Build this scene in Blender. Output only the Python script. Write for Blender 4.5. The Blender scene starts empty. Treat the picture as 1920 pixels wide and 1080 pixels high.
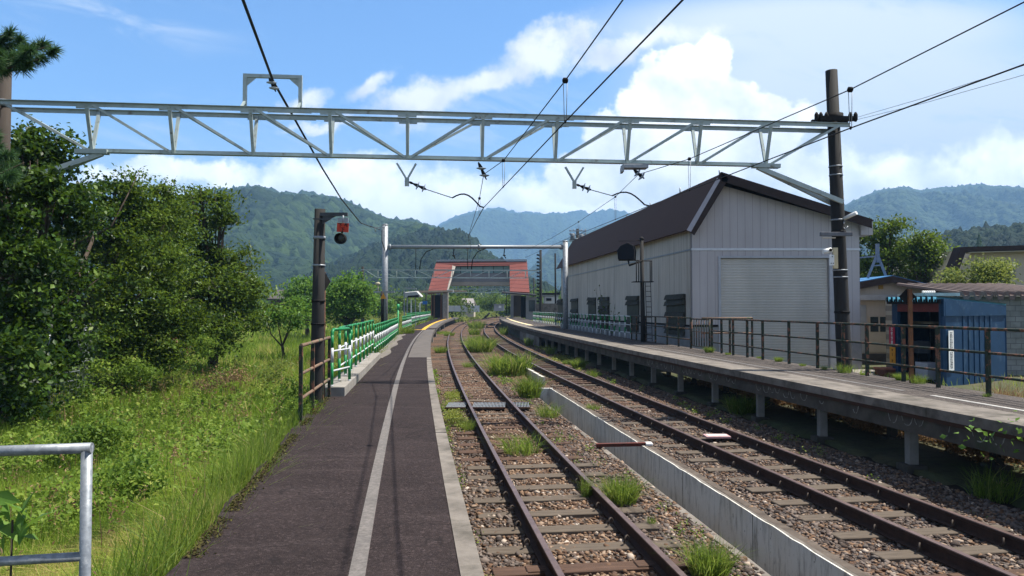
import bpy, math, random
import numpy as np
R = math.radians
random.seed(7)
RNG = np.random.default_rng(11)
S = bpy.context.scene
COL = S.collection

# ------------------------------------------------------------------ camera
F = 1400.0
PITCH = math.atan(38 / F)
EYE = 1.6
cam = bpy.data.cameras.new('Camera')
cam.sensor_width = 36
cam.lens = F / 1920 * 36
cam.clip_start = .05
cam.clip_end = 30000
camo = bpy.data.objects.new('Camera', cam)
COL.objects.link(camo)
camo.location = (0, 0, EYE)
camo.rotation_euler = (math.pi / 2 + PITCH, 0, 0)
S.camera = camo

# ------------------------------------------------------------------ sun, exposure
SUN_EL, SUN_AZ = R(62), R(84)          # azimuth from +Y towards +X
S.view_settings.view_transform = 'Standard'
S.view_settings.look = 'None'
S.view_settings.exposure = 1.12
S.view_settings.gamma = 1
sun = bpy.data.lights.new('Sun', 'SUN')
sun.energy = 5.0
sun.angle = R(.53)
sun.color = (1, .95, .86)
suno = bpy.data.objects.new('Sun', sun)
COL.objects.link(suno)
from mathutils import Vector
sd = Vector((math.cos(SUN_EL) * math.sin(SUN_AZ), math.cos(SUN_EL) * math.cos(SUN_AZ), math.sin(SUN_EL)))
suno.rotation_euler = sd.to_track_quat('Z', 'Y').to_euler()
suno.location = (40, 0, 60)

S.cycles.max_bounces = 6
S.cycles.diffuse_bounces = 3
S.cycles.glossy_bounces = 3
S.cycles.transmission_bounces = 4
S.cycles.transparent_max_bounces = 4
S.cycles.volume_bounces = 0
S.cycles.caustics_reflective = False
S.cycles.caustics_refractive = False
S.cycles.use_denoising = True
S.cycles.denoiser = 'OPENIMAGEDENOISE'
S.cycles.sample_clamp_indirect = 4

# ------------------------------------------------------------------ node helper
class NT:
    def __init__(s, tree):
        s.t = tree
        tree.nodes.clear()

    def n(s, kind, ins=None, **kw):
        nd = s.t.nodes.new(kind)
        for k, v in kw.items():
            setattr(nd, k, v)
        for k, v in (ins or {}).items():
            sock = nd.inputs[k]
            if isinstance(v, bpy.types.NodeSocket):
                s.t.links.new(v, sock)
            else:
                sock.default_value = v
        return nd

    def m(s, op, a, b=None, c=None, clamp=False):
        ins = {0: a}
        if b is not None: ins[1] = b
        if c is not None: ins[2] = c
        return s.n('ShaderNodeMath', ins, operation=op, use_clamp=clamp).outputs[0]

    def ramp(s, fac, stops, interp='LINEAR'):
        nd = s.n('ShaderNodeValToRGB', {0: fac})
        cr = nd.color_ramp
        cr.interpolation = interp
        while len(cr.elements) < len(stops):
            cr.elements.new(.5)
        for e, (p, c) in zip(cr.elements, stops):
            e.position = p
            e.color = (c, c, c, 1) if isinstance(c, (int, float)) else (*c, 1)
        return nd.outputs[0]

    def noise(s, vec, scale, detail=5, rough=.55, dist=0):
        nd = s.n('ShaderNodeTexNoise', {'Vector': vec, 'Scale': scale, 'Detail': detail, 'Roughness': rough, 'Distortion': dist})
        return nd.outputs[0]

    def mix(s, fac, a, b, mode='MIX'):
        nd = s.n('ShaderNodeMix', data_type='RGBA', blend_type=mode)
        for i, v in ((0, fac), (6, a), (7, b)):
            if isinstance(v, bpy.types.NodeSocket):
                s.t.links.new(v, nd.inputs[i])
            elif i == 0:
                nd.inputs[0].default_value = v
            else:
                nd.inputs[i].default_value = (*v, 1)
        return nd.outputs[2]

    def sstep(s, x, a, b):
        nd = s.n('ShaderNodeMapRange', {0: x, 1: a, 2: b, 3: 0.0, 4: 1.0}, interpolation_type='SMOOTHSTEP')
        return nd.outputs[0]

# ------------------------------------------------------------------ world: Nishita sky with procedural clouds in direction space
W = bpy.data.worlds.new('World')
S.world = W
W.use_nodes = True
w = NT(W.node_tree)
sky = w.n('ShaderNodeTexSky', sky_type='NISHITA', sun_disc=False, sun_elevation=SUN_EL, sun_rotation=SUN_AZ,
          altitude=300, air_density=1.0, dust_density=.6, ozone_density=2.2)
tc = w.n('ShaderNodeTexCoord')
sep = w.n('ShaderNodeSeparateXYZ', {0: tc.outputs['Generated']})
dy = w.m('MAXIMUM', w.m('ABSOLUTE', sep.outputs[1]), .08)
u = w.m('DIVIDE', sep.outputs[0], dy)
v = w.m('DIVIDE', sep.outputs[2], dy)
uv = w.n('ShaderNodeCombineXYZ', {0: u, 1: v, 2: 0.0}).outputs[0]

def cl(px, py):
    return (px - 960) / F, (578 - py) / F

# domain warp gives ragged edges
wn = w.n('ShaderNodeTexNoise', {'Vector': uv, 'Scale': 9.0, 'Detail': 6.0, 'Roughness': .6})
woff = w.n('ShaderNodeVectorMath', {0: wn.outputs[1], 1: (.5, .5, .5)}, operation='SUBTRACT').outputs[0]
def warped(a):
    return w.n('ShaderNodeVectorMath', {0: uv, 1: w.n('ShaderNodeVectorMath', {0: woff, 3: a}, operation='SCALE').outputs[0]}, operation='ADD').outputs[0]
wuv = warped(.10)
def blob(px, py, rx, ry, ang=0, vec=None):
    cu, cv = cl(px, py)
    mp = w.n('ShaderNodeMapping', {0: vec or wuv, 1: (cu, cv, 0), 2: (0, 0, R(ang)), 3: (rx / F, ry / F, 1)}, vector_type='TEXTURE')
    ln = w.n('ShaderNodeVectorMath', {0: mp.outputs[0]}, operation='LENGTH').outputs['Value']
    return w.m('SUBTRACT', 1.0, ln)
def union(lst):
    o = lst[0]
    for x in lst[1:]:
        o = w.n('ShaderNodeMath', {0: o, 1: x, 2: .25}, operation='SMOOTH_MAX').outputs[0]
    return o
fine = w.noise(uv, 22.0, 8, .62)
mid = w.noise(uv, 7.0, 6, .6)
def cover(field, lo, hi, amp):
    f = w.m('MULTIPLY_ADD', w.m('SUBTRACT', fine, .5), amp, field)
    return w.sstep(f, lo, hi)
# cumulus tower right of centre, low banks above the mountains, bright banks at the right
cum = union([blob(1318, 120, 62, 72), blob(1255, 175, 95, 80), blob(1200, 250, 110, 70), blob(1330, 210, 110, 80), blob(1420, 240, 120, 65),
             blob(1150, 330, 150, 70), blob(1350, 320, 230, 70)])
low = union([blob(760, 385, 190, 90), blob(560, 370, 280, 75), blob(960, 370, 230, 50), blob(330, 320, 240, 30), blob(1120, 380, 200, 55), blob(700, 320, 70, 45),
             blob(1640, 330, 240, 70), blob(1900, 300, 130, 75), blob(1760, 350, 240, 70)])
streak = union([blob(905, 145, 190, 36, 24), blob(1020, 95, 150, 46, 20), blob(800, 178, 130, 36, 14), blob(1180, 78, 160, 26, 14), blob(690, 155, 60, 22, 30), blob(560, 180, 50, 20, 20), blob(600, 225, 70, 14, 0)])
c1 = cover(cum, .02, .20, .75)
c2 = cover(low, -.10, .55, 1.2)
c3 = w.m('MULTIPLY', cover(streak, -.25, .75, 1.9), .9)
# thin high veil: strong at right, faint at upper left
stv = w.n('ShaderNodeMapping', {0: uv, 2: (0, 0, R(-14)), 3: (.55, .13, 1)}, vector_type='TEXTURE').outputs[0]
cir = w.noise(stv, 3.2, 7, .62, .6)
vr = union([blob(1620, 200, 460, 230, vec=uv), blob(1560, 50, 460, 80, 0, uv), blob(1800, 300, 560, 260, 0, uv)])
vl = union([blob(180, 20, 300, 70, -10, uv), blob(350, 250, 330, 90, 0, uv), blob(960, 260, 400, 120, 0, uv)])
veil = w.m('MAXIMUM', w.m('MULTIPLY', w.m('MULTIPLY', w.sstep(vr, -.25, .5), w.sstep(cir, .02, .46)), .97),
           w.m('MULTIPLY', w.m('MULTIPLY', w.sstep(vl, -.2, .8), w.sstep(cir, .42, .7)), .5))
hz = w.m('MULTIPLY', w.sstep(v, .30, .06), .6)                   # milky air low over the hills
# self shading of the clouds: lit from upper right, grey bases
o2 = w.n('ShaderNodeVectorMath', {0: uv, 1: (.020, .028, 0)}, operation='ADD').outputs[0]
lit = w.m('SUBTRACT', w.noise(uv, 8.5, 6, .55), w.noise(o2, 8.5, 6, .55))
shade = w.m('MULTIPLY_ADD', lit, 2.1, .72, clamp=True)
core = w.sstep(cum, .25, .8)
shade = w.m('MULTIPLY', shade, w.m('SUBTRACT', 1.0, w.m('MULTIPLY', w.m('MULTIPLY', core, w.sstep(mid, .38, .62)), .14)))
ccol = w.ramp(shade, [(0, (.46, .50, .58)), (.5, (.74, .76, .81)), (.85, (1.0, .985, .97)), (1, (1.0, 1.0, 1.0))])
skyc = w.mix(1.0, sky.outputs[0], (.62, .85, 1.06), 'MULTIPLY')
SKY_STR = .10
def em(c, k):
    k = k * .475
    return w.mix(1.0, c, (k / SKY_STR,) * 3, 'MULTIPLY')
hzc = em(w.mix(0.0, (.66, .78, .93), (1, 1, 1)), 1.15)
col = w.mix(hz, skyc, hzc)
col = w.mix(veil, col, em(w.mix(0.0, (.80, .87, .96), (1, 1, 1)), 1.22))
col = w.mix(c3, col, em(ccol, 1.4))
col = w.mix(c2, col, em(ccol, 2.1))
col = w.mix(c1, col, em(ccol, 1.75))
over_ = w.m('MULTIPLY', w.sstep(v, .55, .85), w.m('MULTIPLY_ADD', w.sstep(mid, .35, .65), .5, .45))  # added grey veil overhead, out of view, making the ambient light less blue
col = w.mix(over_, col, em(w.mix(0.0, (.50, .47, .45), (1, 1, 1)), .8))
bg = w.n('ShaderNodeBackground', {0: col, 1: SKY_STR})
w.n('ShaderNodeOutputWorld', {0: bg.outputs[0]})

# ------------------------------------------------------------------ geometry of the view: pixels of the survey -> points in the place
def ray(px, py):
    a = (px - 960) / F
    b = (540 - py) / F
    return np.array([a, math.cos(PITCH) - b * math.sin(PITCH), math.sin(PITCH) + b * math.cos(PITCH)])
def G(px, py, z=0.0):
    d = ray(px, py)
    t = (z - EYE) / d[2]
    return (d[0] * t, d[1] * t, z)
def P(px, py, Y):
    d = ray(px, py)
    t = Y / d[1]
    return (d[0] * t, Y, EYE + d[2] * t)
def ONP(px, py, A, B):
    """point on the vertical plane through the plan points A and B"""
    d = ray(px, py)
    nx, ny = B[1] - A[1], -(B[0] - A[0])
    t = (nx * A[0] + ny * A[1]) / (nx * d[0] + ny * d[1])
    return (d[0] * t, d[1] * t, EYE + d[2] * t)
def poly(c):
    return lambda Y: float(np.polyval(c, Y))

ZR1, ZR2 = -.75, -.72            # rail heads
ZB = -.93                        # ballast
ZRP = .18                        # right platform top
L1 = poly([.00052, -.1385, 1.33])
R1 = lambda Y: L1(Y) + 1.075
L2c = np.array([8.38182e-4, -.172158, 5.44775])
R2c = np.array([7.64648e-4, -.162502, 6.34508])
PLE = poly([4.855e-4, -.13834, .447])               # left platform edge
PLL = lambda Y: (-.1466 * Y - 1.426) if Y < 13.6 else ((-.1133 * Y - 1.80) if Y < 46 else -.1133 * 46 - 1.8 - .085 * (Y - 46) + .00028 * (Y - 46) ** 2)
WLN = poly([5.847e-4, -.145624, -.2834])            # white line on left platform
PRE = poly([5.7787e-4, -.148252, 7.42133])          # right platform edge
PRR = lambda Y: 9.20 - .1114 * Y                    # right railing / fence line
def slope(f, Y):
    return (f(Y + .2) - f(Y - .2)) / .4

# ------------------------------------------------------------------ materials
MATS = {}
def newmat(name):
    m = bpy.data.materials.new(name)
    m.use_nodes = True
    t = NT(m.node_tree)
    return m, t
def finish(t, col, rough=.8, metal=0.0, bump=None, bstr=.3, bdist=.02, spec=.35):
    ins = {'Base Color': col if isinstance(col, bpy.types.NodeSocket) else (*col, 1), 'Roughness': rough, 'Metallic': metal, 'Specular IOR Level': spec}
    if bump is not None:
        ins['Normal'] = t.n('ShaderNodeBump', {'Strength': bstr, 'Distance': bdist, 'Height': bump}).outputs[0]
    b = t.n('ShaderNodeBsdfPrincipled', ins)
    t.n('ShaderNodeOutputMaterial', {0: b.outputs[0]})
def obj_co(t):
    return t.n('ShaderNodeTexCoord').outputs['Object']
def M(name, c1, c2=None, scale=4., rough=.75, metal=0., bstr=0., bscale=60., spec=.22, lo=.35, hi=.68, stretch=(1, 1, 1), c3=None, scale3=1.3, lo3=.55, hi3=.72):
    """weathered material: two tones mixed by noise, an optional third in patches"""
    if name in MATS:
        return MATS[name]
    m, t = newmat(name)
    co = obj_co(t)
    if stretch != (1, 1, 1):
        co = t.n('ShaderNodeMapping', {0: co, 3: stretch}).outputs[0]
    c2 = c2 or tuple(x * .72 for x in c1)
    c = t.mix(t.ramp(t.noise(co, scale, 7, .62), [(lo, 0.), (hi, 1.)]), c1, c2)
    if c3:
        c = t.mix(t.ramp(t.noise(co, scale3, 6, .65), [(lo3, 0.), (hi3, 1.)]), c, c3)
    bm = t.noise(co, bscale, 5, .6) if bstr else None
    finish(t, c, rough, metal, bm, bstr, .01, spec)
    MATS[name] = m
    return m
def leafmat(name, stops, trans=.35, tcol=(.30, .42, .05), rough=.5):
    if name in MATS:
        return MATS[name]
    m, t = newmat(name)
    at = t.n('ShaderNodeAttribute', attribute_name='rnd').outputs['Fac']
    c = t.ramp(at, stops)
    b = t.n('ShaderNodeBsdfPrincipled', {'Base Color': c, 'Roughness': rough, 'Specular IOR Level': .13})
    tr = t.n('ShaderNodeBsdfTranslucent', {0: t.mix(.55, c, tcol)})
    mx = t.n('ShaderNodeMixShader', {0: trans, 1: b.outputs[0], 2: tr.outputs[0]})
    t.n('ShaderNodeOutputMaterial', {0: mx.outputs[0]})
    MATS[name] = m
    return m

m_conc = M('concrete', (.20, .176, .152), (.115, .10, .086), 3, .9, bstr=.25, bscale=45, c3=(.065, .058, .047), scale3=2.6, lo3=.48, hi3=.70)
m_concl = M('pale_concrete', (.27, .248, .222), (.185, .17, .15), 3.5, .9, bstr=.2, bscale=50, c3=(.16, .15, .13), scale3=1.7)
m_pole = M('pole_concrete', (.030, .0285, .0275), (.014, .0135, .013), 3, .85, bstr=.3, bscale=40, stretch=(1, 1, .15))
m_poleb = M('pole_brown', (.062, .050, .041), (.036, .029, .024), 3, .85, bstr=.3, bscale=40, stretch=(1, 1, .15))
m_galv = M('galvanised_steel', (.27, .29, .31), (.15, .165, .185), 26, .5, .35, bstr=.1, bscale=30, c3=(.34, .35, .36), scale3=40)
m_galvd = M('dull_galvanised_steel', (.30, .32, .34), (.19, .20, .215), 9, .5, .4, bstr=.05)
m_paint = M('pale_green_steel_paint', (.37, .43, .42), (.29, .34, .33), 4, .5, .1, c3=(.14, .115, .085), scale3=6, lo3=.58, hi3=.72)
m_black = M('black_fittings', (.010, .010, .011), (.018, .016, .015), 12, .8, spec=.12)
m_wire = M('wire', (.012, .012, .013), (.02, .02, .02), 5, .6)
m_rust = M('rusty_iron', (.13, .062, .035), (.055, .028, .018), 9, .85, bstr=.4, bscale=90)
m_rail = M('rail_steel', (.055, .031, .023), (.028, .017, .014), 14, .8, .1, bstr=.3, bscale=80)
m_railtop = M('rail_head', (.20, .135, .115), (.12, .08, .068), 6, .42, .55)
m_oldgreen = M('rusting_green_rail_paint', (.022, .036, .022), (.018, .022, .016), 5, .65, bstr=.2, bscale=70, c3=(.18, .075, .045), scale3=9, lo3=.52, hi3=.60)
m_rustgreen = M('rusty_top_rail', (.13, .075, .05), (.20, .14, .10), 12, .8, bstr=.3, bscale=80, c3=(.04, .085, .045), scale3=6, lo3=.56, hi3=.62)
m_fgreen = M('guard_green', (.014, .19, .06), (.011, .15, .046), 6, .4)
m_fwhite = M('guard_white', (.52, .53, .54), (.42, .43, .44), 5, .45)
m_synth = M('tan_sleeper', (.115, .092, .070), (.065, .050, .038), 7, .9, bstr=.3, bscale=70, stretch=(.4, 3, 1))
m_wood = M('old_wooden_sleeper', (.095, .055, .038), (.045, .028, .02), 8, .9, bstr=.6, bscale=50, stretch=(.3, 4, 1), c3=(.17, .10, .07), scale3=4)
m_white = M('white_enamel', (.74, .74, .72), (.62, .62, .60), 4, .5)
m_yellow = M('tactile_yellow', (.62, .36, .035), (.48, .27, .03), 6, .8, bstr=.2)
m_orange = M('warning_orange', (.62, .27, .02), (.52, .22, .02), 5, .6)
m_red = M('red_plate', (.50, .045, .018), (.40, .035, .015), 6, .55)
m_crimson = M('crimson_sign', (.42, .012, .05), (.34, .012, .045), 6, .55)
m_bark = M('bark', (.075, .055, .04), (.03, .022, .017), 9, .95, bstr=.8, bscale=30, stretch=(1, 1, .3))
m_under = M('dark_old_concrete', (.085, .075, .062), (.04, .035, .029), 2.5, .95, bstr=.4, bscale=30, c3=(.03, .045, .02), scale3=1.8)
m_glass = M('dark_glass', (.02, .026, .028), (.03, .04, .04), 2, .12, spec=.6)
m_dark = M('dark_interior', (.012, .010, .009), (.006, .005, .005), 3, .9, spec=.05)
m_beige = M('beige_render', (.52, .44, .34), (.44, .37, .285), 2, .9, bstr=.1)
m_dbrown = M('dark_brown_metal', (.036, .022, .019), (.025, .016, .014), 4, .6, spec=.15)

def ballast_mat():
    m, t = newmat('ballast')
    co = obj_co(t)
    vo = t.n('ShaderNodeTexVoronoi', {'Vector': co, 'Scale': 17.0, 'Randomness': 1.0})
    hue = t.n('ShaderNodeSeparateXYZ', {0: vo.outputs['Color']}).outputs[0]
    c = t.ramp(hue, [(0, (.038, .026, .020)), (.3, (.10, .066, .045)), (.55, (.062, .050, .043)), (.8, (.14, .096, .064)), (1, (.19, .145, .11))])
    d = vo.outputs['Distance']
    c = t.mix(t.sstep(d, .35, .7), c, (.035, .026, .02))
    c = t.mix(t.ramp(t.noise(co, .55, 5), [(.42, 0.), (.7, .75)]), c, (.17, .095, .06), 'MIX')
    finish(t, c, .9, 0, t.m('SUBTRACT', 1.0, d), .9, .03, .1)
    return m
m_ballast = ballast_mat()
m_stone = leafmat('ballast_stone', [(0, (0.0405, 0.0311, 0.027)), (0.15, (0.0783, 0.0594, 0.05)), (0.3, (0.1148, 0.0972, 0.0864)), (0.45, (0.1688, 0.1323, 0.1107)), (0.55, (0.081, 0.0486, 0.0338)), (0.7, (0.1418, 0.0837, 0.0513)), (0.85, (0.216, 0.1418, 0.0918)), (0.96, (0.2835, 0.2093, 0.1553)), (1, (0.432, 0.3713, 0.3105))], trans=0.0, rough=.9)

def asphalt_mat(name, base, dark, pale):
    m, t = newmat(name)
    co = obj_co(t)
    g = t.noise(co, 160., 3, .8)
    c = t.mix(t.ramp(t.noise(co, 1.1, 6, .65), [(.35, 0.), (.66, 1.)]), base, dark)
    st = t.n('ShaderNodeMapping', {0: co, 3: (.5, 3.2, 1)}).outputs[0]
    c = t.mix(t.ramp(t.noise(st, 1.0, 5, .6), [(.52, 0.), (.72, .6)]), c, pale)
    c = t.mix(t.ramp(g, [(.50, 0.), (.72, 1.)]), c, tuple(x * 2.3 for x in pale))
    c = t.mix(t.ramp(t.noise(co, 45., 4, .7), [(.62, 0.), (.72, .8)]), c, (.018, .015, .014))
    ag = t.n('ShaderNodeTexVoronoi', {'Vector': co, 'Scale': 55.0, 'Randomness': 1.0})
    agv = t.n('ShaderNodeSeparateXYZ', {0: ag.outputs['Color']}).outputs[0]
    c = t.mix(1.0, c, t.ramp(agv, [(0, .70), (.5, .95), (.86, 1.12), (1, 1.7)]), 'MULTIPLY')
    # hairline cracks
    vo = t.n('ShaderNodeTexVoronoi', {'Vector': t.n('ShaderNodeVectorMath', {0: co, 1: t.n('ShaderNodeTexNoise', {'Vector': co, 'Scale': 3.0, 'Detail': 4.0}).outputs[1]}, operation='ADD').outputs[0], 'Scale': .55}, feature='DISTANCE_TO_EDGE')
    cr = t.m('MULTIPLY', t.sstep(vo.outputs[0], .014, .003), t.sstep(t.noise(co, .9, 3), .42, .52))
    c = t.mix(t.m('MULTIPLY', cr, .6), c, (.012, .010, .010))
    finish(t, c, .92, 0, g, .5, .006, .08)
    return m
m_asph = asphalt_mat('purple_black_asphalt', (.024, .0178, .0176), (.0135, .0102, .0102), (.042, .0322, .0314))
m_asphr = asphalt_mat('grey_asphalt', (.062, .053, .048), (.042, .036, .033), (.098, .085, .077))

def line_mat(name, c0):
    m, t = newmat(name)
    co = obj_co(t)
    worn = t.ramp(t.noise(co, 24., 6, .75), [(.34, 0.), (.60, 1.)])
    c = t.mix(worn, c0, tuple(x * .55 for x in c0))
    c = t.mix(t.ramp(t.noise(co, 2.2, 4), [(.5, 0.), (.75, .8)]), c, tuple(x * .33 + .02 for x in c0))
    finish(t, c, .85, 0, t.noise(co, 160, 3), .3, .005)
    return m
m_line = line_mat('worn_white_line', (.17, .152, .14))
m_line2 = line_mat('white_line', (.50, .48, .45))

def panel_mat(name, c, pitch, axis, dark=.45, streak=.35, seam=.045):
    """ribbed sheet or boards: seams at a pitch along one axis of the object"""
    m, t = newmat(name)
    co = obj_co(t)
    sp = t.n('ShaderNodeSeparateXYZ', {0: co})
    x = sp.outputs[axis]
    fr = t.m('FRACT', t.m('DIVIDE', x, pitch))
    ln = t.m('LESS_THAN', fr, seam)
    idn = t.n('ShaderNodeTexWhiteNoise', {'W': t.m('FLOOR', t.m('DIVIDE', x, pitch))}, noise_dimensions='1D').outputs[0]
    st = t.n('ShaderNodeMapping', {0: co, 3: (1.5, 1.5, .12)}).outputs[0]
    cc = t.mix(t.ramp(t.noise(st, 2.0, 6, .65), [(.45, 0.), (.75, streak)]), c, tuple(v * .45 for v in c))
    cc = t.mix(t.m('MULTIPLY', idn, .10), cc, tuple(v * .6 for v in c))
    cc = t.mix(t.ramp(t.noise(co, .5, 4), [(.4, 0.), (.7, .25)]), cc, tuple(v * .7 for v in c))
    cc = t.mix(t.m('MULTIPLY', ln, dark), cc, tuple(v * .2 for v in c))
    finish(t, cc, .8, 0, t.m('SUBTRACT', 1.0, ln), .35, .02, .12)
    return m

# ------------------------------------------------------------------ mesh builders
class MB:
    def __init__(s):
        s.v, s.f, s.mi, s.sm = [], [], [], []

    def add(s, verts, faces, mi=0, smooth=False):
        b = len(s.v)
        s.v += [tuple(x) for x in verts]
        for f in faces:
            s.f.append(tuple(i + b for i in f))
            s.mi.append(mi)
            s.sm.append(smooth)

    def box(s, a, b, mi=0):
        (x0, y0, z0), (x1, y1, z1) = a, b
        s.hexa([(x0, y0, z0), (x1, y0, z0), (x1, y1, z0), (x0, y1, z0), (x0, y0, z1), (x1, y0, z1), (x1, y1, z1), (x0, y1, z1)], mi)

    def hexa(s, c, mi=0):
        s.add(c, [(0, 3, 2, 1), (4, 5, 6, 7), (0, 1, 5, 4), (1, 2, 6, 5), (2, 3, 7, 6), (3, 0, 4, 7)], mi)

    def obox(s, c, ux, uy, hx, hy, z0, z1, mi=0):
        """box with a plan direction: centre c, unit plan vectors ux uy, half sizes"""
        pts = []
        for z in (z0, z1):
            for a, b in ((-1, -1), (1, -1), (1, 1), (-1, 1)):
                pts.append((c[0] + ux[0] * hx * a + uy[0] * hy * b, c[1] + ux[1] * hx * a + uy[1] * hy * b, z))
        s.hexa(pts, mi)

    def tube(s, pts, r, n=8, mi=0, smooth=True, caps=True, ends=None):
        pts = [np.array(p, float) for p in pts]
        rr = r if isinstance(r, (list, tuple)) else [r] * len(pts)
        rings = []
        up = None
        for i, p in enumerate(pts):
            d = (pts[min(i + 1, len(pts) - 1)] - pts[max(i - 1, 0)])
            d = d / (np.linalg.norm(d) + 1e-9)
            if up is None:
                up = np.array([0, 0, 1.]) if abs(d[2]) < .9 else np.array([1., 0, 0])
            x = np.cross(up, d)
            x /= np.linalg.norm(x) + 1e-9
            y = np.cross(d, x)
            up = y
            rings.append([p + rr[i] * (math.cos(2 * math.pi * (k + .5) / n) * x + math.sin(2 * math.pi * (k + .5) / n) * y) for k in range(n)])
        vs = [q for rg in rings for q in rg]
        fs = []
        for i in range(len(pts) - 1):
            for k in range(n):
                k2 = (k + 1) % n
                fs.append((i * n + k, i * n + k2, (i + 1) * n + k2, (i + 1) * n + k))
        s.add(vs, fs, mi, smooth)
        if caps:
            b = len(s.v) - len(vs)
            s.f.append(tuple(b + k for k in reversed(range(n)))); s.mi.append(mi); s.sm.append(False)
            e = b + (len(pts) - 1) * n
            s.f.append(tuple(e + k for k in range(n))); s.mi.append(mi); s.sm.append(False)

    def bar(s, a, b, wd, ht, mi=0, side=None):
        """rectangular bar from a to b, wd across (horizontal), ht in the other direction"""
        a = np.array(a, float); b = np.array(b, float)
        d = b - a
        d /= np.linalg.norm(d)
        x = np.cross(d, np.array([0, 0, 1.])) if side is None else np.array(side, float)
        if np.linalg.norm(x) < 1e-4:
            x = np.array([1., 0, 0])
        x /= np.linalg.norm(x)
        y = np.cross(x, d)
        c = []
        for p in (a, b):
            for i, j in ((-1, -1), (1, -1), (1, 1), (-1, 1)):
                c.append(p + x * wd / 2 * i + y * ht / 2 * j)
        s.hexa(c, mi)

    def sheet(s, rows, mi=0, smooth=False):
        """grid of points"""
        n = len(rows[0])
        vs = [p for r in rows for p in r]
        fs = []
        for i in range(len(rows) - 1):
            for k in range(n - 1):
                fs.append((i * n + k, i * n + k + 1, (i + 1) * n + k + 1, (i + 1) * n + k))
        s.add(vs, fs, mi, smooth)

    def prism(s, outline, d, mi=0):
        """planar outline (3-D points) pushed along the vector d"""
        o = [np.array(p, float) for p in outline]
        n = len(o)
        d = np.array(d, float)
        vs = o + [p + d for p in o]
        fs = [tuple(range(n)), tuple(range(2 * n - 1, n - 1, -1))] + [((i + 1) % n, i, i + n, (i + 1) % n + n) for i in range(n)]
        s.add(vs, fs, mi)

    def lathe(s, c, prof, axis=(0, 0, 1), n=14, mi=0):
        """profile of (radius, height) about an axis through c"""
        a = np.array(axis, float)
        a /= np.linalg.norm(a)
        x = np.cross(a, [0, 0, 1.]) if abs(a[2]) < .9 else np.array([1., 0, 0])
        x /= np.linalg.norm(x)
        y = np.cross(a, x)
        c = np.array(c, float)
        vs = [c + a * h + r * (math.cos(2 * math.pi * k / n) * x + math.sin(2 * math.pi * k / n) * y) for r, h in prof for k in range(n)]
        fs = [(i * n + k, i * n + (k + 1) % n, (i + 1) * n + (k + 1) % n, (i + 1) * n + k) for i in range(len(prof) - 1) for k in range(n)]
        fs += [tuple(reversed(range(n))), tuple((len(prof) - 1) * n + k for k in range(n))]
        s.add(vs, fs, mi, True)

    def build(s, name, mats, parent=None, loc=None, bevel=0):
        me = bpy.data.meshes.new(name)
        off = ORG.get(parent.name, (0, 0, 0)) if parent else (loc or (0, 0, 0))
        me.from_pydata([(x - off[0], y - off[1], z - off[2]) for x, y, z in s.v], [], s.f)
        for m in (mats if isinstance(mats, (list, tuple)) else [mats]):
            me.materials.append(m)
        me.polygons.foreach_set('material_index', s.mi)
        me.polygons.foreach_set('use_smooth', s.sm)
        me.update()
        o = bpy.data.objects.new(name, me)
        COL.objects.link(o)
        if parent:
            o.parent = parent
        else:
            o.location = off
        ORG[o.name] = off
        if bevel:
            b = o.modifiers.new('bevel', 'BEVEL')
            b.width = bevel
            b.segments = 2
            b.limit_method = 'ANGLE'
        return o
ORG = {}

def tag(o, label=None, cat=None, group=None, kind=None):
    if label: o['label'] = label
    if cat: o['category'] = cat
    if group: o['group'] = group
    if kind: o['kind'] = kind
    return o
def thing(name, label, cat, loc=(0, 0, 0), group=None):
    o = bpy.data.objects.new(name, None)
    o.empty_display_size = .2
    COL.objects.link(o)
    o.location = loc
    ORG[o.name] = tuple(loc)
    return tag(o, label, cat, group)
def kids(o):
    return [c for c in list(COL.objects) if c.parent == o]
def dup(o, loc=None, rotz=0, scale=None, label=None, parent=None, children=None):
    c = o.copy()
    COL.objects.link(c)
    if parent: c.parent = parent
    if loc is not None: c.location = loc
    if rotz: c.rotation_euler = (0, 0, rotz)
    if scale: c.scale = (scale,) * 3 if isinstance(scale, (int, float)) else scale
    if label: c['label'] = label
    for ch in kids(o):
        dup(ch, parent=c)
    return c
def fast(name, V, T, mat, rnd=None, parent=None, smooth=False, off=(0, 0, 0)):
    """triangle mesh straight from arrays, rnd = one value per face"""
    me = bpy.data.meshes.new(name)
    V = np.asarray(V, np.float32) - np.array(ORG.get(parent.name, (0, 0, 0)) if parent else off, np.float32)
    T = np.asarray(T, np.int32)
    me.vertices.add(len(V))
    me.vertices.foreach_set('co', V.ravel())
    me.loops.add(T.size)
    me.loops.foreach_set('vertex_index', T.ravel())
    me.polygons.add(len(T))
    me.polygons.foreach_set('loop_start', np.arange(0, T.size, T.shape[1], dtype=np.int32))
    if smooth:
        me.polygons.foreach_set('use_smooth', np.ones(len(T), bool))
    if rnd is not None:
        a = me.attributes.new('rnd', 'FLOAT', 'FACE')
        a.data.foreach_set('value', np.asarray(rnd, np.float32))
    me.update(calc_edges=True)
    me.materials.append(mat)
    o = bpy.data.objects.new(name, me)
    COL.objects.link(o)
    if parent: o.parent = parent
    else: o.location = off
    ORG[o.name] = ORG.get(parent.name, (0, 0, 0)) if parent else off
    return o

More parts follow.
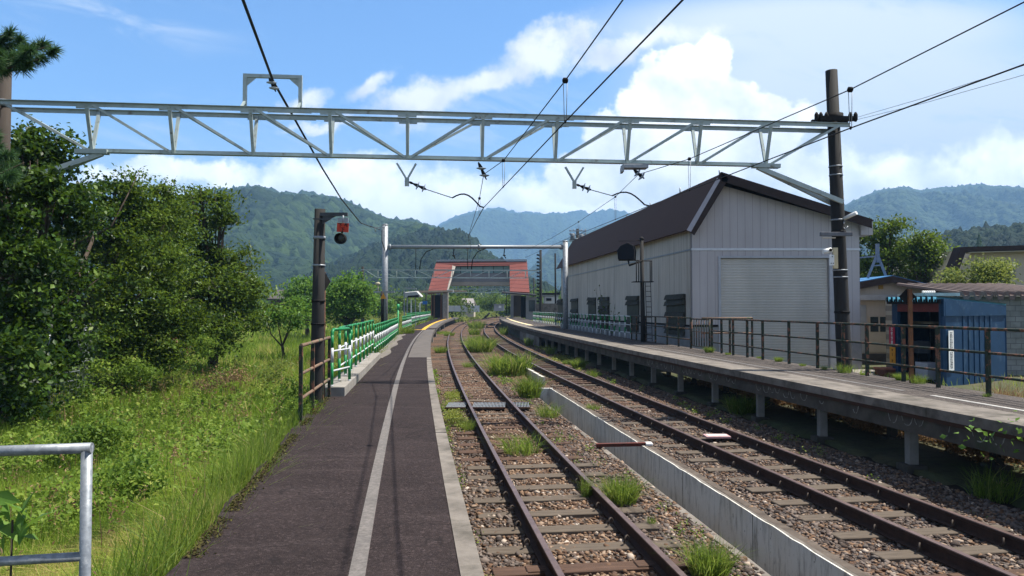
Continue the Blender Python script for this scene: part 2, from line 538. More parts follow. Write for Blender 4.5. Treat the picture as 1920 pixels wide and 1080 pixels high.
# numpy value noise
_tab = np.random.default_rng(3).random(65536)
def vnoise(x, y, seed=0):
    xi = np.floor(x).astype(np.int64); yi = np.floor(y).astype(np.int64)
    fx = x - xi; fy = y - yi
    fx = fx * fx * (3 - 2 * fx); fy = fy * fy * (3 - 2 * fy)
    def h(a, b):
        return _tab[(a * 374761393 + b * 668265263 + seed * 982451653) % 65521]
    return (h(xi, yi) * (1 - fx) + h(xi + 1, yi) * fx) * (1 - fy) + (h(xi, yi + 1) * (1 - fx) + h(xi + 1, yi + 1) * fx) * fy
def fbm(x, y, oct=5, seed=0, gain=.5):
    s = 0; a = 1; t = 0
    for i in range(oct):
        s = s + a * vnoise(x * 2 ** i, y * 2 ** i, seed + i)
        t += a
        a *= gain
    return s / t

# leaves and blades
def leaves(C, size, rnd, up=.5, droop=0.0, aspect=.5, rng=RNG):
    """one folded leaf (two triangles) per centre in C; size per leaf"""
    n = len(C)
    a = rng.normal(size=(n, 3)); a[:, 2] -= droop
    a /= np.linalg.norm(a, axis=1, keepdims=True)
    nn = rng.normal(size=(n, 3)) * (1 - up) + np.array([0, 0, 1.]) * up * 1.6
    b = np.cross(a, nn)
    b /= np.linalg.norm(b, axis=1, keepdims=True) + 1e-6
    nrm = np.cross(b, a)
    s = np.asarray(size)[:, None]
    base = C - a * s * .5
    tip = C + a * s * .5
    l = C + b * s * aspect * .5 + nrm * s * .10
    r = C - b * s * aspect * .5 + nrm * s * .10
    V = np.stack([base, l, tip, r], 1).reshape(-1, 3)
    k = np.arange(n)[:, None] * 4
    T = np.concatenate([k + [0, 2, 1], k + [0, 3, 2]], 1).reshape(-1, 3)
    return V, T, np.repeat(rnd, 2)
def blades(B, h, wd, rnd, lean=.45, rng=RNG, wind=(0, 0)):
    """bent tapering grass blades from base points B"""
    n = len(B)
    th = rng.random(n) * 2 * math.pi
    d = np.stack([np.cos(th), np.sin(th), np.zeros(n)], 1)
    ph = rng.random(n) * 2 * math.pi
    s = np.stack([np.cos(ph), np.sin(ph), np.zeros(n)], 1)
    le = np.minimum(np.abs(rng.normal(size=n)) * lean, 2.4)[:, None]
    h = np.asarray(h)[:, None]
    wd = np.asarray(wd)[:, None] if np.ndim(wd) else wd
    wv = np.array([wind[0], wind[1], 0])
    p1 = B + np.array([0, 0, 1.]) * h * .5 + (d * le + wv) * h * .25
    p2 = B + np.array([0, 0, 1.]) * h * (.98 - .28 * np.minimum(le, 1.6)) + (d * le + wv) * h * .85
    V = np.stack([B - s * wd * .4, B + s * wd * .4, p1 + s * wd * .5, p1 - s * wd * .5, p2], 1).reshape(-1, 3)
    k = np.arange(n)[:, None] * 5
    T = np.concatenate([k + [0, 1, 2], k + [0, 2, 3], k + [3, 2, 4]], 1).reshape(-1, 3)
    return V, T, np.repeat(rnd, 3)
def join(*parts):
    Vs, Ts, Rs, b = [], [], [], 0
    for V, T, r in parts:
        Vs.append(V); Ts.append(T + b); Rs.append(r); b += len(V)
    return np.concatenate(Vs), np.concatenate(Ts), np.concatenate(Rs)

G_FIELD = [(0, (0.0432, 0.081, 0.0108)), (0.3, (0.1107, 0.1958, 0.0216)), (0.55, (0.2093, 0.3172, 0.0351)), (0.8, (0.324, 0.405, 0.0675)), (0.92, (0.4455, 0.4185, 0.1215)), (1, (0.513, 0.3915, 0.1755))]
G_TUFT = [(0, (0.036, 0.066, 0.012)), (0.35, (0.084, 0.144, 0.024)), (0.6, (0.15, 0.222, 0.0384)), (0.8, (0.24, 0.276, 0.066)), (0.9, (0.336, 0.276, 0.12)), (1, (0.36, 0.264, 0.144))]
m_grass = leafmat('field_grass', G_FIELD, .42, (.34, .44, .05))
m_tuft = leafmat('tuft_grass', G_TUFT, .42, (.34, .46, .06))
m_weed = leafmat('weed_leaves', [(0, (0.0405, 0.081, 0.0135)), (0.5, (0.1013, 0.1688, 0.0243)), (0.85, (0.189, 0.2565, 0.0405)), (1, (0.324, 0.324, 0.081))], .38, (.26, .40, .05))
m_dry = leafmat('dry_brush', [(0, (.10, .055, .03)), (.5, (.22, .13, .07)), (.85, (.34, .23, .13)), (1, (.16, .18, .05))], .3, (.4, .25, .1))
m_vine = leafmat('vine_leaves', [(0, (.004, .009, .003)), (.4, (.013, .032, .006)), (.68, (.032, .070, .010)), (.88, (.075, .130, .020)), (1, (.18, .24, .06))], .22, (.16, .28, .02), .42)
m_broad = leafmat('broad_leaves', [(0, (0.0078, 0.0168, 0.0045)), (0.35, (0.0291, 0.0582, 0.0101)), (0.6, (0.065, 0.1142, 0.0179)), (0.85, (0.112, 0.1736, 0.0291)), (1, (0.1792, 0.2352, 0.0504))], .33, (.24, .34, .03), .38)
m_bright = leafmat('bright_leaves', [(0, (0.0375, 0.0938, 0.0187)), (0.5, (0.075, 0.1625, 0.0275)), (1, (0.15, 0.25, 0.05))], .38, (.25, .42, .05), .45)
m_shrub = leafmat('yellow_green_leaves', [(0, (.05, .085, .018)), (.5, (.11, .16, .035)), (1, (.22, .25, .08))], .4, (.38, .42, .08), .45)
m_pine = leafmat('pine_needles', [(0, (.020, .048, .022)), (.5, (.036, .085, .034)), (1, (.075, .13, .045))], .2, (.12, .26, .05), .5)

# ================================================================== THE SETTING
def sst(x, a, b):
    t = np.clip((x - a) / (b - a), 0, 1)
    return t * t * (3 - 2 * t)
TRC = np.array([-4.73149e-05, -.119203, 3.95404])           # right wall of the drain
TR = lambda Y: np.polyval(TRC, Y)
TROUGH_END = 23.2
def clampY(y):
    return np.minimum(y, 240.)
def gz(x, y):
    x = np.asarray(x, float); y = np.asarray(y, float)
    yc = clampY(y)
    pll = np.where(yc < 13.6, -.1466 * yc - 1.426, np.where(yc < 46, -.1133 * yc - 1.8, -.1133 * 46 - 1.8 - .085 * (yc - 46) + .00028 * (yc - 46) ** 2))
    ple = np.polyval([4.855e-4, -.13834, .447], yc)
    pre = np.polyval([5.7787e-4, -.148252, 7.42133], yc)
    d = pll - x
    left = -.50 - .62 * sst(d, -.1, 3.2) + .10 * (fbm(x * .5, y * .5, 3, 5) - .5)
    z = np.where(d > 0, left, -1.02)
    z = np.where(x > pre + .3, -.88 + .06 * (fbm(x * .8, y * .8, 3, 9) - .5), z)
    inside = (x > ple - .25) & (x < pre + .15) & (y < 30)
    z = np.where(inside, -2.3, z)
    z = np.where((x > pll - .05) & (x < ple), -1.3, z)
    return z
xs = np.concatenate([-np.geomspace(7000, 17, 26), np.arange(-16.6, 17, .3), np.geomspace(17.3, 7000, 26)])
ys = np.concatenate([np.linspace(-60, -1, 10), np.arange(0, 40, .5), np.geomspace(40, 7000, 60)])
XX, YY = np.meshgrid(xs, ys)
ZZ = gz(XX, YY)
def grid_tris(nr, nc):
    i = np.arange((nr - 1) * (nc - 1))
    r, c = i // (nc - 1), i % (nc - 1)
    a = r * nc + c
    return np.concatenate([np.stack([a, a + 1, a + nc + 1], 1), np.stack([a, a + nc + 1, a + nc], 1)])
def ground_mat():
    m, t = newmat('earth')
    co = obj_co(t)
    c = t.mix(t.ramp(t.noise(co, .35, 6, .6), [(.4, 0.), (.62, 1.)]), (.045, .060, .018), (.085, .075, .04))
    c = t.mix(t.ramp(t.noise(co, 5, 6, .65), [(.45, 0.), (.7, .8)]), c, (.030, .026, .016))
    finish(t, c, .95, 0, t.noise(co, 12, 6), .6, .05)
    return m
gr = fast('ground', np.stack([XX, YY, ZZ], -1).reshape(-1, 3), grid_tris(len(ys), len(xs)), ground_mat(), smooth=True)
tag(gr, kind='structure')

# ballast beds, cut by the drain
def ballast_z(x, y):
    base = ZB - .012 + .05 * (fbm(x * 2.2, y * 2.2, 3, 21) - .5) + .016 * sst(y, 15, 24)
    tr = TR(clampY(y))
    return base + np.where((x > tr) & (y < TROUGH_END + .5), .03, 0.)
def strip(fl, fr, ylist, nc, zf):
    rows = []
    for y in ylist:
        a, b = fl(y), fr(y)
        x = np.linspace(a, b, nc)
        rows.append(np.stack([x, np.full(nc, y), zf(x, np.full(nc, y))], 1))
    return np.concatenate(rows), grid_tris(len(ylist), nc)
yn = np.arange(2.0, TROUGH_END + .01, .12)
yf = np.concatenate([np.arange(TROUGH_END, 60, .3), np.geomspace(60, 260, 60)])
V, T = [], []
b = 0
for fl, fr, yl, nc in ((lambda Y: PLE(Y) - .3, lambda Y: TR(Y) - .66, yn, 30), (lambda Y: TR(Y) + .06, lambda Y: PRE(Y) + .22, yn, 36), (lambda Y: PLE(Y) - .3, lambda Y: PRE(Y) + .22, yf, 40)):
    v_, t_ = strip(fl, fr, yl, nc, ballast_z)
    V.append(v_); T.append(t_ + b); b += len(v_)
tag(fast('ballast_bed', np.concatenate(V), np.concatenate(T), m_ballast, smooth=True), kind='structure')

v_, t_ = strip(lambda Y: PRE(Y) + .221, lambda Y: PRE(Y) + 2.3, np.concatenate([yn, yf[1:60]]), 14, lambda x, y: -.945 + .07 * (fbm(x * 2, y * 2, 4, 61) - .5))  # near-black sheet paints the shade under the right platform onto the ground
tag(fast('shade_sheet', v_, t_, M('under_deck_shade', (.030, .024, .019), (.016, .013, .010), 3, .95, bstr=.5, bscale=25, spec=.1), smooth=True), kind='structure')

# loose stones lying on the bed near the camera
def stones():
    phi = (1 + 5 ** .5) / 2
    iv = np.array([(-1, phi, 0), (1, phi, 0), (-1, -phi, 0), (1, -phi, 0), (0, -1, phi), (0, 1, phi), (0, -1, -phi), (0, 1, -phi), (phi, 0, -1), (phi, 0, 1), (-phi, 0, -1), (-phi, 0, 1)]) / 1.9
    it = np.array([(0, 11, 5), (0, 5, 1), (0, 1, 7), (0, 7, 10), (0, 10, 11), (1, 5, 9), (5, 11, 4), (11, 10, 2), (10, 7, 6), (7, 1, 8), (3, 9, 4), (3, 4, 2), (3, 2, 6), (3, 6, 8), (3, 8, 9), (4, 9, 5), (2, 4, 11), (6, 2, 10), (8, 6, 7), (9, 8, 1)])
    pos = []
    for y0, y1, dens in ((5.3, 9, 820), (9, 13, 560), (13, 19, 300), (19, 30, 120)):
        for fl, fr in ((lambda Y: PLE(Y) + .03, lambda Y: TR(Y) - .68), (lambda Y: TR(Y) + .10, lambda Y: PRE(Y) + .2)):
            A = (y1 - y0) * (fr(y0) - fl(y0))
            n = int(A * dens)
            y = RNG.uniform(y0, y1, n)
            x = np.array([RNG.uniform(fl(q), fr(q)) for q in y])
            keep = (x / y < .74) & (x / y > -.2)
            pos.append(np.stack([x[keep], y[keep]], 1))
    p = np.concatenate(pos)
    # keep the sleepers and rails clear: fewer stones on the sleeper heads
    n = len(p)
    s = RNG.uniform(.012, .030, n) * (1 + .5 * (RNG.random(n) < .06))
    sc = RNG.uniform(.65, 1.25, (n, 3)) * np.array([1.15, 1, .72])
    jit = 1 + RNG.uniform(-.42, .42, (n, 12, 1))
    v = iv[None] * jit * (s[:, None] * sc)[:, None, :]
    an = RNG.random(n) * 6.28
    ti = RNG.uniform(-.6, .6, n)
    ca, sa = np.cos(an)[:, None], np.sin(an)[:, None]
    ct, st_ = np.cos(ti)[:, None], np.sin(ti)[:, None]
    x, y, z = v[..., 0], v[..., 1], v[..., 2]
    y, z = y * ct - z * st_, y * st_ + z * ct
    x, y = x * ca - y * sa, x * sa + y * ca
    zc = ballast_z(p[:, 0], p[:, 1]) + s * RNG.uniform(-.1, .55, n)
    v = np.stack([x + p[:, 0:1], y + p[:, 1:2], z + zc[:, None]], -1).reshape(-1, 3)
    t = (np.arange(n)[:, None, None] * 12 + it[None]).reshape(-1, 3)
    # browner close to the rails of the left track
    dr = np.abs(p[:, 0] - (np.array([L1(q) for q in p[:, 1]]) + .53))
    fine_ = (dr < .5) & (RNG.random(n) < .75)
    r = np.where(fine_, RNG.uniform(.5, 1, n), np.where(RNG.random(n) < .68, RNG.uniform(0, .5, n), RNG.uniform(.45, 1, n)))
    return v, t, np.repeat(r, 20)
V, T, r = stones()
tag(fast('ballast_stones', V, T, m_stone, r), 'grey brown crushed stones covering the track bed', 'ballast', kind='stuff')

# ------------------------------------------------------------------ railway tracks
def sweep(mb, prof, f, ylist, zt, mi=None):
    """closed profile (x, z) swept along the plan curve x = f(y)"""
    rows = []
    for y in ylist:
        sl = slope(f, y)
        l = math.hypot(1, sl)
        nx, ny = 1 / l, -sl / l
        rows.append([(f(y) + nx * px, y + ny * px, zt + pz) for px, pz in prof])
    n = len(prof)
    vs = [p for r_ in rows for p in r_]
    for k in range(n):
        k2 = (k + 1) % n
        fs = [(i * n + k, i * n + k2, (i + 1) * n + k2, (i + 1) * n + k) for i in range(len(rows) - 1)]
        b = len(mb.v)
        if k == 0:
            mb.v += vs
            base = b
        for q in fs:
            mb.f.append(tuple(i + base for i in q)); mb.mi.append(mi[k] if mi else 0); mb.sm.append(False)
    mb.f.append(tuple(base + k for k in range(n))); mb.mi.append(0); mb.sm.append(False)
    mb.f.append(tuple(base + (len(rows) - 1) * n + k for k in reversed(range(n)))); mb.mi.append(0); mb.sm.append(False)
RAILP = [(-.030, 0), (-.033, -.010), (-.033, -.036), (-.009, -.050), (-.009, -.128), (-.064, -.142), (-.064, -.153), (.064, -.153), (.064, -.142), (.009, -.128), (.009, -.050), (.033, -.036), (.033, -.010), (.030, 0)]
RAILM = [1] + [0] * 11 + [1, 1]
yr = np.concatenate([np.arange(2, 40, .8), np.geomspace(40, 230, 60)])
def sleeper_mesh(kind):
    mb = MB()
    L = 1.04
    mb.box((-L, -.115, -.14), (L, .115, 0))
    if kind == 'wood':
        mb.box((-.72, -.085, .001), (-.36, .085, .014)); mb.box((.36, -.085, .001), (.72, .085, .014))
    return mb
def clip_mb():
    mb = MB()
    pts = [(.0 + .042 * math.cos(a), 0, .052 + .042 * math.sin(a)) for a in np.linspace(-.9, 4.0, 12)]
    pts = [(x, .045 * (i / 11 - .5), z) for i, (x, y, z) in enumerate(pts)]
    mb.tube(pts, .010, 6)
    return mb
def track(label, fl, fr, zt, spacing, y0, wood, clipy):
    org = ((fl(6) + fr(6)) / 2, 6, zt - .15)
    t = thing('railway_track', label, 'railway track', org)
    for f in (fl, fr):
        mb = MB()
        sweep(mb, RAILP, f, yr, zt, RAILM)
        mb.build('rail', [m_rail, m_railtop], t)
    protos = {}
    y = y0
    i = 0
    cproto = None
    while i < 100 and y < 75:
        c = ((fl(y) + fr(y)) / 2, y)
        sl = (slope(fl, y) + slope(fr, y)) / 2
        kind = 'wood' if (wood(i, y)) else 'synth'
        if kind not in protos:
            o = sleeper_mesh(kind).build('sleeper', m_wood if kind == 'wood' else m_synth)
            o.parent = t
            o.modifiers.new('bevel', 'BEVEL').width = .008
            protos[kind] = o
            ORG[o.name] = org
        else:
            src = protos[kind]
            o = src.copy()
            COL.objects.link(o)
        dz = random.uniform(-.010, .006) - (.012 if y > 14 else 0)
        o.location = (c[0] - org[0] + random.uniform(-.04, .04), c[1] - org[1], zt - .153 + dz - org[2])
        o.rotation_euler = (0, 0, -math.atan(sl) + random.uniform(-.012, .012))
        if kind == 'synth' and y < clipy:
            g = (fr(y) - fl(y)) / 2
            for sx in (-1, 1):
                for k in (-1, 1):
                    if cproto is None:
                        q = clip_mb().build('rail_clip', M('dark_clip', (.06, .045, .035), (.03, .022, .018), 9, .7))
                        cproto = q
                    else:
                        q = cproto.copy()
                        COL.objects.link(q)
                    q.parent = o
                    q.location = (sx * g + k * .085, random.uniform(-.02, .02), 0.004)
                    q.rotation_euler = (0, 0, 1.0 if k > 0 else -2.1)
        y += spacing * random.uniform(.95, 1.06)
        i += 1
    return t
woodset = {2, 3, 11, 12, 13, 14, 15}
track('rusty single railway track along the left platform edge, crossed by steel grates', L1, R1, ZR1, .655, 5.35,
      lambda i, y: i in woodset or (i > 15 and random.random() < .55), 21)
track('rusty railway track curving beside the raised right platform', lambda Y: np.polyval(L2c, Y), lambda Y: np.polyval(R2c, Y), ZR2, .66, 5.1,
      lambda i, y: i in (1, 2, 3) or (i > 18 and random.random() < .5), 24)

# ------------------------------------------------------------------ concrete drain between the tracks
def stained_white():
    m, t = newmat('stained_white_concrete')
    co = obj_co(t)
    st = t.n('ShaderNodeMapping', {0: co, 3: (5, 5, .9)}).outputs[0]
    c = t.mix(t.ramp(t.noise(st, 2.2, 7, .7), [(.50, 0.), (.72, .85)]), (.56, .545, .50), (.12, .115, .10))
    c = t.mix(t.ramp(t.noise(co, 1.2, 4), [(.5, 0.), (.8, .5)]), c, (.45, .38, .27))
    c = t.mix(t.ramp(t.noise(t.n('ShaderNodeMapping', {0: co, 3: (9, 9, 3)}).outputs[0], 3, 6, .7), [(.62, 0.), (.68, .8)]), c, (.06, .06, .055))
    finish(t, c, .85, 0, t.noise(co, 40, 4), .2, .01)
    return m
m_stain = stained_white()
dr = thing('drain_channel', 'open white concrete drain channel between the two tracks', 'drain', (TR(10), 10, -1.0))
ydr = np.arange(3, TROUGH_END + .1, .6)
def wallsweep(name, f0, f1, z0, z1, mat, parent, ylist=ydr, jz=0.0):
    mb = MB()
    rows = []
    for y in ylist:
        a, b = f0(y), f1(y)
        j = random.uniform(-jz, jz)
        rows.append([(a, y, z0), (a, y, z1 + j), (b, y, z1 + j), (b, y, z0), (a, y, z0)])
    mb.sheet(rows)
    mb.f.append((0, 1, 2, 3)); mb.mi.append(0); mb.sm.append(False)
    e = (len(rows) - 1) * 5
    mb.f.append((e + 3, e + 2, e + 1, e)); mb.mi.append(0); mb.sm.append(False)
    return mb.build(name, mat, parent)
wallsweep('channel_wall', lambda y: TR(y), lambda y: TR(y) + .020, -2.1, -.862, m_stain, dr, np.arange(3, TROUGH_END + .1, .22), jz=.007)
for y in np.arange(4.2, TROUGH_END, 2.4):
    mb = MB(); mb.box((TR(y) - .002, y - .007, -1.8), (TR(y) + .004, y + .007, -.868)); mb.build('joint', m_under, dr)
wallsweep('wall_core', lambda y: TR(y) + .022, lambda y: TR(y) + .07, -2.1, -.866, m_conc, dr, jz=.005)
wallsweep('channel_wall', lambda y: TR(y) - .74, lambda y: TR(y) - .64, -2.1, -.935, m_conc, dr, jz=.006)
wallsweep('ledge', lambda y: TR(y) + .085, lambda y: TR(y) + .19, -1.1, -.872, M('brown_ledge', (.11, .088, .07), (.06, .047, .038), 6, .9, bstr=.3), dr, jz=.006)
wallsweep('channel_floor', lambda y: TR(y) - .637, lambda y: TR(y) - .003, -2.09, -1.86, m_under, dr)
mb = MB()
mb.box((TR(TROUGH_END) - .74, TROUGH_END + .002, -2.1), (TR(TROUGH_END) + .10, TROUGH_END + .14, -.88))
mb.build('end_wall', m_stain, dr)
# stretch of the same drain showing again between weeds further on
dr2 = thing('drain_wall', 'short weathered white wall stub half hidden by grass clumps', 'wall', (TR(27), 27, -1.0))
mb = MB()
for y in np.arange(24.6, 31.5, 1.15):
    mb.hexa([(TR(y), y, -1.2), (TR(y) + .1, y, -1.2), (TR(y + 1.1) + .1, y + 1.1, -1.2), (TR(y + 1.1), y + 1.1, -1.2), (TR(y), y, -.66), (TR(y) + .1, y, -.66), (TR(y + 1.1) + .1, y + 1.1, -.67), (TR(y + 1.1), y + 1.1, -.67)])
mb.build('stained_wall', m_stain, dr2)
# steel strut across the drain
A, B = G(1128, 838, -.90), G(1207, 834, -.86)
st_ = thing('channel_strut', 'rusty red steel strut spanning the white drain channel', 'strut', A)
mb = MB(); mb.bar((A[0] - .1, A[1], -.875), (B[0] + .04, B[1], -.855), .012, .06); mb.bar((A[0] - .1, A[1], -.847), (B[0] + .04, B[1], -.825), .09, .014)
mb.build('steel_channel', M('red_rust_steel', (.13, .035, .025), (.07, .03, .022), 8, .7), st_)
mb = MB(); mb.box((B[0] + .03, B[1] - .10, -.862), (B[0] + .15, B[1] + .10, -.82)); mb.build('bearing_block', m_white, st_, bevel=.01)

# ------------------------------------------------------------------ left platform
pl = thing('station_platform', 'narrow dark asphalt platform at the left with a worn white line', 'platform', (PLE(10), 10, 0))
yp = np.concatenate([np.arange(2.2, 60, .35), np.arange(60, 131, 2.)])
def slab(name, fa, fb, ylist, z0, z1, mat, parent, jit=None):
    mb = MB()
    rows = []
    for y in ylist:
        a, b = fa(y), fb(y)
        if jit: a += jit(y)
        rows.append([(a, y, z0), (a, y, z1), (b, y, z1), (b, y, z0), (a, y, z0)])
    mb.sheet(rows)
    mb.f.append((0, 1, 2, 3)); mb.mi.append(0); mb.sm.append(False)
    e = (len(rows) - 1) * 5
    mb.f.append((e + 3, e + 2, e + 1, e)); mb.mi.append(0); mb.sm.append(False)
    return mb.build(name, mat, parent)
yj = np.arange(2.2, 131, .09)
jn = fbm(yp * 1.7, yp * 0 + 2, 4, 33) - .5
slab('deck', lambda y: PLL(y), lambda y: PLE(y) - .143, np.concatenate([np.arange(2.2, 24.4, .12), [24.4]]), -.30, 0, m_asph, pl,
     lambda y: .16 * float(fbm(np.array([y * 1.9]), np.array([2.]), 4, 33)[0] - .5))
slab('deck', lambda y: PLL(y), lambda y: WLN(y) + .10 if y < 57 else PLE(y) - .75, np.concatenate([[24.403], yp[(yp > 24.5)]]), -.30, 0, m_asph, pl)
slab('edge_slab', lambda y: (WLN(y) + .103 if y < 57 else PLE(y) - .747), lambda y: PLE(y), np.concatenate([[24.403], yp[(yp > 24.5)]]), -.24, .002, M('grey_edge_slab', (.115, .10, .09), (.08, .07, .063), 2.2, .9, bstr=.25, bscale=80, c3=(.08, .075, .07)), pl)
# coping stones
y = 2.2
random.seed(3)
while y < 24.3:
    y2 = min(y + random.uniform(1.7, 3.6), 24.4)
    slab('coping_stone', lambda q: PLE(q) - .14, lambda q: PLE(q), np.linspace(y + .006, y2 - .006, 6), -.22, .006 + random.uniform(-.003, .004), m_conc, pl)
    y = y2
slab('retaining_wall', lambda y: PLE(y) - .45, lambda y: PLE(y) - .07, np.concatenate([np.arange(2.2, 40, 1.), [40]]), -1.3, -.222, m_under, pl)
slab('retaining_wall', lambda y: PLE(y) - 1.2, lambda y: PLE(y) - .5, np.arange(40.01, 130, 2.), -1.3, -.303, m_under, pl)
for y in (47, 55.5, 66, 78, 92):
    mb = MB(); mb.box((PLE(y) - .40, y - .13, -1.1), (PLE(y) - .12, y + .13, -.242)); mb.build('support_post', m_concl, pl)
slab('white_line', lambda y: WLN(y) - .05, lambda y: WLN(y) + .05, np.arange(2.2, 56, .5), .0, .0045, m_line, pl)
slab('tactile_strip', lambda y: PLE(y) - 1.02, lambda y: PLE(y) - .72, np.concatenate([[56.2], np.arange(57, 126, 1.5)]), .0, .008, m_yellow, pl)
mb = MB(); mb.box((PLL(55.5) + .1, 55.4, .0), (WLN(55.5) + .1, 56.1, .008)); mb.build('tactile_strip', m_yellow, pl)
mb = MB(); mb.box((PLE(58) - .70, 56.3, .003), (PLE(58) + .02, 60.5, .0075)); mb.build('asphalt_patch', m_asph, pl)
# kerb that carries the first fence
kx = lambda y: PLL(y) - .02
mb = MB()
rows = []
ky = np.linspace(13.62, 24.0, 12)
mb.sheet([[(PLL(y) - .12, y, -.3), (PLL(y) - .12, y, .165), (PLL(y) + .30, y, .165), (PLL(y) + .30, y, -.02), (PLL(y) - .12, y, -.3)] for y in ky])
mb.f.append((0, 1, 2, 3)); mb.mi.append(0); mb.sm.append(False)
mb.f.append(tuple((len(ky) - 1) * 5 + k for k in (3, 2, 1, 0))); mb.mi.append(0); mb.sm.append(False)
mb.build('kerb', m_concl, pl)
slab('pale_margin', lambda y: PLL(y) - .1, lambda y: PLL(y) + .42 + .08 * math.sin(y), np.arange(24.05, 46, .7), -.1, .006, m_conc, pl)

# ------------------------------------------------------------------ right platform
pr = thing('station_platform', 'grey raised platform on concrete posts at the right', 'platform', (PRE(12), 12, 0))
yq = np.concatenate([np.arange(4.6, 60, .5), np.arange(60, 125, 2.)])
PRI = lambda y: PRE(y) + .80
PRO = lambda y: max(PRR(y) + .25, PRE(y) + 2.2) if y < 60 else PRE(y) + 3.4
slab('deck', PRI, PRO, yq, ZRP - .16, ZRP, m_asphr, pr)
y = 4.6
while y < 118:
    y2 = y + random.uniform(1.9, 2.1)
    slab('coping_slab', PRE, lambda q: PRI(q) - .004, np.linspace(y + .006, y2 - .006, 4), ZRP - .13, ZRP + .006 + random.uniform(-.003, .005), m_conc, pr)
    y = y2
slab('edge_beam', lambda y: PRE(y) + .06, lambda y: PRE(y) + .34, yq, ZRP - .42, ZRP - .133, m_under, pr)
slab('beam_lip', lambda y: PRE(y) + .02, lambda y: PRE(y) + .058, yq, ZRP - .19, ZRP - .132, M('rust_stained_lip', (.06, .028, .018), (.035, .022, .016), 6, .9), pr)
slab('white_line', lambda y: PRE(y) + 1.10, lambda y: PRE(y) + 1.19, np.arange(4.6, 12.6, .4), ZRP, ZRP + .005, m_line2, pr)
slab('white_line', lambda y: PRE(y) + 1.10, lambda y: PRE(y) + 1.18, np.arange(12.9, 90, .5), ZRP, ZRP + .004, line_mat('faded_white_line', (.20, .19, .18)), pr)
slab('tactile_strip', lambda y: PRE(y) + 1.0, lambda y: PRE(y) + 1.35, np.arange(62, 116, 1.5), ZRP, ZRP + .008, M('pale_tactile', (.70, .58, .36), (.6, .48, .28), 5, .8), pr)
# lime stains hanging on the beam
mb = MB()
y = 8.3
while y < 24:
    wd = random.uniform(.16, .30); h = random.uniform(.08, .17)
    x = PRE(y) + .058
    zt_ = ZRP - .19
    sl = slope(PRE, y)
    pts = [(x - .0 + sl * (q - .5) * wd, y + (q - .5) * wd, zt_ - h * (1 - abs(2 * q - 1) ** 3)) for q in np.linspace(0, 1, 9)]
    if random.random() < .62:
        for p, q in zip(pts[:-1], pts[1:]):
            if random.random() < .8:
                mb.bar(p, q, .004, .012 * random.uniform(.5, 1.5), side=(1, 0, 0))
    y += wd * random.uniform(1.15, 1.6)
ls_ = mb.build('lime_stain', M('lime', (.26, .255, .23), (.13, .125, .11), 14, .95), pr)
ls_['kind'] = 'stuff'
y = 9.2
while y < 50:
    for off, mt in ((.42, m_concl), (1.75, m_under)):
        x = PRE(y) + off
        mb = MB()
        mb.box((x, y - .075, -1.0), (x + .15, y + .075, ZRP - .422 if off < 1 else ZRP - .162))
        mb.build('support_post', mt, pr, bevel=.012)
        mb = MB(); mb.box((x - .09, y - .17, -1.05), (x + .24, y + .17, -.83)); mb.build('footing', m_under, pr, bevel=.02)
    y += 2.55
for y in np.arange(48.5, 60, 2.6):
    mb = MB(); mb.hexa([(PRE(y) + .15, y, -1.1), (PRE(y) + .3, y, -1.1), (PRE(y + 2.5) + .3, y + 2.5, -1.1), (PRE(y + 2.5) + .15, y + 2.5, -1.1), (PRE(y) + .15, y, ZRP - .43), (PRE(y) + .3, y, ZRP - .43), (PRE(y + 2.5) + .3, y + 2.5, ZRP - .43), (PRE(y + 2.5) + .15, y + 2.5, ZRP - .43)])
    mb.build('wall_panel', m_concl if int(y) % 2 else m_conc, pr)
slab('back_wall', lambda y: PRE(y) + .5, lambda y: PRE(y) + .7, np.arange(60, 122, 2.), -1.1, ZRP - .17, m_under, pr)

# ================================================================== GUARD FENCES
FH = 1.04
def frame_mb(sty, wd=1.09):
    """hooped barrier frame: x along the fence; stripes of green and white; sty = (fractions, colours)"""
    mb = MB()
    r = .029
    fr, co = sty[:2]
    for sx in (0, wd):
        for (a, b_), c in zip(zip(fr[:-1], fr[1:]), co):
            mb.tube([(sx, 0, FH * a), (sx, 0, FH * b_)], r if c < 2 else r * 1.25, 10, c % 2, caps=True)
    rad = .10
    top = FH - .10
    for sx, sg in ((0, 1), (wd, -1)):
        pts = [(sx + sg * rad * (1 - math.cos(a)), 0, top + rad * math.sin(a)) for a in np.linspace(0, math.pi / 2, 6)]
        mb.tube(pts, r, 10, 0, caps=False)
    mb.tube([(rad, 0, FH), (wd - rad, 0, FH)], r, 10, sty[2])
    for h in (.62, .27):
        mb.tube([(r * .6, 0, FH * h), (wd - r * .6, 0, FH * h)], .017, 8, 1)
    return mb
STL = ([0, .03, .42, .68, (FH - .10) / FH], [1, 0, 1, 0], 0)
STR = ([0, .24, .50, .72, (FH - .10) / FH], [1, 0, 1, 0], 1)
fproto = {}
def guard_fence(label, f, y0, y1, z, sty, key, pitch=1.17):
    t = thing('guard_fence', label, 'fence', (f(y0), y0, z(y0)), 'green and white guard fences')
    o = ORG[t.name]
    y = y0
    k = 0
    while y < y1 and k < 100:
        sl = slope(f, y)
        l = math.hypot(1, sl)
        if key not in fproto:
            c = frame_mb(sty).build('guard_frame', [m_fgreen, m_fwhite])
            fproto[key] = c
        else:
            c = fproto[key].copy()
            COL.objects.link(c)
        c.parent = t
        c.location = (f(y) - o[0], y - o[1], z(y) - o[2])
        c.rotation_euler = (0, R(random.uniform(-.6, .6)), math.pi / 2 + math.atan(-sl))
        y += pitch / l
        k += 1
    return t
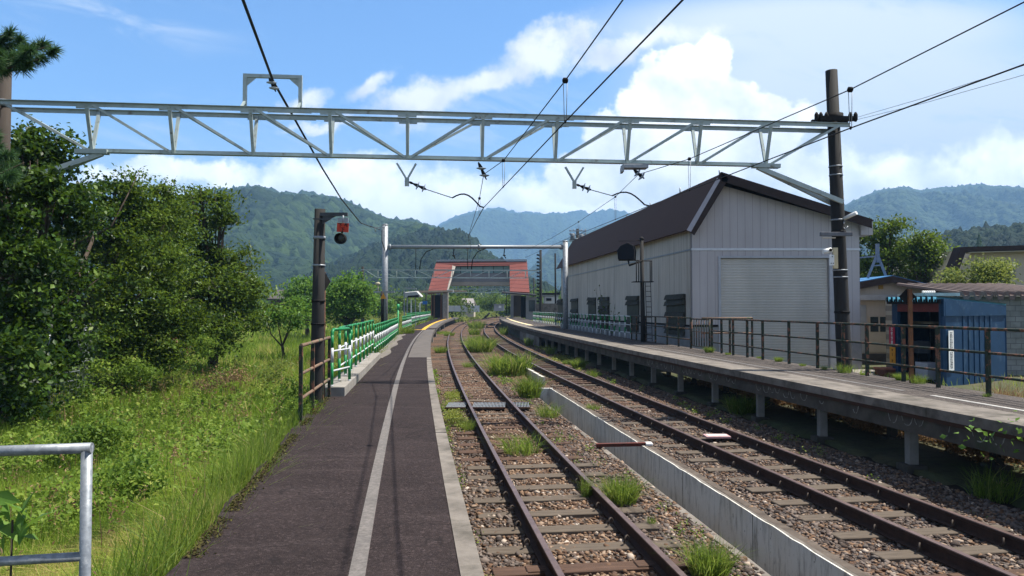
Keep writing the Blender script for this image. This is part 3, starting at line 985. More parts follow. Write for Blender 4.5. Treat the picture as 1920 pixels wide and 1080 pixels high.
guard_fence('green and white hooped guard fence running from the concrete kerb along the left platform', lambda y: PLL(y) + .05, 13.75, 43.8, lambda y: .165 if y < 23.9 else .0, STL, 'l')
guard_fence('short green and white guard fence section just past the tall green post', lambda y: PLL(y) + .05, 49.5, 59.5, lambda y: 0, STL, 'l')
guard_fence('far green and white guard fence with weeds, reaching the left footbridge stair', lambda y: PLL(y) - .35, 61, 104, lambda y: .12, STL, 'l')
guard_fence('green and white hooped guard fence beside the shed on the right platform', lambda y: 8.35 - .0824 * y, 34.6, 74.5, lambda y: ZRP, STR, 'r')
# tall green post at the fence end
A = (PLL(44.4) + .06, 44.4)
t = thing('gate_post', 'tall thin green post standing at the end of the left guard fence', 'post', (*A, 0))
mb = MB(); mb.tube([(*A, -.1), (*A, 1.55)], .045, 10); mb.tube([(*A, 1.55), (A[0], A[1], 1.85)], .075, 10); mb.build('post', M('light_green_paint', (.05, .33, .13), (.04, .28, .11), 6, .45), t)

# ------------------------------------------------------------------ rusty pipe railings
def railing(label, name, pts, base, H, posts, mats, rp=.028, rr=.021, levels=(1, .64, .29), group=None, mids=None):
    """pts: plan line of the posts"""
    t = thing(name, label, 'railing', (pts[0][0], pts[0][1], base), group)
    for (x, y) in posts:
        mb = MB(); mb.bar((x, y, base - .25), (x, y, base + H), rp * 2, rp * 2, side=(1, .1, 0))
        mb.build('post', mats[0], t, bevel=.004)
    for h in levels:
        mb = MB(); mb.tube([(x, y, base + H * h) for x, y in pts], rr * (1.15 if h == 1 else 1), 10)
        mb.build('rail', mats[1] if h == 1 else (mats[2] if len(mats) > 2 else mats[1]), t)
    return t
p0, p1 = G(563.4, 791), G(617, 744)
posts = [(p0[0] + (p1[0] - p0[0]) * k, p0[1] + (p1[1] - p0[1]) * k) for k in (0, .36, .70, 1)]
railing('short rusty green pipe railing beside the signal post at the left platform edge', 'pipe_railing', [posts[0], posts[-1]], 0, 1.07, posts, (m_oldgreen, m_rustgreen), .026, .024, (1, .63, .30))
# long railing on the right platform
yy_ = [6.2, 7.7, 9.2, 10.7, 12.2, 13.4, 14.5, 15.7, 16.6, 17.7, 19.1, 20.6, 21.6, 22.6, 23.5, 24.3]
pp = [(PRR(y) - (.08 if y < 14 else 0), y) for y in yy_]
railing('long rusting green pipe railing along the right platform in front of the big shed', 'pipe_railing', [pp[0], pp[4], pp[8], pp[-1]], ZRP, 1.08, pp, (m_oldgreen, m_oldgreen), .03, .022)
pp = [(PRR(y) + .02, y) for y in (26.3, 27.6, 28.9, 30.4, 31.8, 33.2, 34.0)]
railing('rusting green pipe railing between the small gate and the guard fence', 'pipe_railing', [pp[0], pp[-1]], ZRP, 1.08, pp, (m_oldgreen, m_oldgreen), .03, .022)
# gate of upright bars
gt = thing('platform_gate', 'narrow rusty green gate of upright bars in the right railing', 'gate', (PRR(24.5), 24.5, ZRP))
mb = MB()
ga, gb = (PRR(24.5), 24.5), (PRR(26.15), 26.15)
lerp = lambda a, b, k: tuple(a[i] + (b[i] - a[i]) * k for i in range(len(a)))
mb.tube([(*ga, ZRP + 1.05), (*gb, ZRP + 1.05)], .024, 8); mb.tube([(*ga, ZRP + .12), (*gb, ZRP + .12)], .02, 8); mb.tube([(*ga, ZRP + .62), (*gb, ZRP + .62)], .014, 8)
mb.build('gate_frame', m_oldgreen, gt)
for k in np.linspace(0, 1, 8):
    q = lerp(ga, gb, k)
    mb = MB(); mb.tube([(*q, ZRP + .1), (*q, ZRP + 1.05)], .016 if 0 < k < 1 else .03, 8); mb.build('bar', m_oldgreen, gt)
# landing rail behind the gate
a = P(1316, 600, 25.0); b = P(1410, 597, 25.6)
pl_posts = [(b[0], b[1]), (lerp(a, b, .55)[0], lerp(a, b, .55)[1])]
railing('rusty handrail of the small landing behind the right platform railing', 'handrail', [(a[0], a[1]), (b[0], b[1])], -.55, 1.82, pl_posts, (m_oldgreen, m_rustgreen), .03, .024, (1, .72))

# galvanised pipe rail in the left foreground
A = P(163, 830, 3.5)
gl = thing('pipe_rail', 'galvanised steel pipe rail in the left foreground corner', 'railing', (A[0], A[1], -.2))
mb = MB()
mb.tube([(A[0], A[1], -.6), (A[0], A[1], A[2] - .012)], .0245, 20)
mb.build('post', m_galv, gl)
B = P(-120, 842, 3.42)
mb = MB(); mb.tube([(A[0] + .024, A[1], A[2] - .024), (B[0], B[1], B[2] - .02)], .0245, 20); mb.build('top_rail', m_galv, gl)
A2, B2 = P(160, 1043, 3.5), P(-120, 1060, 3.42)
mb = MB(); mb.tube([A2, B2], .0215, 20); mb.build('lower_rail', m_galv, gl)

# ================================================================== GANTRIES AND POLES
def gantry(label, LX, LY, RX, RY, zt, zb, nb=9, group=None, inset=1.75, split=4, extend=True):
    """triangular lattice beam: two top chords, one bottom chord, V posts and diagonals"""
    t = thing('catenary_gantry', label, 'gantry', ((LX + RX) / 2, (LY + RY) / 2, zt), group)
    d = np.array([RX - LX, RY - LY]); Ln = np.linalg.norm(d); d /= Ln
    n = np.array([-d[1], d[0]])
    top = lambda s, side: (LX + d[0] * s + n[0] * .30 * side, LY + d[1] * s + n[1] * .30 * side, zt)
    bot = lambda s: (LX + d[0] * s, LY + d[1] * s, zb)
    for side in (-1, 1):
        mb = MB(); mb.bar(top(-.25, side), top(Ln + .12, side), .10, .012); mb.bar(tuple(np.array(top(-.25, side)) + (0, 0, -.047)), tuple(np.array(top(Ln + .12, side)) + (0, 0, -.047)), .012, .08)
        for k in (.32, .63):
            q = top(Ln * k, side); mb.bar((q[0] - d[0] * .45, q[1] - d[1] * .45, zt - .06), (q[0] + d[0] * .45, q[1] + d[1] * .45, zt - .06), .03, .085)
        mb.build('top_chord', m_paint, t)
    b0, b1 = inset, Ln - inset
    mb = MB(); mb.bar(bot(b0 - .1), bot(b1 + .1), .13, .014); mb.bar(tuple(np.array(bot(b0 - .1)) + (0, 0, .045)), tuple(np.array(bot(b1 + .1)) + (0, 0, .045)), .012, .075)
    mb.build('bottom_chord', m_paint, t)
    st = np.linspace(b0, b1, nb + 1)
    for i, s in enumerate(st):
        mb = MB()
        for side in (-1, 1):
            mb.bar(np.array(top(s, side)) + (0, 0, -.04), np.array(bot(s)) + (0, 0, .02), .065, .05)
        for side in (-1, 1):
            q = top(s, side)
            mb.bar((q[0] - d[0] * .2, q[1] - d[1] * .2, zt - .075), (q[0] + d[0] * .2, q[1] + d[1] * .2, zt - .075), .014, .10)
        mb.build('upright', m_paint, t)
        # diagonals rise towards the middle on both halves
        if i <= split:
            s2 = st[i - 1] if i > 0 else 0.0
        else:
            s2 = None
        if s2 is not None:
            mb = MB()
            for side in (-1, 1):
                mb.bar(np.array(top(s2 + .12, side)) + (0, 0, -.05), np.array(bot(s - .05)) + (0, 0, .03), .06, .05)
            mb.build('diagonal', m_paint, t)
        if i >= split:
            s3 = st[i + 1] if i < nb else Ln
            mb = MB()
            for side in (-1, 1):
                mb.bar(np.array(bot(s + .06)) + (0, 0, .03), np.array(top(s3 - .12, side)) + (0, 0, -.05), .06, .05)
            mb.build('diagonal', m_paint, t)
    if extend:
        for s, pole, sg in ((b0, 0.0, -1), (b1, Ln, 1)):
            mb = MB()
            for side in (-1, 1):
                mb.bar(np.array(bot(s + .2 * -sg)) + (0, 0, -.02), (LX + d[0] * pole + n[0] * .19 * side, LY + d[1] * pole + n[1] * .19 * side, zb - .82), .075, .10)
            mb.build('knee_brace', m_paint, t)
            q = bot(s)
            mb = MB(); mb.bar((q[0] - d[0] * .32, q[1] - d[1] * .32, zb + .01), (q[0] + d[0] * .32, q[1] + d[1] * .32, zb + .01), .17, .09)
            mb.build('gusset', m_paint, t)
    return t
TL_, TR_ = (-10.52, 15.35), (7.58, 17.28)
ZT, ZBm = 5.83, 4.86
gantry('large pale green lattice gantry spanning both tracks overhead in the foreground', *TL_, *TR_, ZT, ZBm)
tpl = lambda px, py: ONP(px, py, TL_, TR_)

def pole(label, base, top, r0, r1, mat, bands=(), name='concrete_pole', cat='pole', group=None, n=18):
    t = thing(name, label, cat, base, group)
    mb = MB(); mb.tube([np.array(base) + (0, 0, -.3), base, lerp(base, top, .5), top], [r0, r0, (r0 + r1) / 2, r1], n); mb.build('shaft', mat, t)
    for k, m_, h in bands:
        q = lerp(base, top, k); rr = r0 + (r1 - r0) * k
        mb = MB(); mb.lathe((q[0], q[1], q[2] - h / 2), [(rr + .004, 0), (rr + .012, 0), (rr + .012, h), (rr + .004, h)], n=18); mb.build('band', m_, t)
    return t
rp = pole('thick dark weathered concrete pole at the right end of the foreground gantry', (7.72, 17.3, -.9), (7.46, 17.3, 7.15), .172, .132, m_pole,
     [(.72, m_galv, .03), (.695, m_galv, .03), (.565, m_galv, .035), (.53, m_black, .07), (.42, m_galvd, .03), (.40, m_galvd, .03), (.30, m_black, .05)])
mb = MB()
q = (7.52, 17.28, 6.02)
mb.bar((7.10, 17.1, 5.98), (7.95, 17.15, 5.98), .10, .10); mb.bar((7.05, 17.46, 5.98), (7.9, 17.48, 5.98), .10, .10)
for x in (7.02, 7.12, 7.25, 7.8, 7.92):
    mb.lathe((x, 17.1, 5.9), [(.025, 0), (.05, .05), (.05, .16), (.02, .22)], n=8)
mb.lathe((7.5, 17.28, 5.92), [(.16, 0), (.205, 0), (.205, .2), (.16, .2)], n=14)
mb.build('pole_clamp', m_black, rp)
lp = pole('brownish concrete pole at the far left end of the foreground gantry, below the pine branch', (-10.56, 15.36, -1.2), (-10.52, 15.36, 6.75), .15, .125, m_poleb, [(.885, m_galvd, .14)])
# fittings on the right pole, each a thing of its own
t = thing('pole_lamp', 'white tube lamp sticking out of the dark right pole', 'lamp', P(1583, 410, 17.2))
A, B = P(1583, 410, 17.15), P(1606, 399, 16.9)
mb = MB(); mb.tube([A, B], .045, 10); mb.build('lamp_tube', m_white, t)
mb = MB(); mb.tube([P(1583, 412, 17.15), P(1581, 425, 17.2), P(1585, 430, 17.1), P(1590, 424, 17.1)], .012, 6); mb.build('bracket', m_galvd, t)
t = thing('crossarm', 'grey steel cross arm bolted to the dark right pole', 'cross arm', P(1568, 440, 17.1))
mb = MB(); mb.bar(P(1538, 439, 17.05), P(1597, 439, 17.05), .10, .09); mb.build('arm', M('grey_arm', (.16, .165, .18), (.10, .10, .11), 8, .6), t, bevel=.008)
mb = MB(); mb.bar(P(1542, 446, 17.02), P(1566, 446, 17.02), .06, .025); mb.build('timber_strip', m_beige, t)
t = thing('security_camera', 'white camera looking left on a cream board on the right pole', 'camera', P(1566, 480, 17.05))
A = P(1566, 484, 17.06)
mb = MB(); mb.box((A[0] - .055, A[1] - .03, A[2] - .24), (A[0] + .055, A[1] + .02, A[2] + .24)); mb.build('back_board', M('cream_board', (.55, .47, .30), (.46, .39, .25), 5, .7), t, bevel=.006)
A, B = P(1543, 472, 16.95), P(1558, 469, 16.98)
mb = MB(); mb.tube([A, B], [.052, .062], 12); mb.build('camera_body', m_white, t)
mb = MB(); mb.tube([P(1555.5, 468, 16.9), P(1559.5, 469, 16.9)], .034, 10); mb.build('lens', m_black, t)
A = P(1559, 488, 16.95)
mb = MB(); mb.box((A[0] - .06, A[1] - .05, A[2] - .12), (A[0] + .045, A[1], A[2] + .12)); mb.build('junction_box', m_white, t, bevel=.006)
for dx, dz in ((-.03, -.07), (.02, -.07), (.0, .08)):
    mb = MB(); mb.lathe((A[0] + dx, A[1] - .05, A[2] + dz), [(.012, 0), (.012, .006)], (0, -1, 0), 8); mb.build('socket', m_black, t)
# small frame standing on the gantry
t = thing('cable_frame', 'small pale green steel portal frame standing on top of the gantry', 'frame', tpl(510, 205))
FL, FR = tpl(459, 205), tpl(563, 207)
zf0, zf1 = ZT + .02, tpl(510, 143)[2]
mb = MB()
for q in (FL, FR):
    for dyy in (-.0,):
        mb.bar((q[0], q[1], zf0), (q[0], q[1], zf1), .075, .075, side=(1, .1, 0))
        mb.bar((q[0], q[1] - .2, zf0 + .0), (q[0], q[1], zf0 + .18), .05, .04)
mb.bar((FL[0] - .037, FL[1], zf1 - .005), (FR[0] + .037, FR[1], zf1 - .005), .075, .075)
dX = np.array(FR) - np.array(FL); dX /= np.linalg.norm(dX)
for q, sg in ((FL, 1), (FR, -1)):
    mb.prism([(q[0], q[1] - .01, zf1 - .045), (q[0] + sg * .24 * dX[0], q[1] - .01 + sg * .24 * dX[1], zf1 - .045), (q[0], q[1] - .01, zf1 - .26)], (0, .012, 0))
mb.build('frame', m_paint, t)

# ------------------------------------------------------------------ overhead wires
def insulator(label, a, b, group, r=.045):
    t = thing('insulator', label, 'insulator', a, group)
    a = np.array(a); b = np.array(b); d = b - a; L = np.linalg.norm(d); d /= L
    mb = MB(); mb.lathe(a, [(.012, 0), (.02, .05 * L), (.03, .1 * L), (.05, .32 * L), (.02, .40 * L), (.03, .45 * L), (.05, .72 * L), (.02, .8 * L), (.014, L)], d, 12); mb.build('fitting', m_black, t)
    for k in (.36, .76):
        mb = MB(); mb.lathe(a + d * L * k, [(.03, -.02), (.105, -.012), (.11, 0), (.04, .03)], d, 16); mb.build('disc', M('porcelain', (.30, .34, .38), (.2, .22, .25), 6, .25), t)
    return t
W1 = [P(1340, -60, 4.9), P(1280, 0, 5.43)]
def zc(px, py, z):
    g = ray(px, py); tt = (z - EYE) / g[2]
    return (g[0] * tt, g[1] * tt, z)
K1 = zc(907, 389, 3.86)              # contact wire 1 at the gantry
K2 = tpl(1217, 386)
c1pts = [zc(1400, -120, 3.86), zc(1280, 0, 3.86), zc(1060, 228, 3.86), K1, P(893, 414, 20.5), P(880, 440, 26)]
hang1 = [(1058, 150), (944, 301)]
def overhead(label, contact, messenger, hangers, org, rc=.0085, rm=.0075):
    t = thing('overhead_line', label, 'overhead line', org)
    mb = MB(); mb.tube(contact, rc, 8); mb.build('contact_wire', m_wire, t)
    mb = MB(); mb.tube(messenger, rm, 8); mb.build('messenger_wire', m_wire, t)
    for a, b, r in hangers:
        mb = MB()
        a = np.array(a); b = np.array(b)
        mb.tube([a + (-.024, 0, 0), b + (-.012, 0, 0)], .0045, 5); mb.tube([a + (.024, 0, 0), b + (.012, 0, 0)], .0045, 5)
        mb.build('hanger', m_galvd, t)
        mb = MB()
        mb.lathe(a - (r, 0, 0), [(r * .4, 0), (r, r * .35), (r, r * 1.6), (r * .4, 2 * r)], (1, 0, 0), 12)
        mb.build('clip', m_black, t)
        mb = MB()
        mb.lathe(b - (.01, 0, -.0), [(.012, 0), (.022, .004), (.022, .016), (.012, .02)], (1, 0, 0), 10)
        mb.build('clip', m_black, t)
    return t
# line over the left track (depths follow from the level contact wire)
def on_c(px, pts):
    """point of a wire (polyline in space) at a picture column"""
    for a, b in zip(pts[:-1], pts[1:]):
        pa, pb = [960 + F * q[0] / (q[1] * math.cos(PITCH) + (q[2] - EYE) * math.sin(PITCH)) for q in (a, b)]
        if min(pa, pb) - 1e-6 <= px <= max(pa, pb) + 1e-6:
            lo, hi = 0., 1.
            for _ in range(40):
                m_ = (lo + hi) / 2
                q = lerp(a, b, m_)
                pm = 960 + F * q[0] / (q[1] * math.cos(PITCH) + (q[2] - EYE) * math.sin(PITCH))
                if (pm - px) * (pb - pa) < 0: lo = m_
                else: hi = m_
            return lerp(a, b, (lo + hi) / 2)
I1 = tpl(907, 327)
h1a = on_c(1060, c1pts); h1b = on_c(944, c1pts); h1c = on_c(899, c1pts)
m1a = (h1a[0], h1a[1], P(1058, 151, h1a[1])[2]); m1b = (h1b[0], h1b[1], P(944, 301, h1b[1])[2]); m1c = (h1c[0], h1c[1], P(900, 372, h1c[1])[2])
m1 = [(m1a[0] + (m1a[0] - m1b[0]) * 1.2, m1a[1] + (m1a[1] - m1b[1]) * 1.2, m1a[2] + .16), m1a, m1b, I1, m1c, P(882, 430, 26)]
far1 = [P(880, 440, 26), P(878, 452, 34), P(884, 466, 48)]
overhead('overhead contact and messenger wires above the left track', c1pts + far1[1:], m1 + [P(878, 444, 34), P(884, 460, 48)], [(m1a, h1a, .036), (m1b, h1b, .034), (m1c, h1c, .032)], K1)
c2z = 3.9
c2pts = [zc(2000, 85, c2z), zc(1920, 121, c2z), zc(1595, 240, c2z), K2, P(1150, 413, 22), P(1060, 449, 34), P(985, 483, 48)]
I2 = tpl(1197, 327)
h2a = on_c(1595, c2pts); h2b = on_c(1293, c2pts); h2c = on_c(1154, c2pts); h2d = on_c(1085, c2pts)
def over(h, px, py):
    return (h[0], h[1], P(px, py, h[1])[2])
m2a, m2b, m2c, m2d = over(h2a, 1593, 168), over(h2b, 1293, 298), over(h2c, 1154, 369), over(h2d, 1085, 416)
m2 = [(m2a[0] + .85, m2a[1] - 4.6, m2a[2] + .13), m2a, m2b, I2, m2c, m2d, P(1035, 446, 34), P(985, 470, 48)]
overhead('overhead contact and messenger wires above the right track', c2pts, m2, [(m2a, h2a, .036), (m2b, h2b, .034), (m2c, h2c, .03), (m2d, h2d, .03)], K2)
# suspension insulators under the beam
insulator('black disc insulator hanging from the gantry above the left track', tpl(897, 304), tpl(912, 337), 'suspension insulators')
insulator('black disc insulator hanging under the grey box of the gantry', tpl(1188, 318), tpl(1208, 335), 'suspension insulators')
mb = MB(); mb.bar(tpl(1166, 313), tpl(1213, 313), .26, .09)
t = thing('gantry_box', 'grey trough box fixed under the gantry beside the right track', 'box', tpl(1190, 312)); mb.build('trough', m_galvd, t, bevel=.01)
mb = MB(); q = tpl(1166, 317); mb.box((q[0] - .02, q[1] - .14, q[2] - .08), (q[0] + .03, q[1] + .14, q[2] + .05)); mb.build('end_flange', m_galvd, t)
# registration arms: V bracket, insulator, curved arm to the contact wire
def reg(label, v0, v1, vb, ins_end, mid_, K):
    t = thing('registration_arm', label, 'registration arm', vb, 'registration arms')
    mb = MB(); mb.bar(v0, vb, .05, .04); mb.bar(v1, vb, .05, .04); mb.box((vb[0] - .045, vb[1] - .03, vb[2] - .14), (vb[0] + .045, vb[1] + .03, vb[2] + .04)); mb.build('bracket', m_paint, t)
    a = np.array(vb) + (.05, 0, -.05); b = np.array(ins_end); d = b - a; L = np.linalg.norm(d); d /= L
    mb = MB(); mb.lathe(a, [(.02, 0), (.03, .1 * L), (.018, .25 * L), (.04, .45 * L), (.02, .55 * L), (.04, .8 * L), (.016, L)], d, 10)
    body = mb.build('insulator', m_black, t)
    for k in (.5, .85):
        mb = MB(); mb.lathe(a + d * L * k, [(.03, -.015), (.09, -.008), (.092, .004), (.03, .02)], d, 14); mb.build('disc', MATS['porcelain'], body)
    mb = MB(); mb.tube([b, mid_], .009, 6); mb.build('pull_wire', m_wire, t)
    m2_ = np.array(mid_); K = np.array(K)
    pts = [m2_ + (K - m2_) * k + np.array([0, 0, .17 * math.sin(math.pi * min(k * 1.15, 1)) ]) for k in np.linspace(0, 1, 9)]
    mb = MB(); mb.tube(pts, .017, 8); mb.build('curved_arm', m_black, t)
    return t
reg('V bracket with insulator and curved arm holding the left contact wire', tpl(744, 306), tpl(780, 307), tpl(763, 337), tpl(799, 355), tpl(848, 371), K1)
reg('V bracket with insulator and curved arm holding the right contact wire', tpl(1060, 313), tpl(1094, 314), tpl(1077, 342), tpl(1108, 356), tpl(1148, 367), K2)
# feeder cable over the small frame, then sagging to the tubular portal
fz = tpl(512, 152)
f0 = zc(452, -10, fz[2] + .05)
f00 = lerp(fz, f0, 1.6)
PB = 48.0
pk = P(716, 432, PB - .3)
pk2 = P(716, 470, PB + .6)
fe = [f00, f0, fz]
b_ = P(545, 210, 17.2); c_ = P(604, 315, 22); d_ = P(640, 373, 27); e_ = P(676, 418, 36)
fe += [b_, c_, d_, e_, pk]
t = thing('feeder_cable', 'thick black feeder cable sagging from the small frame to the tubular portal', 'cable', fz)
mb = MB(); mb.tube(fe[:4], .027, 10); mb.tube(fe[3:], [.026, .025, .025, .025, .025], 10); mb.build('cable', m_wire, t)
insulator('pale insulator holding the feeder cable under the small frame', tpl(505, 146), tpl(517, 172), 'suspension insulators')
for k, (a0, b0) in enumerate((((1600, 222), (1925, 121)), ((1600, 226), (1925, 139)))):
    A, B = P(*a0, 17.4), P(*b0, 12.2)
    t = thing('thin_wire', ('upper' if k == 0 else 'lower') + ' of two thin wires leaving the clamp of the dark right pole', 'wire', A)
    mb = MB(); mb.tube([A, lerp(A, B, .5)[:2] + (lerp(A, B, .5)[2] - .03,), B], .0045, 6); mb.build('strand', M('thin_wire', (.10, .11, .12), (.08, .08, .09), 3, .5), t)

# ------------------------------------------------------------------ second portal of steel tube
t = thing('tube_portal', 'grey steel tube portal spanning both tracks in the middle distance', 'portal', P(722, 600, PB))
xl, xr = P(722, 463, PB)[0], P(1060, 463, 52)[0]
zb_ = P(722, 463, PB)[2]
ztl, ztr = P(722, 421, PB)[2], P(1060, 452, 52)[2]
zbr = P(1060, 463, 52)[2]
for x, y, zt_, r in ((xl, PB, ztl, .19), (xr, 52., ztr, .185)):
    mb = MB(); mb.tube([(x, y, -1.1), (x, y, zt_ - .02)], r, 18); mb.lathe((x, y, zt_ - .05), [(r + .015, 0), (r + .015, .05), (r * .5, .09), (0.01, .09)], n=16); mb.build('post', m_galvd, t)
mb = MB(); mb.tube([(xl + .1, PB, zb_), (xr - .1, 52., zbr)], .125, 18)
for k in (.0, .5, 1.):
    q = lerp((xl + .3, PB, zb_), (xr - .3, 52., zbr), k); dq = np.array([xr - xl, 52. - PB, zbr - zb_]); dq /= np.linalg.norm(dq)
    mb.lathe(np.array(q) - dq * .05, [(.13, 0), (.19, 0), (.19, .1), (.13, .1)], dq, 16)
mb.build('beam', m_galv, t)
for px in (795, 893, 978):
    pass
for px, k in ((845, .36), (940, .60)):
    q = lerp((xl, PB, zb_), (xr, 52., zbr), (px - 722) / (1060 - 722))
    mb = MB(); mb.tube([(q[0], q[1], q[2] - .12), (q[0] - .05, q[1], q[2] - .55), (q[0] + .08, q[1] - .1, q[2] - .78)], .035, 8); mb.lathe((q[0] - .02, q[1], q[2] - .62), [(.03, 0), (.11, .02), (.11, .05), (.03, .08)], n=10); mb.build('insulator', m_black, t)
for px in (810, 905):
    q = lerp((xl, PB, zb_), (xr, 52., zbr), (px - 722) / (1060 - 722))
    mb = MB(); mb.tube([(q[0], q[1], q[2] - .1), (q[0] - .55, q[1], q[2] - .3), (q[0] - .9, q[1], q[2] - .8), (q[0] - 1.0, q[1], q[2] - 1.5)], .03, 6); mb.tube([(q[0] - 1.25, q[1], q[2] - .1), (q[0] - 1.25, q[1], q[2] - 1.5)], .022, 6); mb.build('drop_bracket', m_black, t)
mb = MB(); mb.bar((xl, PB - .2, ztl - .22), (xl - .65, PB - .3, ztl - .22), .06, .05); mb.tube([(xl - .62, PB - .3, ztl - .22), (xl - .55, PB - .3, ztl - .5)], .03, 6); mb.build('cable_bracket', m_galvd, t)
# continuation of the feeder below the bracket
t = thing('feeder_tail', 'short black cable tail dropping beside the left post of the tube portal', 'cable', pk)
mb = MB(); mb.tube([pk, P(716, 452, PB - .2), P(722, 470, PB - .22)], .025, 8); mb.build('cable', m_wire, t)

# ================================================================== SIGNAL POST ON THE LEFT PLATFORM
sb, stp = (-3.32, 12.7, -.6), (P(600, 390, 12.55)[0], 12.55, P(600, 392, 12.55)[2])
sp = pole('slim dark concrete post carrying a red plate and round signal over the left platform', sb, stp, .125, .088, m_pole, [(.875, m_galvd, .05), (.755, m_galvd, .025), (.60, m_black, .045), (.50, m_black, .03), (.15, m_galvd, .03)], name='signal_post', cat='post')
aq = P(606, 402, 12.5); ae = P(652, 402, 12.5)
mb = MB()
mb.bar((aq[0] - .05, aq[1], aq[2]), (ae[0], ae[1], ae[2]), .07, .055); mb.prism([(aq[0], aq[1] - .01, aq[2] + .0), (aq[0] + .22, aq[1] - .01, aq[2] - .02), (aq[0] - .02, aq[1] - .01, aq[2] - .17)], (0, .02, 0))
mb.bar((aq[0] - .14, aq[1] - .1, aq[2] - .085), (aq[0] + .14, aq[1] - .08, aq[2] - .1), .02, .02)
mb.build('arm', M('dark_arm', (.06, .065, .075), (.035, .036, .04), 7, .5), sp)
pc = P(642, 426, 12.42)
t = thing('stop_sign', 'red plate with black characters hanging above the round signal', 'sign', pc)
mb = MB(); mb.tube([P(643.5, 404, 12.45), P(643, 418, 12.45)], .014, 8); mb.box((pc[0] - .085, pc[1] + .02, pc[2] + .085), (pc[0] + .09, pc[1] + .05, pc[2] + .16)); mb.build('hanger', M('clear_bracket', (.25, .28, .31), (.2, .22, .25), 5, .3), t)
hw, hh = .098, .075
mb = MB(); mb.hexa([(pc[0] - hw, pc[1] + .008, pc[2] - hh), (pc[0] + hw, pc[1] + .008, pc[2] - hh - .012), (pc[0] + hw, pc[1] + .016, pc[2] - hh - .012), (pc[0] - hw, pc[1] + .016, pc[2] - hh), (pc[0] - hw + .008, pc[1] + .008, pc[2] + hh), (pc[0] + hw + .008, pc[1] + .008, pc[2] + hh - .010), (pc[0] + hw + .008, pc[1] + .016, pc[2] + hh - .010), (pc[0] - hw + .008, pc[1] + .016, pc[2] + hh)])
plate = mb.build('plate', m_red, t)
def text(body, x, y, z, size, mat, parent, rot=(math.pi / 2, 0, 0), name='lettering'):
    cu = bpy.data.curves.new(name, 'FONT')
    cu.body = body
    cu.size = size
    cu.align_x = 'CENTER'; cu.align_y = 'CENTER'
    cu.extrude = .0008
    cu.offset = size * .018
    cu.materials.append(mat)
    tmp = bpy.data.objects.new('tmp', cu)
    COL.objects.link(tmp)
    bpy.context.view_layer.update()
    me = bpy.data.meshes.new_from_object(tmp.evaluated_get(bpy.context.evaluated_depsgraph_get()))
    bpy.data.objects.remove(tmp)
    o = bpy.data.objects.new(name, me)
    COL.objects.link(o)
    o.parent = parent
    of = ORG[parent.name]
    o.location = (x - of[0], y - of[1], z - of[2])
    o.rotation_euler = rot
    ORG[o.name] = of
    return o
text('下 本', pc[0] + .01, pc[1] + .004, pc[2] + .032, .075, m_black, plate)
text('下', pc[0] + .003, pc[1] + .004, pc[2] - .042, .075, m_black, plate)
sc_ = P(640, 447, 12.42)
t = thing('round_signal', 'small round black repeater signal hanging under the red plate', 'signal', sc_)
mb = MB(); mb.lathe((sc_[0], sc_[1] + .06, sc_[2]), [(.03, 0), (.088, .02), (.092, .06), (.092, .13), (.080, .13), (.076, .07), (.0, .068)], (-.12, -1, -.05), 22); mb.build('housing', m_black, t)
mb = MB(); mb.lathe((sc_[0], sc_[1] - .008, sc_[2]), [(.070, 0), (.06, .008), (.03, .014), (.0, .016)], (-.12, -1, -.05), 20); mb.build('lens', M('amber_dark_lens', (.05, .048, .035), (.035, .034, .026), 6, .25), t)
mb = MB(); mb.tube([(sc_[0] + .005, sc_[1] + .01, sc_[2] + .09), (pc[0], pc[1] + .012, pc[2] - hh + .01)], .016, 8); mb.build('neck', m_black, t)
# conduit and diamond plate strapped behind the post
t = thing('diamond_plate', 'small black diamond plate seen edge-on behind the left signal post', 'sign', P(608, 525, 13.2))
q = P(608, 528, 13.3)
mb = MB(); mb.prism([(q[0], q[1], q[2] + .17), (q[0] + .075, q[1] + .12, q[2]), (q[0], q[1], q[2] - .17), (q[0] - .06, q[1] - .1, q[2])], (.012, -.008, 0)); mb.build('plate', m_black, t)
mb = MB(); mb.tube([(q[0], q[1] + .03, -.5), (q[0], q[1] + .03, q[2] + .17)], .018, 8); mb.build('stake', m_rust, t)

# ================================================================== SEARCHLIGHT SIGNAL ON THE RIGHT PLATFORM
YS = 31.6
s0 = P(1206, 640, YS); s1 = P(1203, 449, YS)
t = thing('signal_mast', 'dark signal mast with ladder cage and black hooded head before the shed wall', 'signal', (s0[0], YS, ZRP))
mb = MB(); mb.tube([(s0[0], YS, -.3), (s1[0], YS, s1[2])], [.105, .075], 14); mb.lathe((s1[0], YS, s1[2]), [(.095, 0), (.095, .06), (.02, .12)], n=12); mb.build('mast', m_pole, t)
hc = P(1176, 473, YS - .1)
mb = MB()
w_, h_ = .36, .34
oc = [(-.36, -.36), (.36, -.36), (.39, .02), (.33, .26), (.06, .40), (-.24, .26), (-.40, .05)]
mb.prism([(hc[0] + x, hc[1], hc[2] + z) for x, z in oc], (0, .06, 0))
hd = mb.build('backboard', m_black, t, bevel=.01)
mb = MB(); mb.prism([(hc[0] + x * .92 - .03, hc[1] - .03, hc[2] + z * .92) for x, z in oc], (-.1, -.45, 0)); mb.build('hood', M('black_hood', (.007, .008, .012), (.005, .006, .009), 5, .7, spec=.15), t, bevel=.012)
mb = MB(); mb.tube([(hc[0] + .05, hc[1], hc[2] - .36), (hc[0] + .08, YS - .1, hc[2] - .56), (s0[0], YS - .1, P(1203, 490, YS)[2] + .04)], .045, 8); mb.tube([P(1160, 452, YS), P(1203, 451, YS)], .012, 6); mb.build('bracket', m_black, t)
mb = MB()
zc0, zc1 = P(1200, 528, YS)[2], P(1200, 489, YS)[2]
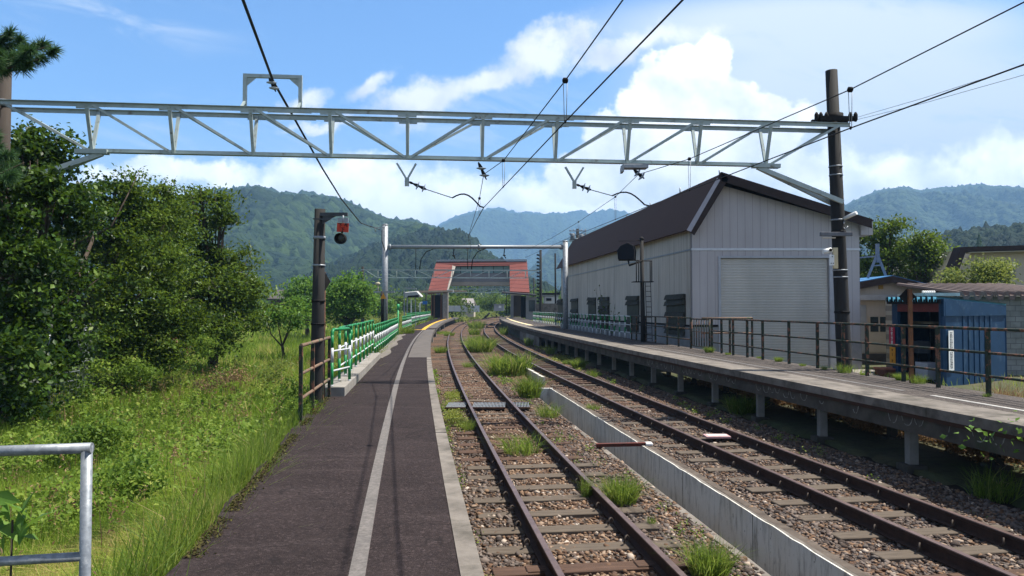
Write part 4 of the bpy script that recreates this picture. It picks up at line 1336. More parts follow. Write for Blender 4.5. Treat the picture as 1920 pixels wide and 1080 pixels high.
for px in (1193, 1197.5, 1219, 1222):
    a = P(px, 489, YS - .25 if px < 1200 else YS + .1)
    mb.tube([(a[0], a[1], zc0), (a[0], a[1], zc1)], .022, 6)
a, b = P(1191, 489, YS - .25), P(1223, 489, YS + .1)
mb.tube([(a[0], a[1], zc1), (s0[0], YS + .1, zc1), (b[0], b[1], zc1)], .02, 6)
a, b = P(1187, 530, YS - .2), P(1224, 527, YS - .1)
mb.hexa([(a[0], YS - .35, zc0 - .03), (b[0], YS - .35, zc0 - .03), (b[0], YS + .25, zc0 - .03), (a[0], YS + .25, zc0 - .03), (a[0], YS - .35, zc0), (b[0], YS - .35, zc0), (b[0], YS + .25, zc0), (a[0], YS + .25, zc0)])
mb.build('cage', m_black, t)
mb = MB()
la, lb = P(1210, 530, YS - .15), P(1220, 530, YS - .15)
la2, lb2 = P(1213, 640, YS - .4), P(1223, 640, YS - .4)
mb.tube([la, la2], .014, 6); mb.tube([lb, lb2], .014, 6)
for k in np.linspace(.06, .95, 11):
    mb.tube([lerp(la, la2, k), lerp(lb, lb2, k)], .011, 6)
mb.build('ladder', m_black, t)

# diamond sign seen from behind, fixed to the right railing
q = P(1701.5, 556, 14.3)
t = thing('diamond_sign', 'black back of a diamond sign on a rusty post at the right railing', 'sign', (q[0], q[1], ZRP))
mb = MB(); mb.prism([(q[0], q[1], q[2] + .165), (q[0] + .165, q[1], q[2]), (q[0], q[1], q[2] - .165), (q[0] - .165, q[1], q[2])], (0, .006, 0)); mb.build('plate', m_black, t)
mb = MB(); mb.bar((q[0] + .03, q[1] - .03, q[2] + .14), (q[0] + .04, q[1] - .03, .1), .07, .05, side=(1, 0, 0)); mb.build('post', M('orange_rust', (.20, .085, .035), (.10, .05, .03), 9, .8, bstr=.3), t)

# ================================================================== THE BIG SHED
YG = 30.0
ZG = -.9
c0 = P(1298, 578, YG); c1_ = P(1613, 578, YG)
XL, XR = c0[0], c1_[0]
SDIR = np.array([-.118, 1.0])
LB = 28.5
FA, FB = (XL, YG), (XL + SDIR[0] * LB, YG + LB)
ap = P(1345, 345, YG); el = P(1303, 432, YG); er = P(1612, 420, YG)
m_gable = panel_mat('gable_siding', (.45, .41, .405), .306, 0, .55, .25)
m_side = panel_mat('side_siding', (.50, .45, .39), .306, 1, .5, .75)
m_roofm = panel_mat('brown_ribbed_roof', (.050, .028, .023), .26, 1, .5, .2, .14)
sh = thing('maintenance_shed', 'big grey ribbed shed with brown roof and roller door on the right', 'shed', (XL, YG, ZG))
dx0, dx1, dzt = P(1351, 484, YG)[0], P(1554, 484, YG)[0], P(1450, 484, YG)[2]
D = .25
mb = MB()   # gable wall around the door opening
zs = lambda x: (el[2] + (ap[2] - el[2]) * (x - XL) / (ap[0] - XL)) if x < ap[0] else ap[2] + (er[2] - ap[2]) * (x - ap[0]) / (XR - ap[0])
mb.prism([(XL, YG, ZG), (dx0, YG, ZG), (dx0, YG, zs(dx0)), (ap[0], YG, ap[2]), (XL, YG, el[2])], (0, D, 0))
mb.prism([(dx0, YG, dzt), (dx1, YG, dzt), (dx1, YG, zs(dx1)), (dx0, YG, zs(dx0))], (0, D, 0))
mb.prism([(dx1, YG, ZG), (XR, YG, ZG), (XR, YG, zs(XR)), (dx1, YG, zs(dx1))], (0, D, 0))
mb.build('gable_wall', m_gable, sh)
def sidep(s, z, off=0.0):
    return (XL + SDIR[0] * s - off, YG + s, z)
ZE = el[2] + .12
mb = MB(); mb.hexa([sidep(D + .002, ZG), (XL + .2 + SDIR[0] * D, YG + D + .002, ZG), (XL + .2 + SDIR[0] * LB, YG + LB, ZG), sidep(LB, ZG), sidep(D + .002, ZE), (XL + .2 + SDIR[0] * D, YG + D + .002, ZE), (XL + .2 + SDIR[0] * LB, YG + LB, ZE), sidep(LB, ZE)])
mb.build('side_wall', m_side, sh)
mb = MB(); mb.hexa([(XR - .2, YG + D + .002, ZG), (XR, YG + D + .002, ZG), (XR + SDIR[0] * LB, YG + LB, ZG), (XR - .2 + SDIR[0] * LB, YG + LB, ZG), (XR - .2, YG + D + .002, er[2] - .1), (XR, YG + D + .002, er[2] - .1), (XR + SDIR[0] * LB, YG + LB, er[2] - .1), (XR - .2 + SDIR[0] * LB, YG + LB, er[2] - .1)])
mb.build('side_wall', m_gable, sh)
mb = MB(); q0 = XL + SDIR[0] * LB; q1 = XR + SDIR[0] * LB
mb.prism([(q0, YG + LB, ZG), (q1, YG + LB, ZG), (q1, YG + LB, er[2] - .1), (ap[0] + SDIR[0] * LB, YG + LB, ap[2] - .1), (q0, YG + LB, ZE)], (0, .2, 0)); mb.build('gable_wall', m_gable, sh)
# roof: steep left face, long gentle right face, with overhang
OV = .55
elo = (XL - .30, el[2] - .05)           # eave lower edge, outside the wall
ero = (XR + .22, er[2] + .05)
apo = (ap[0], ap[2] + .30)
def roofslab(name, a, b, th, s0, s1, mat, rise=0):
    mb = MB()
    d = np.array([b[0] - a[0], b[1] - a[1]]); d /= np.linalg.norm(d)
    n = np.array([-d[1], d[0]]) * th
    c = []
    for s in (s0, s1):
        ox = SDIR[0] * s
        for q in (a, b, (b[0] + n[0], b[1] + n[1]), (a[0] + n[0], a[1] + n[1])):
            c.append((q[0] + ox, YG + s, q[1]))
    mb.hexa(c)
    return mb.build(name, mat, sh)
roofslab('roof_slope', elo, (apo[0] - .02, apo[1] - .02), .06, -OV, LB + .4, m_roofm)
roofslab('roof_slope', apo, ero, .06, -OV, LB + .4, m_roofm)
# barge boards at the gable
def barge(a, b, h, th=.05, s=-OV - .06, dz=.08, mat=m_dbrown, name='barge_board'):
    mb = MB()
    mb.prism([(a[0], YG + s, a[1] + dz), (b[0], YG + s, b[1] + dz), (b[0], YG + s, b[1] + dz - h), (a[0], YG + s, a[1] + dz - h)], (0, th, 0))
    mb.build(name, mat, sh)
barge((apo[0], apo[1]), (ero[0], ero[1]), .36)
d = np.array([apo[0] - elo[0], apo[1] - elo[1]]); d /= np.linalg.norm(d); nrm = np.array([d[1], -d[0]])
mb = MB()
o1 = [np.array(elo) + np.array([-.03, .02]), np.array(apo) + np.array([-.02, .08]), np.array(apo) + nrm * .30 + np.array([.02, -.05]), np.array(elo) + nrm * .30 + np.array([0, -.05])]
mb.prism([(q[0], YG - OV - .06, q[1]) for q in o1], (0, .05, 0)); mb.build('barge_board', m_dbrown, sh)
# pale strip painting the lit side of the steep barge
mb = MB()
o2 = [np.array(elo) + np.array([-.05, .0]), np.array(apo) - d * .25 + np.array([-.05, .05]), np.array(apo) - d * .25 + nrm * .12 + np.array([-.03, .03]), np.array(elo) + nrm * .14]
mb.prism([(q[0], YG - OV - .075, q[1]) for q in o2], (0, .012, 0)); mb.build('lit_barge_edge', M('lilac_lit_edge', (.36, .34, .38), (.28, .27, .30), 5, .5), sh)
# soffit under the gable overhang
mb = MB(); mb.prism([(apo[0], YG - OV, apo[1] - .03), (ero[0], YG - OV, ero[1] - .03), (ero[0], YG - OV, ero[1] - .05), (apo[0], YG - OV, apo[1] - .05)], (0, OV - .01, 0)); mb.build('soffit', m_dbrown, sh)
# gutter box end at the right eave
mb = MB(); q = P(1614, 441, YG); q2 = P(1633, 413, YG); mb.box((XR + .004, YG - .15, q[2]), (q2[0], YG + .8, q2[2] - .04)); mb.build('gutter_box', m_gable, sh)
mb = MB(); mb.box((XR + .0, YG - .2, q2[2] - .037), (q2[0] + .03, YG + .85, q2[2])); mb.build('gutter_cap', m_dbrown, sh)
# white trim line and dark base line
zt1 = P(1450, 467.5, YG)[2]
mb = MB(); mb.box((XL - .02, YG - .03, zt1 - .045), (XR + .02, YG - .003, zt1 + .045)); mb.build('trim_strip', M('white_trim', (.62, .62, .64), (.5, .5, .52), 4, .5), sh)
mb = MB(); mb.hexa([sidep(0, zt1 - .03, .03), sidep(0, zt1 - .03, .003), sidep(LB, zt1 - .03, .003), sidep(LB, zt1 - .03, .03), sidep(0, zt1 + .03, .03), sidep(0, zt1 + .03, .003), sidep(LB, zt1 + .03, .003), sidep(LB, zt1 + .03, .03)]); mb.build('trim_strip', m_galvd, sh)
zpl = P(1320, 613, YG)[2]
mb = MB(); mb.box((XL - .03, YG - .035, ZG), (dx0 - .13, YG - .003, zpl)); mb.build('plinth', M('block_plinth', (.26, .255, .26), (.20, .20, .205), 3, .9, bstr=.2), sh); mb = MB(); mb.box((dx1 + .35, YG - .035, ZG), (XR + .03, YG - .003, P(1600, 640, YG)[2])); mb.build('plinth', M('block_plinth', (.26, .255, .26), (.20, .20, .205), 3, .9, bstr=.2), sh)
mb = MB(); mb.hexa([sidep(0, ZG, .04), sidep(0, ZG, .003), sidep(LB, ZG, .003), sidep(LB, ZG, .04), sidep(0, zpl, .04), sidep(0, zpl, .003), sidep(LB, zpl, .003), sidep(LB, zpl, .04)]); mb.build('plinth', MATS['block_plinth'], sh)
mb = MB(); mb.box((XL - .06, YG - .06, zpl + .003), (dx0 - .13, YG - .003, zpl + .09)); mb.hexa([sidep(0, zpl + .003, .06), sidep(0, zpl + .003, .003), sidep(LB, zpl + .003, .003), sidep(LB, zpl + .003, .06), sidep(0, zpl + .08, .06), sidep(0, zpl + .08, .003), sidep(LB, zpl + .08, .003), sidep(LB, zpl + .08, .06)])
mb.build('base_flashing', m_black, sh)
# roller door
mb = MB()
rows = []
n = 70
for i in range(n + 1):
    z = ZG + (dzt - ZG) * i / n
    for k, (dz_, dy_) in enumerate(((0, .0), (.25, -.018), (.6, -.018), (.85, 0))):
        zz = z + dz_ * (dzt - ZG) / n
        if zz <= dzt: rows.append([(dx0 + .02, YG + .10 + dy_, zz), (dx1 - .02, YG + .10 + dy_, zz)])
mb.sheet(rows)
rd = mb.build('roller_door', M('roller_door_steel', (.54, .505, .46), (.43, .405, .37), .7, .5, .1, stretch=(1, 1, .3)), sh)
mb = MB()
mb.box((dx0 - .10, YG - .045, ZG), (dx0 - .003, YG + .12, dzt + .08)); mb.box((dx1 + .003, YG - .045, ZG), (dx1 + .30, YG + .12, dzt + .08)); mb.box((dx0 - .002, YG - .045, dzt + .003), (dx1 + .002, YG + .12, dzt + .08))
mb.build('door_frame', M('door_frame_grey', (.40, .40, .42), (.33, .33, .35), 4, .5), sh)
# louvred side windows with broken slats
m_slat = M('dark_louvre', (.060, .058, .048), (.032, .031, .026), 5, .85, spec=.12)
for (pa, pb, zt_, zb2) in ((1251, 1286, 552, 602), (1177, 1199, 555, 604), (1125, 1143, 557, 600), (1104, 1118, 558, 596), (1072, 1084, 560, 592), (1047, 1056, 561, 590)):
    a = ONP(pa, 570, FA, FB); b = ONP(pb, 570, FA, FB)
    pm = (pa + pb) / 2
    zt2 = ONP(pm, zt_, FA, FB)[2]; zb3 = ONP(pm, zb2, FA, FB)[2] - .5
    sa, sb_ = b[1] - YG, a[1] - YG
    mb = MB(); mb.hexa([sidep(sa, zb3, .05), sidep(sa, zb3, .006), sidep(sb_, zb3, .006), sidep(sb_, zb3, .05), sidep(sa, zt2, .05), sidep(sa, zt2, .006), sidep(sb_, zt2, .006), sidep(sb_, zt2, .05)])
    wn_ = mb.build('window', M('grimy_dark_window', (.035, .034, .024), (.014, .014, .012), 2.5, .5, spec=.2), sh)
    z = zt2
    i = 0
    while z > zb3 + .1:
        if random.random() < .55 or i == 0:
            k0 = random.uniform(-.05, .02); k1 = random.uniform(-.02, .05); tl = random.uniform(-.04, .04)
            mb = MB(); mb.hexa([sidep(sa + k0, z - .21 + tl, .16), sidep(sa + k0, z - .19 + tl, .06), sidep(sb_ + k1, z - .19 - tl, .06), sidep(sb_ + k1, z - .21 - tl, .16), sidep(sa + k0, z - .02 + tl, .10), sidep(sa + k0, z + tl, .055), sidep(sb_ + k1, z - tl, .055), sidep(sb_ + k1, z - .02 - tl, .10)])
            mb.build('slat', m_slat, wn_)
        z -= .25
        i += 1
# lightning wire posts on the ridge
for px, py in ((1349, 318), (1275, 352), (1219, 380), (1175, 402), (1140, 420)):
    rdir = ((apo[0], YG), (apo[0] + SDIR[0] * LB, YG + LB))
    q = ONP(px, py, *rdir)
    mb = MB(); mb.tube([(q[0], q[1], apo[1] - .05), (q[0], q[1], q[2])], .03, 8); mb.build('ridge_rod', m_galvd, sh)

# ================================================================== BUILDINGS AND THINGS AT THE RIGHT
m_blue = M('blue_painted_metal', (.009, .038, .092), (.007, .029, .068), 2.5, .5, bstr=.05, c3=(.05, .09, .14), scale3=3)
C = G(1769, 727, ZG); Lf = G(1674, 708, ZG); Rt = G(1886, 714, ZG)
bz = {'C': P(1769, 560, C[1])[2], 'L': P(1672, 560, Lf[1])[2], 'R': P(1886, 574, Rt[1])[2]}
t = thing('storage_shed', 'small blue metal shed with an open dark front and wavy roof edge', 'shed', C)
Bk = (Lf[0] + Rt[0] - C[0], Lf[1] + Rt[1] - C[1])
def wallbox(a, b, z0, z1a, z1b, th, n_in, mb=None):
    """wall from plan a to plan b, thickness th along n_in"""
    mb = mb or MB()
    n = np.array(n_in, float) * th
    mb.hexa([(a[0], a[1], z0), (b[0], b[1], z0), (b[0] + n[0], b[1] + n[1], z0), (a[0] + n[0], a[1] + n[1], z0), (a[0], a[1], z1a), (b[0], b[1], z1b), (b[0] + n[0], b[1] + n[1], z1b), (a[0] + n[0], a[1] + n[1], z1a)])
    return mb
dR = np.array([Rt[0] - C[0], Rt[1] - C[1]]); LR = np.linalg.norm(dR); dR /= LR
nR = np.array([-dR[1], dR[0]])
dL = np.array([Lf[0] - C[0], Lf[1] - C[1]]); LL = np.linalg.norm(dL); dL /= LL
nL = np.array([dL[1], -dL[0]])
wallbox(C, Rt, ZG, bz['C'] - .12, bz['R'] - .12, .06, nR).build('side_wall', m_blue, t)
mb = MB()
for k in np.linspace(.30, .74, 6):
    a = (C[0] + dR[0] * LR * k, C[1] + dR[1] * LR * k)
    q0 = np.array(a) - nR * .022
    mb.hexa([(q0[0], q0[1], ZG + .05), (q0[0] + dR[0] * .13, q0[1] + dR[1] * .13, ZG + .05), (a[0] + dR[0] * .13, a[1] + dR[1] * .13, ZG + .05), (a[0], a[1], ZG + .05), (q0[0], q0[1], 1.42), (q0[0] + dR[0] * .13, q0[1] + dR[1] * .13, 1.42), (a[0] + dR[0] * .13, a[1] + dR[1] * .13, 1.42), (a[0], a[1], 1.42)])
mb.build('wall_ribs', m_blue, t)
wallbox((C[0] - nR[0] * .05, C[1] - nR[1] * .05), (Rt[0] - nR[0] * .05, Rt[1] - nR[1] * .05), bz['C'] - .55, bz['C'], bz['R'] + .02, .10, nR).build('top_band', m_blue, t)
wallbox((C[0] + dL[0] * .001, C[1]), (C[0] + dL[0] * .22, C[1] + dL[1] * .22), ZG, bz['C'] - .1, bz['C'] - .1, .10, nL).build('door_jamb', m_blue, t)
j0 = (C[0] + dL[0] * (LL - .42), C[1] + dL[1] * (LL - .42))
wallbox(j0, Lf, ZG, bz['L'] - .1, bz['L'] - .1, .10, nL).build('door_jamb', m_blue, t)
wallbox((C[0] + dL[0] * .22, C[1] + dL[1] * .22), j0, bz['C'] - .42, bz['C'] - .14, bz['L'] - .14, .08, nL).build('red_lintel', M('dull_red', (.16, .028, .022), (.11, .02, .018), 4, .6), t)
wallbox(Lf, Bk, ZG, bz['L'] - .12, bz['R'] - .2, .05, -nR).build('side_wall', m_blue, t)
wallbox(Rt, Bk, ZG, bz['R'] - .12, bz['R'] - .2, .05, nL).build('back_wall', m_blue, t)
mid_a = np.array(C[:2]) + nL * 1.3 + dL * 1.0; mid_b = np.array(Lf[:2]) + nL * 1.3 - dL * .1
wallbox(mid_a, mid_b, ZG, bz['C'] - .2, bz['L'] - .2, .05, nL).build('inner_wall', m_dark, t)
# corrugated roof
mb = MB(); rows = []
nc = 84
for i in range(nc + 1):
    k = i / nc
    a = np.array(C[:2]) + dL * (LL + .2) * k - dL * .1 - nL * .18
    b = np.array(Rt[:2]) + dL * (LL + .2) * k - dL * .1 + dR * .1
    wv = .085 * (1 if (i % 8) in (0, 1, 2, 7) else -1)
    za = bz['C'] + (bz['L'] - bz['C']) * k
    rows.append([(a[0], a[1], za + wv - .02), (b[0], b[1], bz['R'] + wv)])
mb.sheet(rows)
mb.build('roof', M('sky_blue_roof_sheet', (.09, .30, .42), (.07, .24, .33), 3, .5), t)
mb = MB()
a0 = np.array(C[:2]) - nL * .13 - dL * .1; a1 = np.array(Lf[:2]) - nL * .13 + dL * .1
wallbox(a0, a1, bz['C'] - .15, bz['C'] - .02, bz['L'] - .02, .04, nL).build('fascia', m_black, t)
def on_face(px, py, a, b, out):
    q = ONP(px, py, a, b)
    return q
def facesign(px0, py0, px1, py1, a, b, nrm, mat, name, label, cat, th=.012, off=.05):
    q0 = ONP(px0, py0, a, b); q1 = ONP(px1, py0, a, b); z1 = q0[2]; z0 = ONP(px0, py1, a, b)[2]
    o = np.array(nrm) * -off
    mb = MB(); wallbox((q0[0] + o[0], q0[1] + o[1]), (q1[0] + o[0], q1[1] + o[1]), z0, z1, z1, th, nrm, mb)
    t_ = thing(name, label, cat, (q0[0] + o[0], q0[1] + o[1], z0))
    pl_ = mb.build('plate', mat, t_)
    ctr = ((q0[0] + q1[0]) / 2 + o[0] - nrm[0] * .004, (q0[1] + q1[1]) / 2 + o[1] - nrm[1] * .004)
    return t_, pl_, ctr, z0, z1, math.hypot(q1[0] - q0[0], q1[1] - q0[1])
rotL = (math.pi / 2, 0, math.atan2(-nL[0], nL[1]))
t2, p2, ctr, z0, z1, wd_ = facesign(1669.5, 613, 1680, 648, C[:2], Lf[:2], nL, m_crimson, 'warning_sign', 'crimson upright sign with white characters on the left jamb of the blue shed', 'sign')
for i, ch in enumerate('火気厳禁'):
    text(ch, ctr[0], ctr[1], z1 - (z1 - z0) * (i + .5) / 4.1, (z1 - z0) / 4.3, m_white, p2, rotL)
t2, p2, ctr, z0, z1, wd_ = facesign(1670.5, 650, 1681, 682, C[:2], Lf[:2], nL, m_orange, 'warning_sign', 'orange upright sign below the crimson one on the blue shed jamb', 'sign')
def marks(ctr, z0, z1, wd_, nrm, along, spots, name='worn_mark'):
    for (u_, v_, w__, h__) in spots:
        c = np.array(ctr) + np.array(along) * u_
        mb = MB(); mb.obox(c, along, nrm, w__, .002, z0 + (z1 - z0) * v_ - h__, z0 + (z1 - z0) * v_ + h__); mb.build(name, m_black, p2)
marks(ctr, z0, z1, wd_, nL, dL, [(0, .86, .05, .012), (0, .80, .04, .012), (.0, .56, .012, .05), (0, .24, .06, .01), (0, .19, .012, .05), (0.03, .15, .02, .012)])
t2, p2, ctr, z0, z1, wd_ = facesign(1775.5, 620, 1785, 695, C[:2], Rt[:2], nR, m_white, 'notice_board', 'white upright notice strip on the corner of the blue shed', 'sign')
sp_ = []
for i in range(22):
    vv = .95 - i * .042
    if abs(vv - .5) < .05: continue
    for uu in (-.045, .035):
        sp_.append((uu + random.uniform(-.008, .008), vv, random.uniform(.012, .026), .018))
marks(ctr, z0, z1, wd_, nR, dR, sp_)
# things in and around the blue shed
q = ONP(1754, 657, (C[0] + nL[0] * .4, C[1] + nL[1] * .4), (Lf[0] + nL[0] * .4, Lf[1] + nL[1] * .4))
t = thing('notice_card', 'small white card with a dark heart-like spot inside the shed opening', 'card', q)
mb = MB(); wallbox((q[0], q[1]), (q[0] - dL[0] * .62, q[1] - dL[1] * .62), q[2] - .20, q[2], q[2], .01, nL, mb); mb.build('card', m_white, t)
p2 = t; marks((q[0] - dL[0] * .45 - nL[0] * .006, q[1] - dL[1] * .45 - nL[1] * .006), q[2] - .2, q[2], .6, nL, dL, [(0, .6, .06, .025)])
q = G(1731, 717, ZG)
t = thing('cabinet', 'pale grey metal cabinet standing low at the shed opening', 'cabinet', q)
mb = MB(); mb.obox((q[0] + .25, q[1] + .1), -dL, nL, .42, .25, ZG + .12, ZG + .66); mb.build('body', M('grey_cabinet', (.42, .42, .46), (.34, .34, .37), 3, .5), t, bevel=.01)
mb = MB()
for sx in (-.35, .35):
    for sy in (-.18, .18):
        mb.obox((q[0] + .25 - dL[0] * sx + nL[0] * sy, q[1] + .1 - dL[1] * sx + nL[1] * sy), -dL, nL, .02, .02, ZG - .05, ZG + .118)
mb.build('legs', m_black, t)
mb = MB(); mb.tube([(q[0] + .0, q[1] - .1, ZG + .3), (q[0] + .05, q[1] - .7, ZG + .05), (q[0] + .1, q[1] - .9, ZG + .35), (q[0] + .1, q[1] - 1.0, ZG + .05)], .012, 6); mb.build('hose', m_galv, t)
q = ONP(1703, 640, mid_a - nL * .35, mid_b - nL * .35)
t = thing('counter', 'dim grey box shelf inside the dark opening of the blue shed', 'shelf', q)
mb = MB(); mb.obox((q[0] - dL[0] * .6, q[1] - dL[1] * .6), dL, nL, .6, .2, .0, .42); mb.build('box', M('dim_grey', (.12, .125, .135), (.08, .085, .09), 3, .6), t, bevel=.01)
mb = MB(); mb.obox((q[0] - dL[0] * 1.2, q[1] - dL[1] * 1.2), dL, nL, .9, .15, 1.05, 1.13); mb.build('shelf_board', M('old_board', (.22, .18, .12), (.15, .12, .08), 5, .8), t)
for dz_ in (-.7, .7):
    mb = MB(); mb.obox((q[0] - dL[0] * (.6 + dz_ * .6), q[1] - dL[1] * (.6 + dz_ * .6)), dL, nL, .03, .15, ZG, -.002); mb.build('leg', m_dark, t)
q = G(1660, 709, ZG)
t = thing('brick_step', 'low red brown brick step left of the blue shed', 'step', q)
mb = MB(); mb.box((q[0], q[1], ZG - .1), (q[0] + .75, q[1] + .8, ZG + .28)); mb.box((q[0] + .25, q[1] - .35, ZG - .1), (q[0] + .75, q[1] - .003, ZG + .12)); mb.build('bricks', M('red_brick', (.17, .065, .04), (.11, .045, .03), 9, .9, bstr=.3), t, bevel=.01)
mb = MB(); mb.box((q[0] - .04, q[1] - .03, ZG + .283), (q[0] + .78, q[1] + .8, ZG + .34)); mb.build('top_slab', M('brick_top', (.32, .12, .075), (.24, .09, .06), 7, .85), t)
q = G(1648, 704, ZG)
t = thing('concrete_slab', 'pale concrete paving slab between the right pole and the blue shed', 'paving slab', q)
mb = MB(); a = G(1600, 704, ZG + .04); mb.box((a[0], a[1] - .2, ZG - .1), (q[0] + .9, q[1] + 2.2, ZG + .06)); mb.build('slab', m_concl, t, bevel=.01)
t = thing('bollard', 'slim grey post with a dark cap at the right corner of the big shed', 'post', G(1613, 690, ZG))
q = G(1613, 692, ZG); mb = MB(); mb.tube([q, (q[0], q[1], ZG + .72)], .065, 12); mb.lathe((q[0], q[1], ZG + .72), [(.065, 0), (.08, .02), (.075, .1), (.02, .14)], n=12); mb.build('post', m_galvd, t)

# block shed with brown wavy roof behind the blue shed
YK = 27.6
a, b = P(1762, 600, YK), P(2020, 600, YK)
zt_ = P(1800, 556, YK)[2]
t = thing('block_shed', 'grey concrete block shed with a brown wavy roof behind the blue shed', 'shed', (a[0], YK, ZG))
def block_mat():
    m, tt = newmat('concrete_blocks')
    co = obj_co(tt)
    mp = tt.n('ShaderNodeMapping', {0: co, 2: (R(90), 0, 0)}).outputs[0]
    br = tt.n('ShaderNodeTexBrick', {'Vector': mp, 'Color1': (.24, .25, .235, 1), 'Color2': (.19, .20, .19, 1), 'Mortar': (.11, .115, .11, 1), 'Scale': 1.0, 'Mortar Size': .012, 'Brick Width': .4, 'Row Height': .2})
    c = tt.mix(tt.ramp(tt.noise(co, 1.5, 6), [(.45, 0.), (.7, .6)]), br.outputs[0], (.08, .085, .075))
    finish(tt, c, .9, 0, tt.noise(co, 30, 4), .3, .01)
    return m
mb = MB(); mb.box((a[0], YK, ZG - .1), (b[0], YK + 4, zt_)); mb.build('wall', block_mat(), t)
mb = MB(); rows = []
x0, x1 = P(1785, 550, YK)[0], b[0]
n = 120
for i in range(n + 1):
    x = x0 + (x1 - x0) * i / n
    wv = .10 * math.sin(2 * math.pi * i / n * 11)
    wv = max(-.07, min(.09, wv * 1.5))
    rows.append([(x, YK - .35, zt_ + .10 + wv), (x, YK + 4, zt_ + .55 + wv)])
    
mb.sheet(rows)
rows2 = [[(r_[0][0], r_[0][1], r_[0][2] - .16), r_[0]] for r_ in rows]
mb.sheet(rows2)
mb.build('roof', M('brown_wavy_tiles', (.155, .115, .10), (.10, .075, .066), 5, .7, bstr=.2, stretch=(1, 1, 6)), t)
a2 = P(1724, 552, YK - .1)
mb = MB(); mb.box((a2[0], YK - .5, a2[2] - .06), (x0 - .003, YK + 1.5, a2[2] + .05)); mb.build('gutter', M('pale_gutter', (.42, .44, .42), (.30, .32, .30), 5, .5), t)
mb = MB(); 
for k in range(6):
    q = P(1731 + k * 4, 545, YK + .4); mb.lathe((q[0], q[1], a2[2] + .05), [(.05, 0), (.05, .08), (.02, .1)], n=8)
mb.build('roof_caps', m_white, t)

# beige house with blue roof and steel frames
YH = 33.5
t = thing('beige_house', 'small beige building with blue roof edge right of the big shed', 'house', P(1660, 690, YH))
xa, xb = P(1560, 600, YH)[0], P(1742, 600, YH)[0]
apx = P(1663, 517, YH); elx = P(1540, 540, YH); erx = P(1757, 540, YH)
mb = MB(); mb.prism([(xa, YH, ZG), (xb, YH, ZG), (xb, YH, erx[2] - .12), (apx[0], YH, apx[2] - .15), (xa, YH, elx[2] - .12)], (0, 7, 0)); mb.build('wall', panel_mat('beige_boards', (.50, .42, .335), .22, 0, .2, .2), t)
for nm, q in (('roof_slope', elx), ('roof_slope', erx)):
    mb = MB(); mb.prism([(apx[0], YH - .5, apx[2]), (q[0], YH - .5, q[2]), (q[0], YH - .5, q[2] - .07), (apx[0], YH - .5, apx[2] - .07)], (0, 8, 0)); mb.build(nm, M('blue_roof', (.045, .17, .36), (.035, .13, .28), 3, .45), t)
    mb = MB(); mb.prism([(apx[0], YH - .56, apx[2] - .03), (q[0], YH - .56, q[2] - .03), (q[0], YH - .56, q[2] - .33), (apx[0], YH - .56, apx[2] - .33)], (0, .05, 0)); mb.build('barge_board', m_dbrown, t)
q0, q1 = P(1612, 553, YH - .3), P(1722, 562, YH - .3)
mb = MB(); mb.box((q0[0] - 2, YH - .5, q1[2] - .02), (q1[0] - .6, YH - .003, q0[2])); mb.build('canopy_board', M('greyish_board', (.34, .33, .31), (.26, .25, .24), 4, .7), t)
q = P(1651, 538, YH); mb = MB(); mb.box((q[0] - .10, YH - .03, q[2] - .1), (q[0] + .11, YH - .003, q[2] + .1)); mb.build('vent', M('ochre_vent', (.40, .25, .07), (.3, .19, .05), 5, .7), t)
q0, q1 = P(1629, 592, YH), P(1668, 660, YH)
mb = MB(); mb.box((q0[0], YH - .04, q1[2]), (q1[0], YH - .003, q0[2])); dq = mb.build('door', m_beige, t)
for pa, pb in ((1631, 1646), (1649, 1664)):
    w0, w1 = P(pa, 594, YH), P(pb, 622, YH); mb = MB(); mb.box((w0[0], YH - .055, w1[2]), (w1[0], YH - .043, w0[2])); mb.build('window', m_glass, dq)
q0, q1 = P(1611, 572, YH), P(1624, 662, YH); mb = MB(); mb.box((q0[0], YH - .05, q1[2]), (q1[0], YH - .003, q0[2])); mb.build('shutter', M('grey_shutter', (.36, .36, .35), (.3, .3, .29), 3, .6), t)
q0, q1 = P(1614, 663, YH), P(1690, 682, YH); mb = MB(); mb.box((q0[0], YH - .06, q1[2] - .3), (q1[0], YH - .003, q0[2])); mb.build('dark_base', M('dark_base', (.075, .065, .06), (.05, .045, .04), 4, .8), t)
t = thing('roof_frame', 'grey blue steel A-frames standing on the blue roof', 'frame', P(1640, 517, YH + 1))
m_bf = M('blue_grey_steel', (.16, .20, .26), (.11, .14, .19), 5, .5)
for dyy, dx_ in ((0, 0), (2.6, -.65)):
    Yq = YH + .8 + dyy
    a_, b_, c_ = P(1627, 517, YH + .8), P(1661, 514, YH + .8), P(1645, 480, YH + .8)
    mb = MB()
    for q in (a_, b_): mb.bar((q[0] + dx_, Yq, q[2] - .1), (c_[0] + dx_, Yq, c_[2] + .1), .09, .09)
    mb.bar(((a_[0] + c_[0]) / 2 + dx_, Yq, (a_[2] + c_[2]) / 2), ((b_[0] + c_[0]) / 2 + dx_, Yq, (b_[2] + c_[2]) / 2), .06, .06)
    mb.build('a_frame', m_bf, t)
mb = MB(); q = P(1645, 457, YH + .8); mb.bar((q[0], YH + .8, P(1645, 492, YH + .8)[2]), (q[0], YH + .8, q[2]), .14, .12, side=(1, 0, 0)); mb.bar((c_[0], YH + .8, c_[2]), (c_[0] - .65, YH + 3.4, c_[2]), .06, .06); mb.build('mast', m_bf, t)

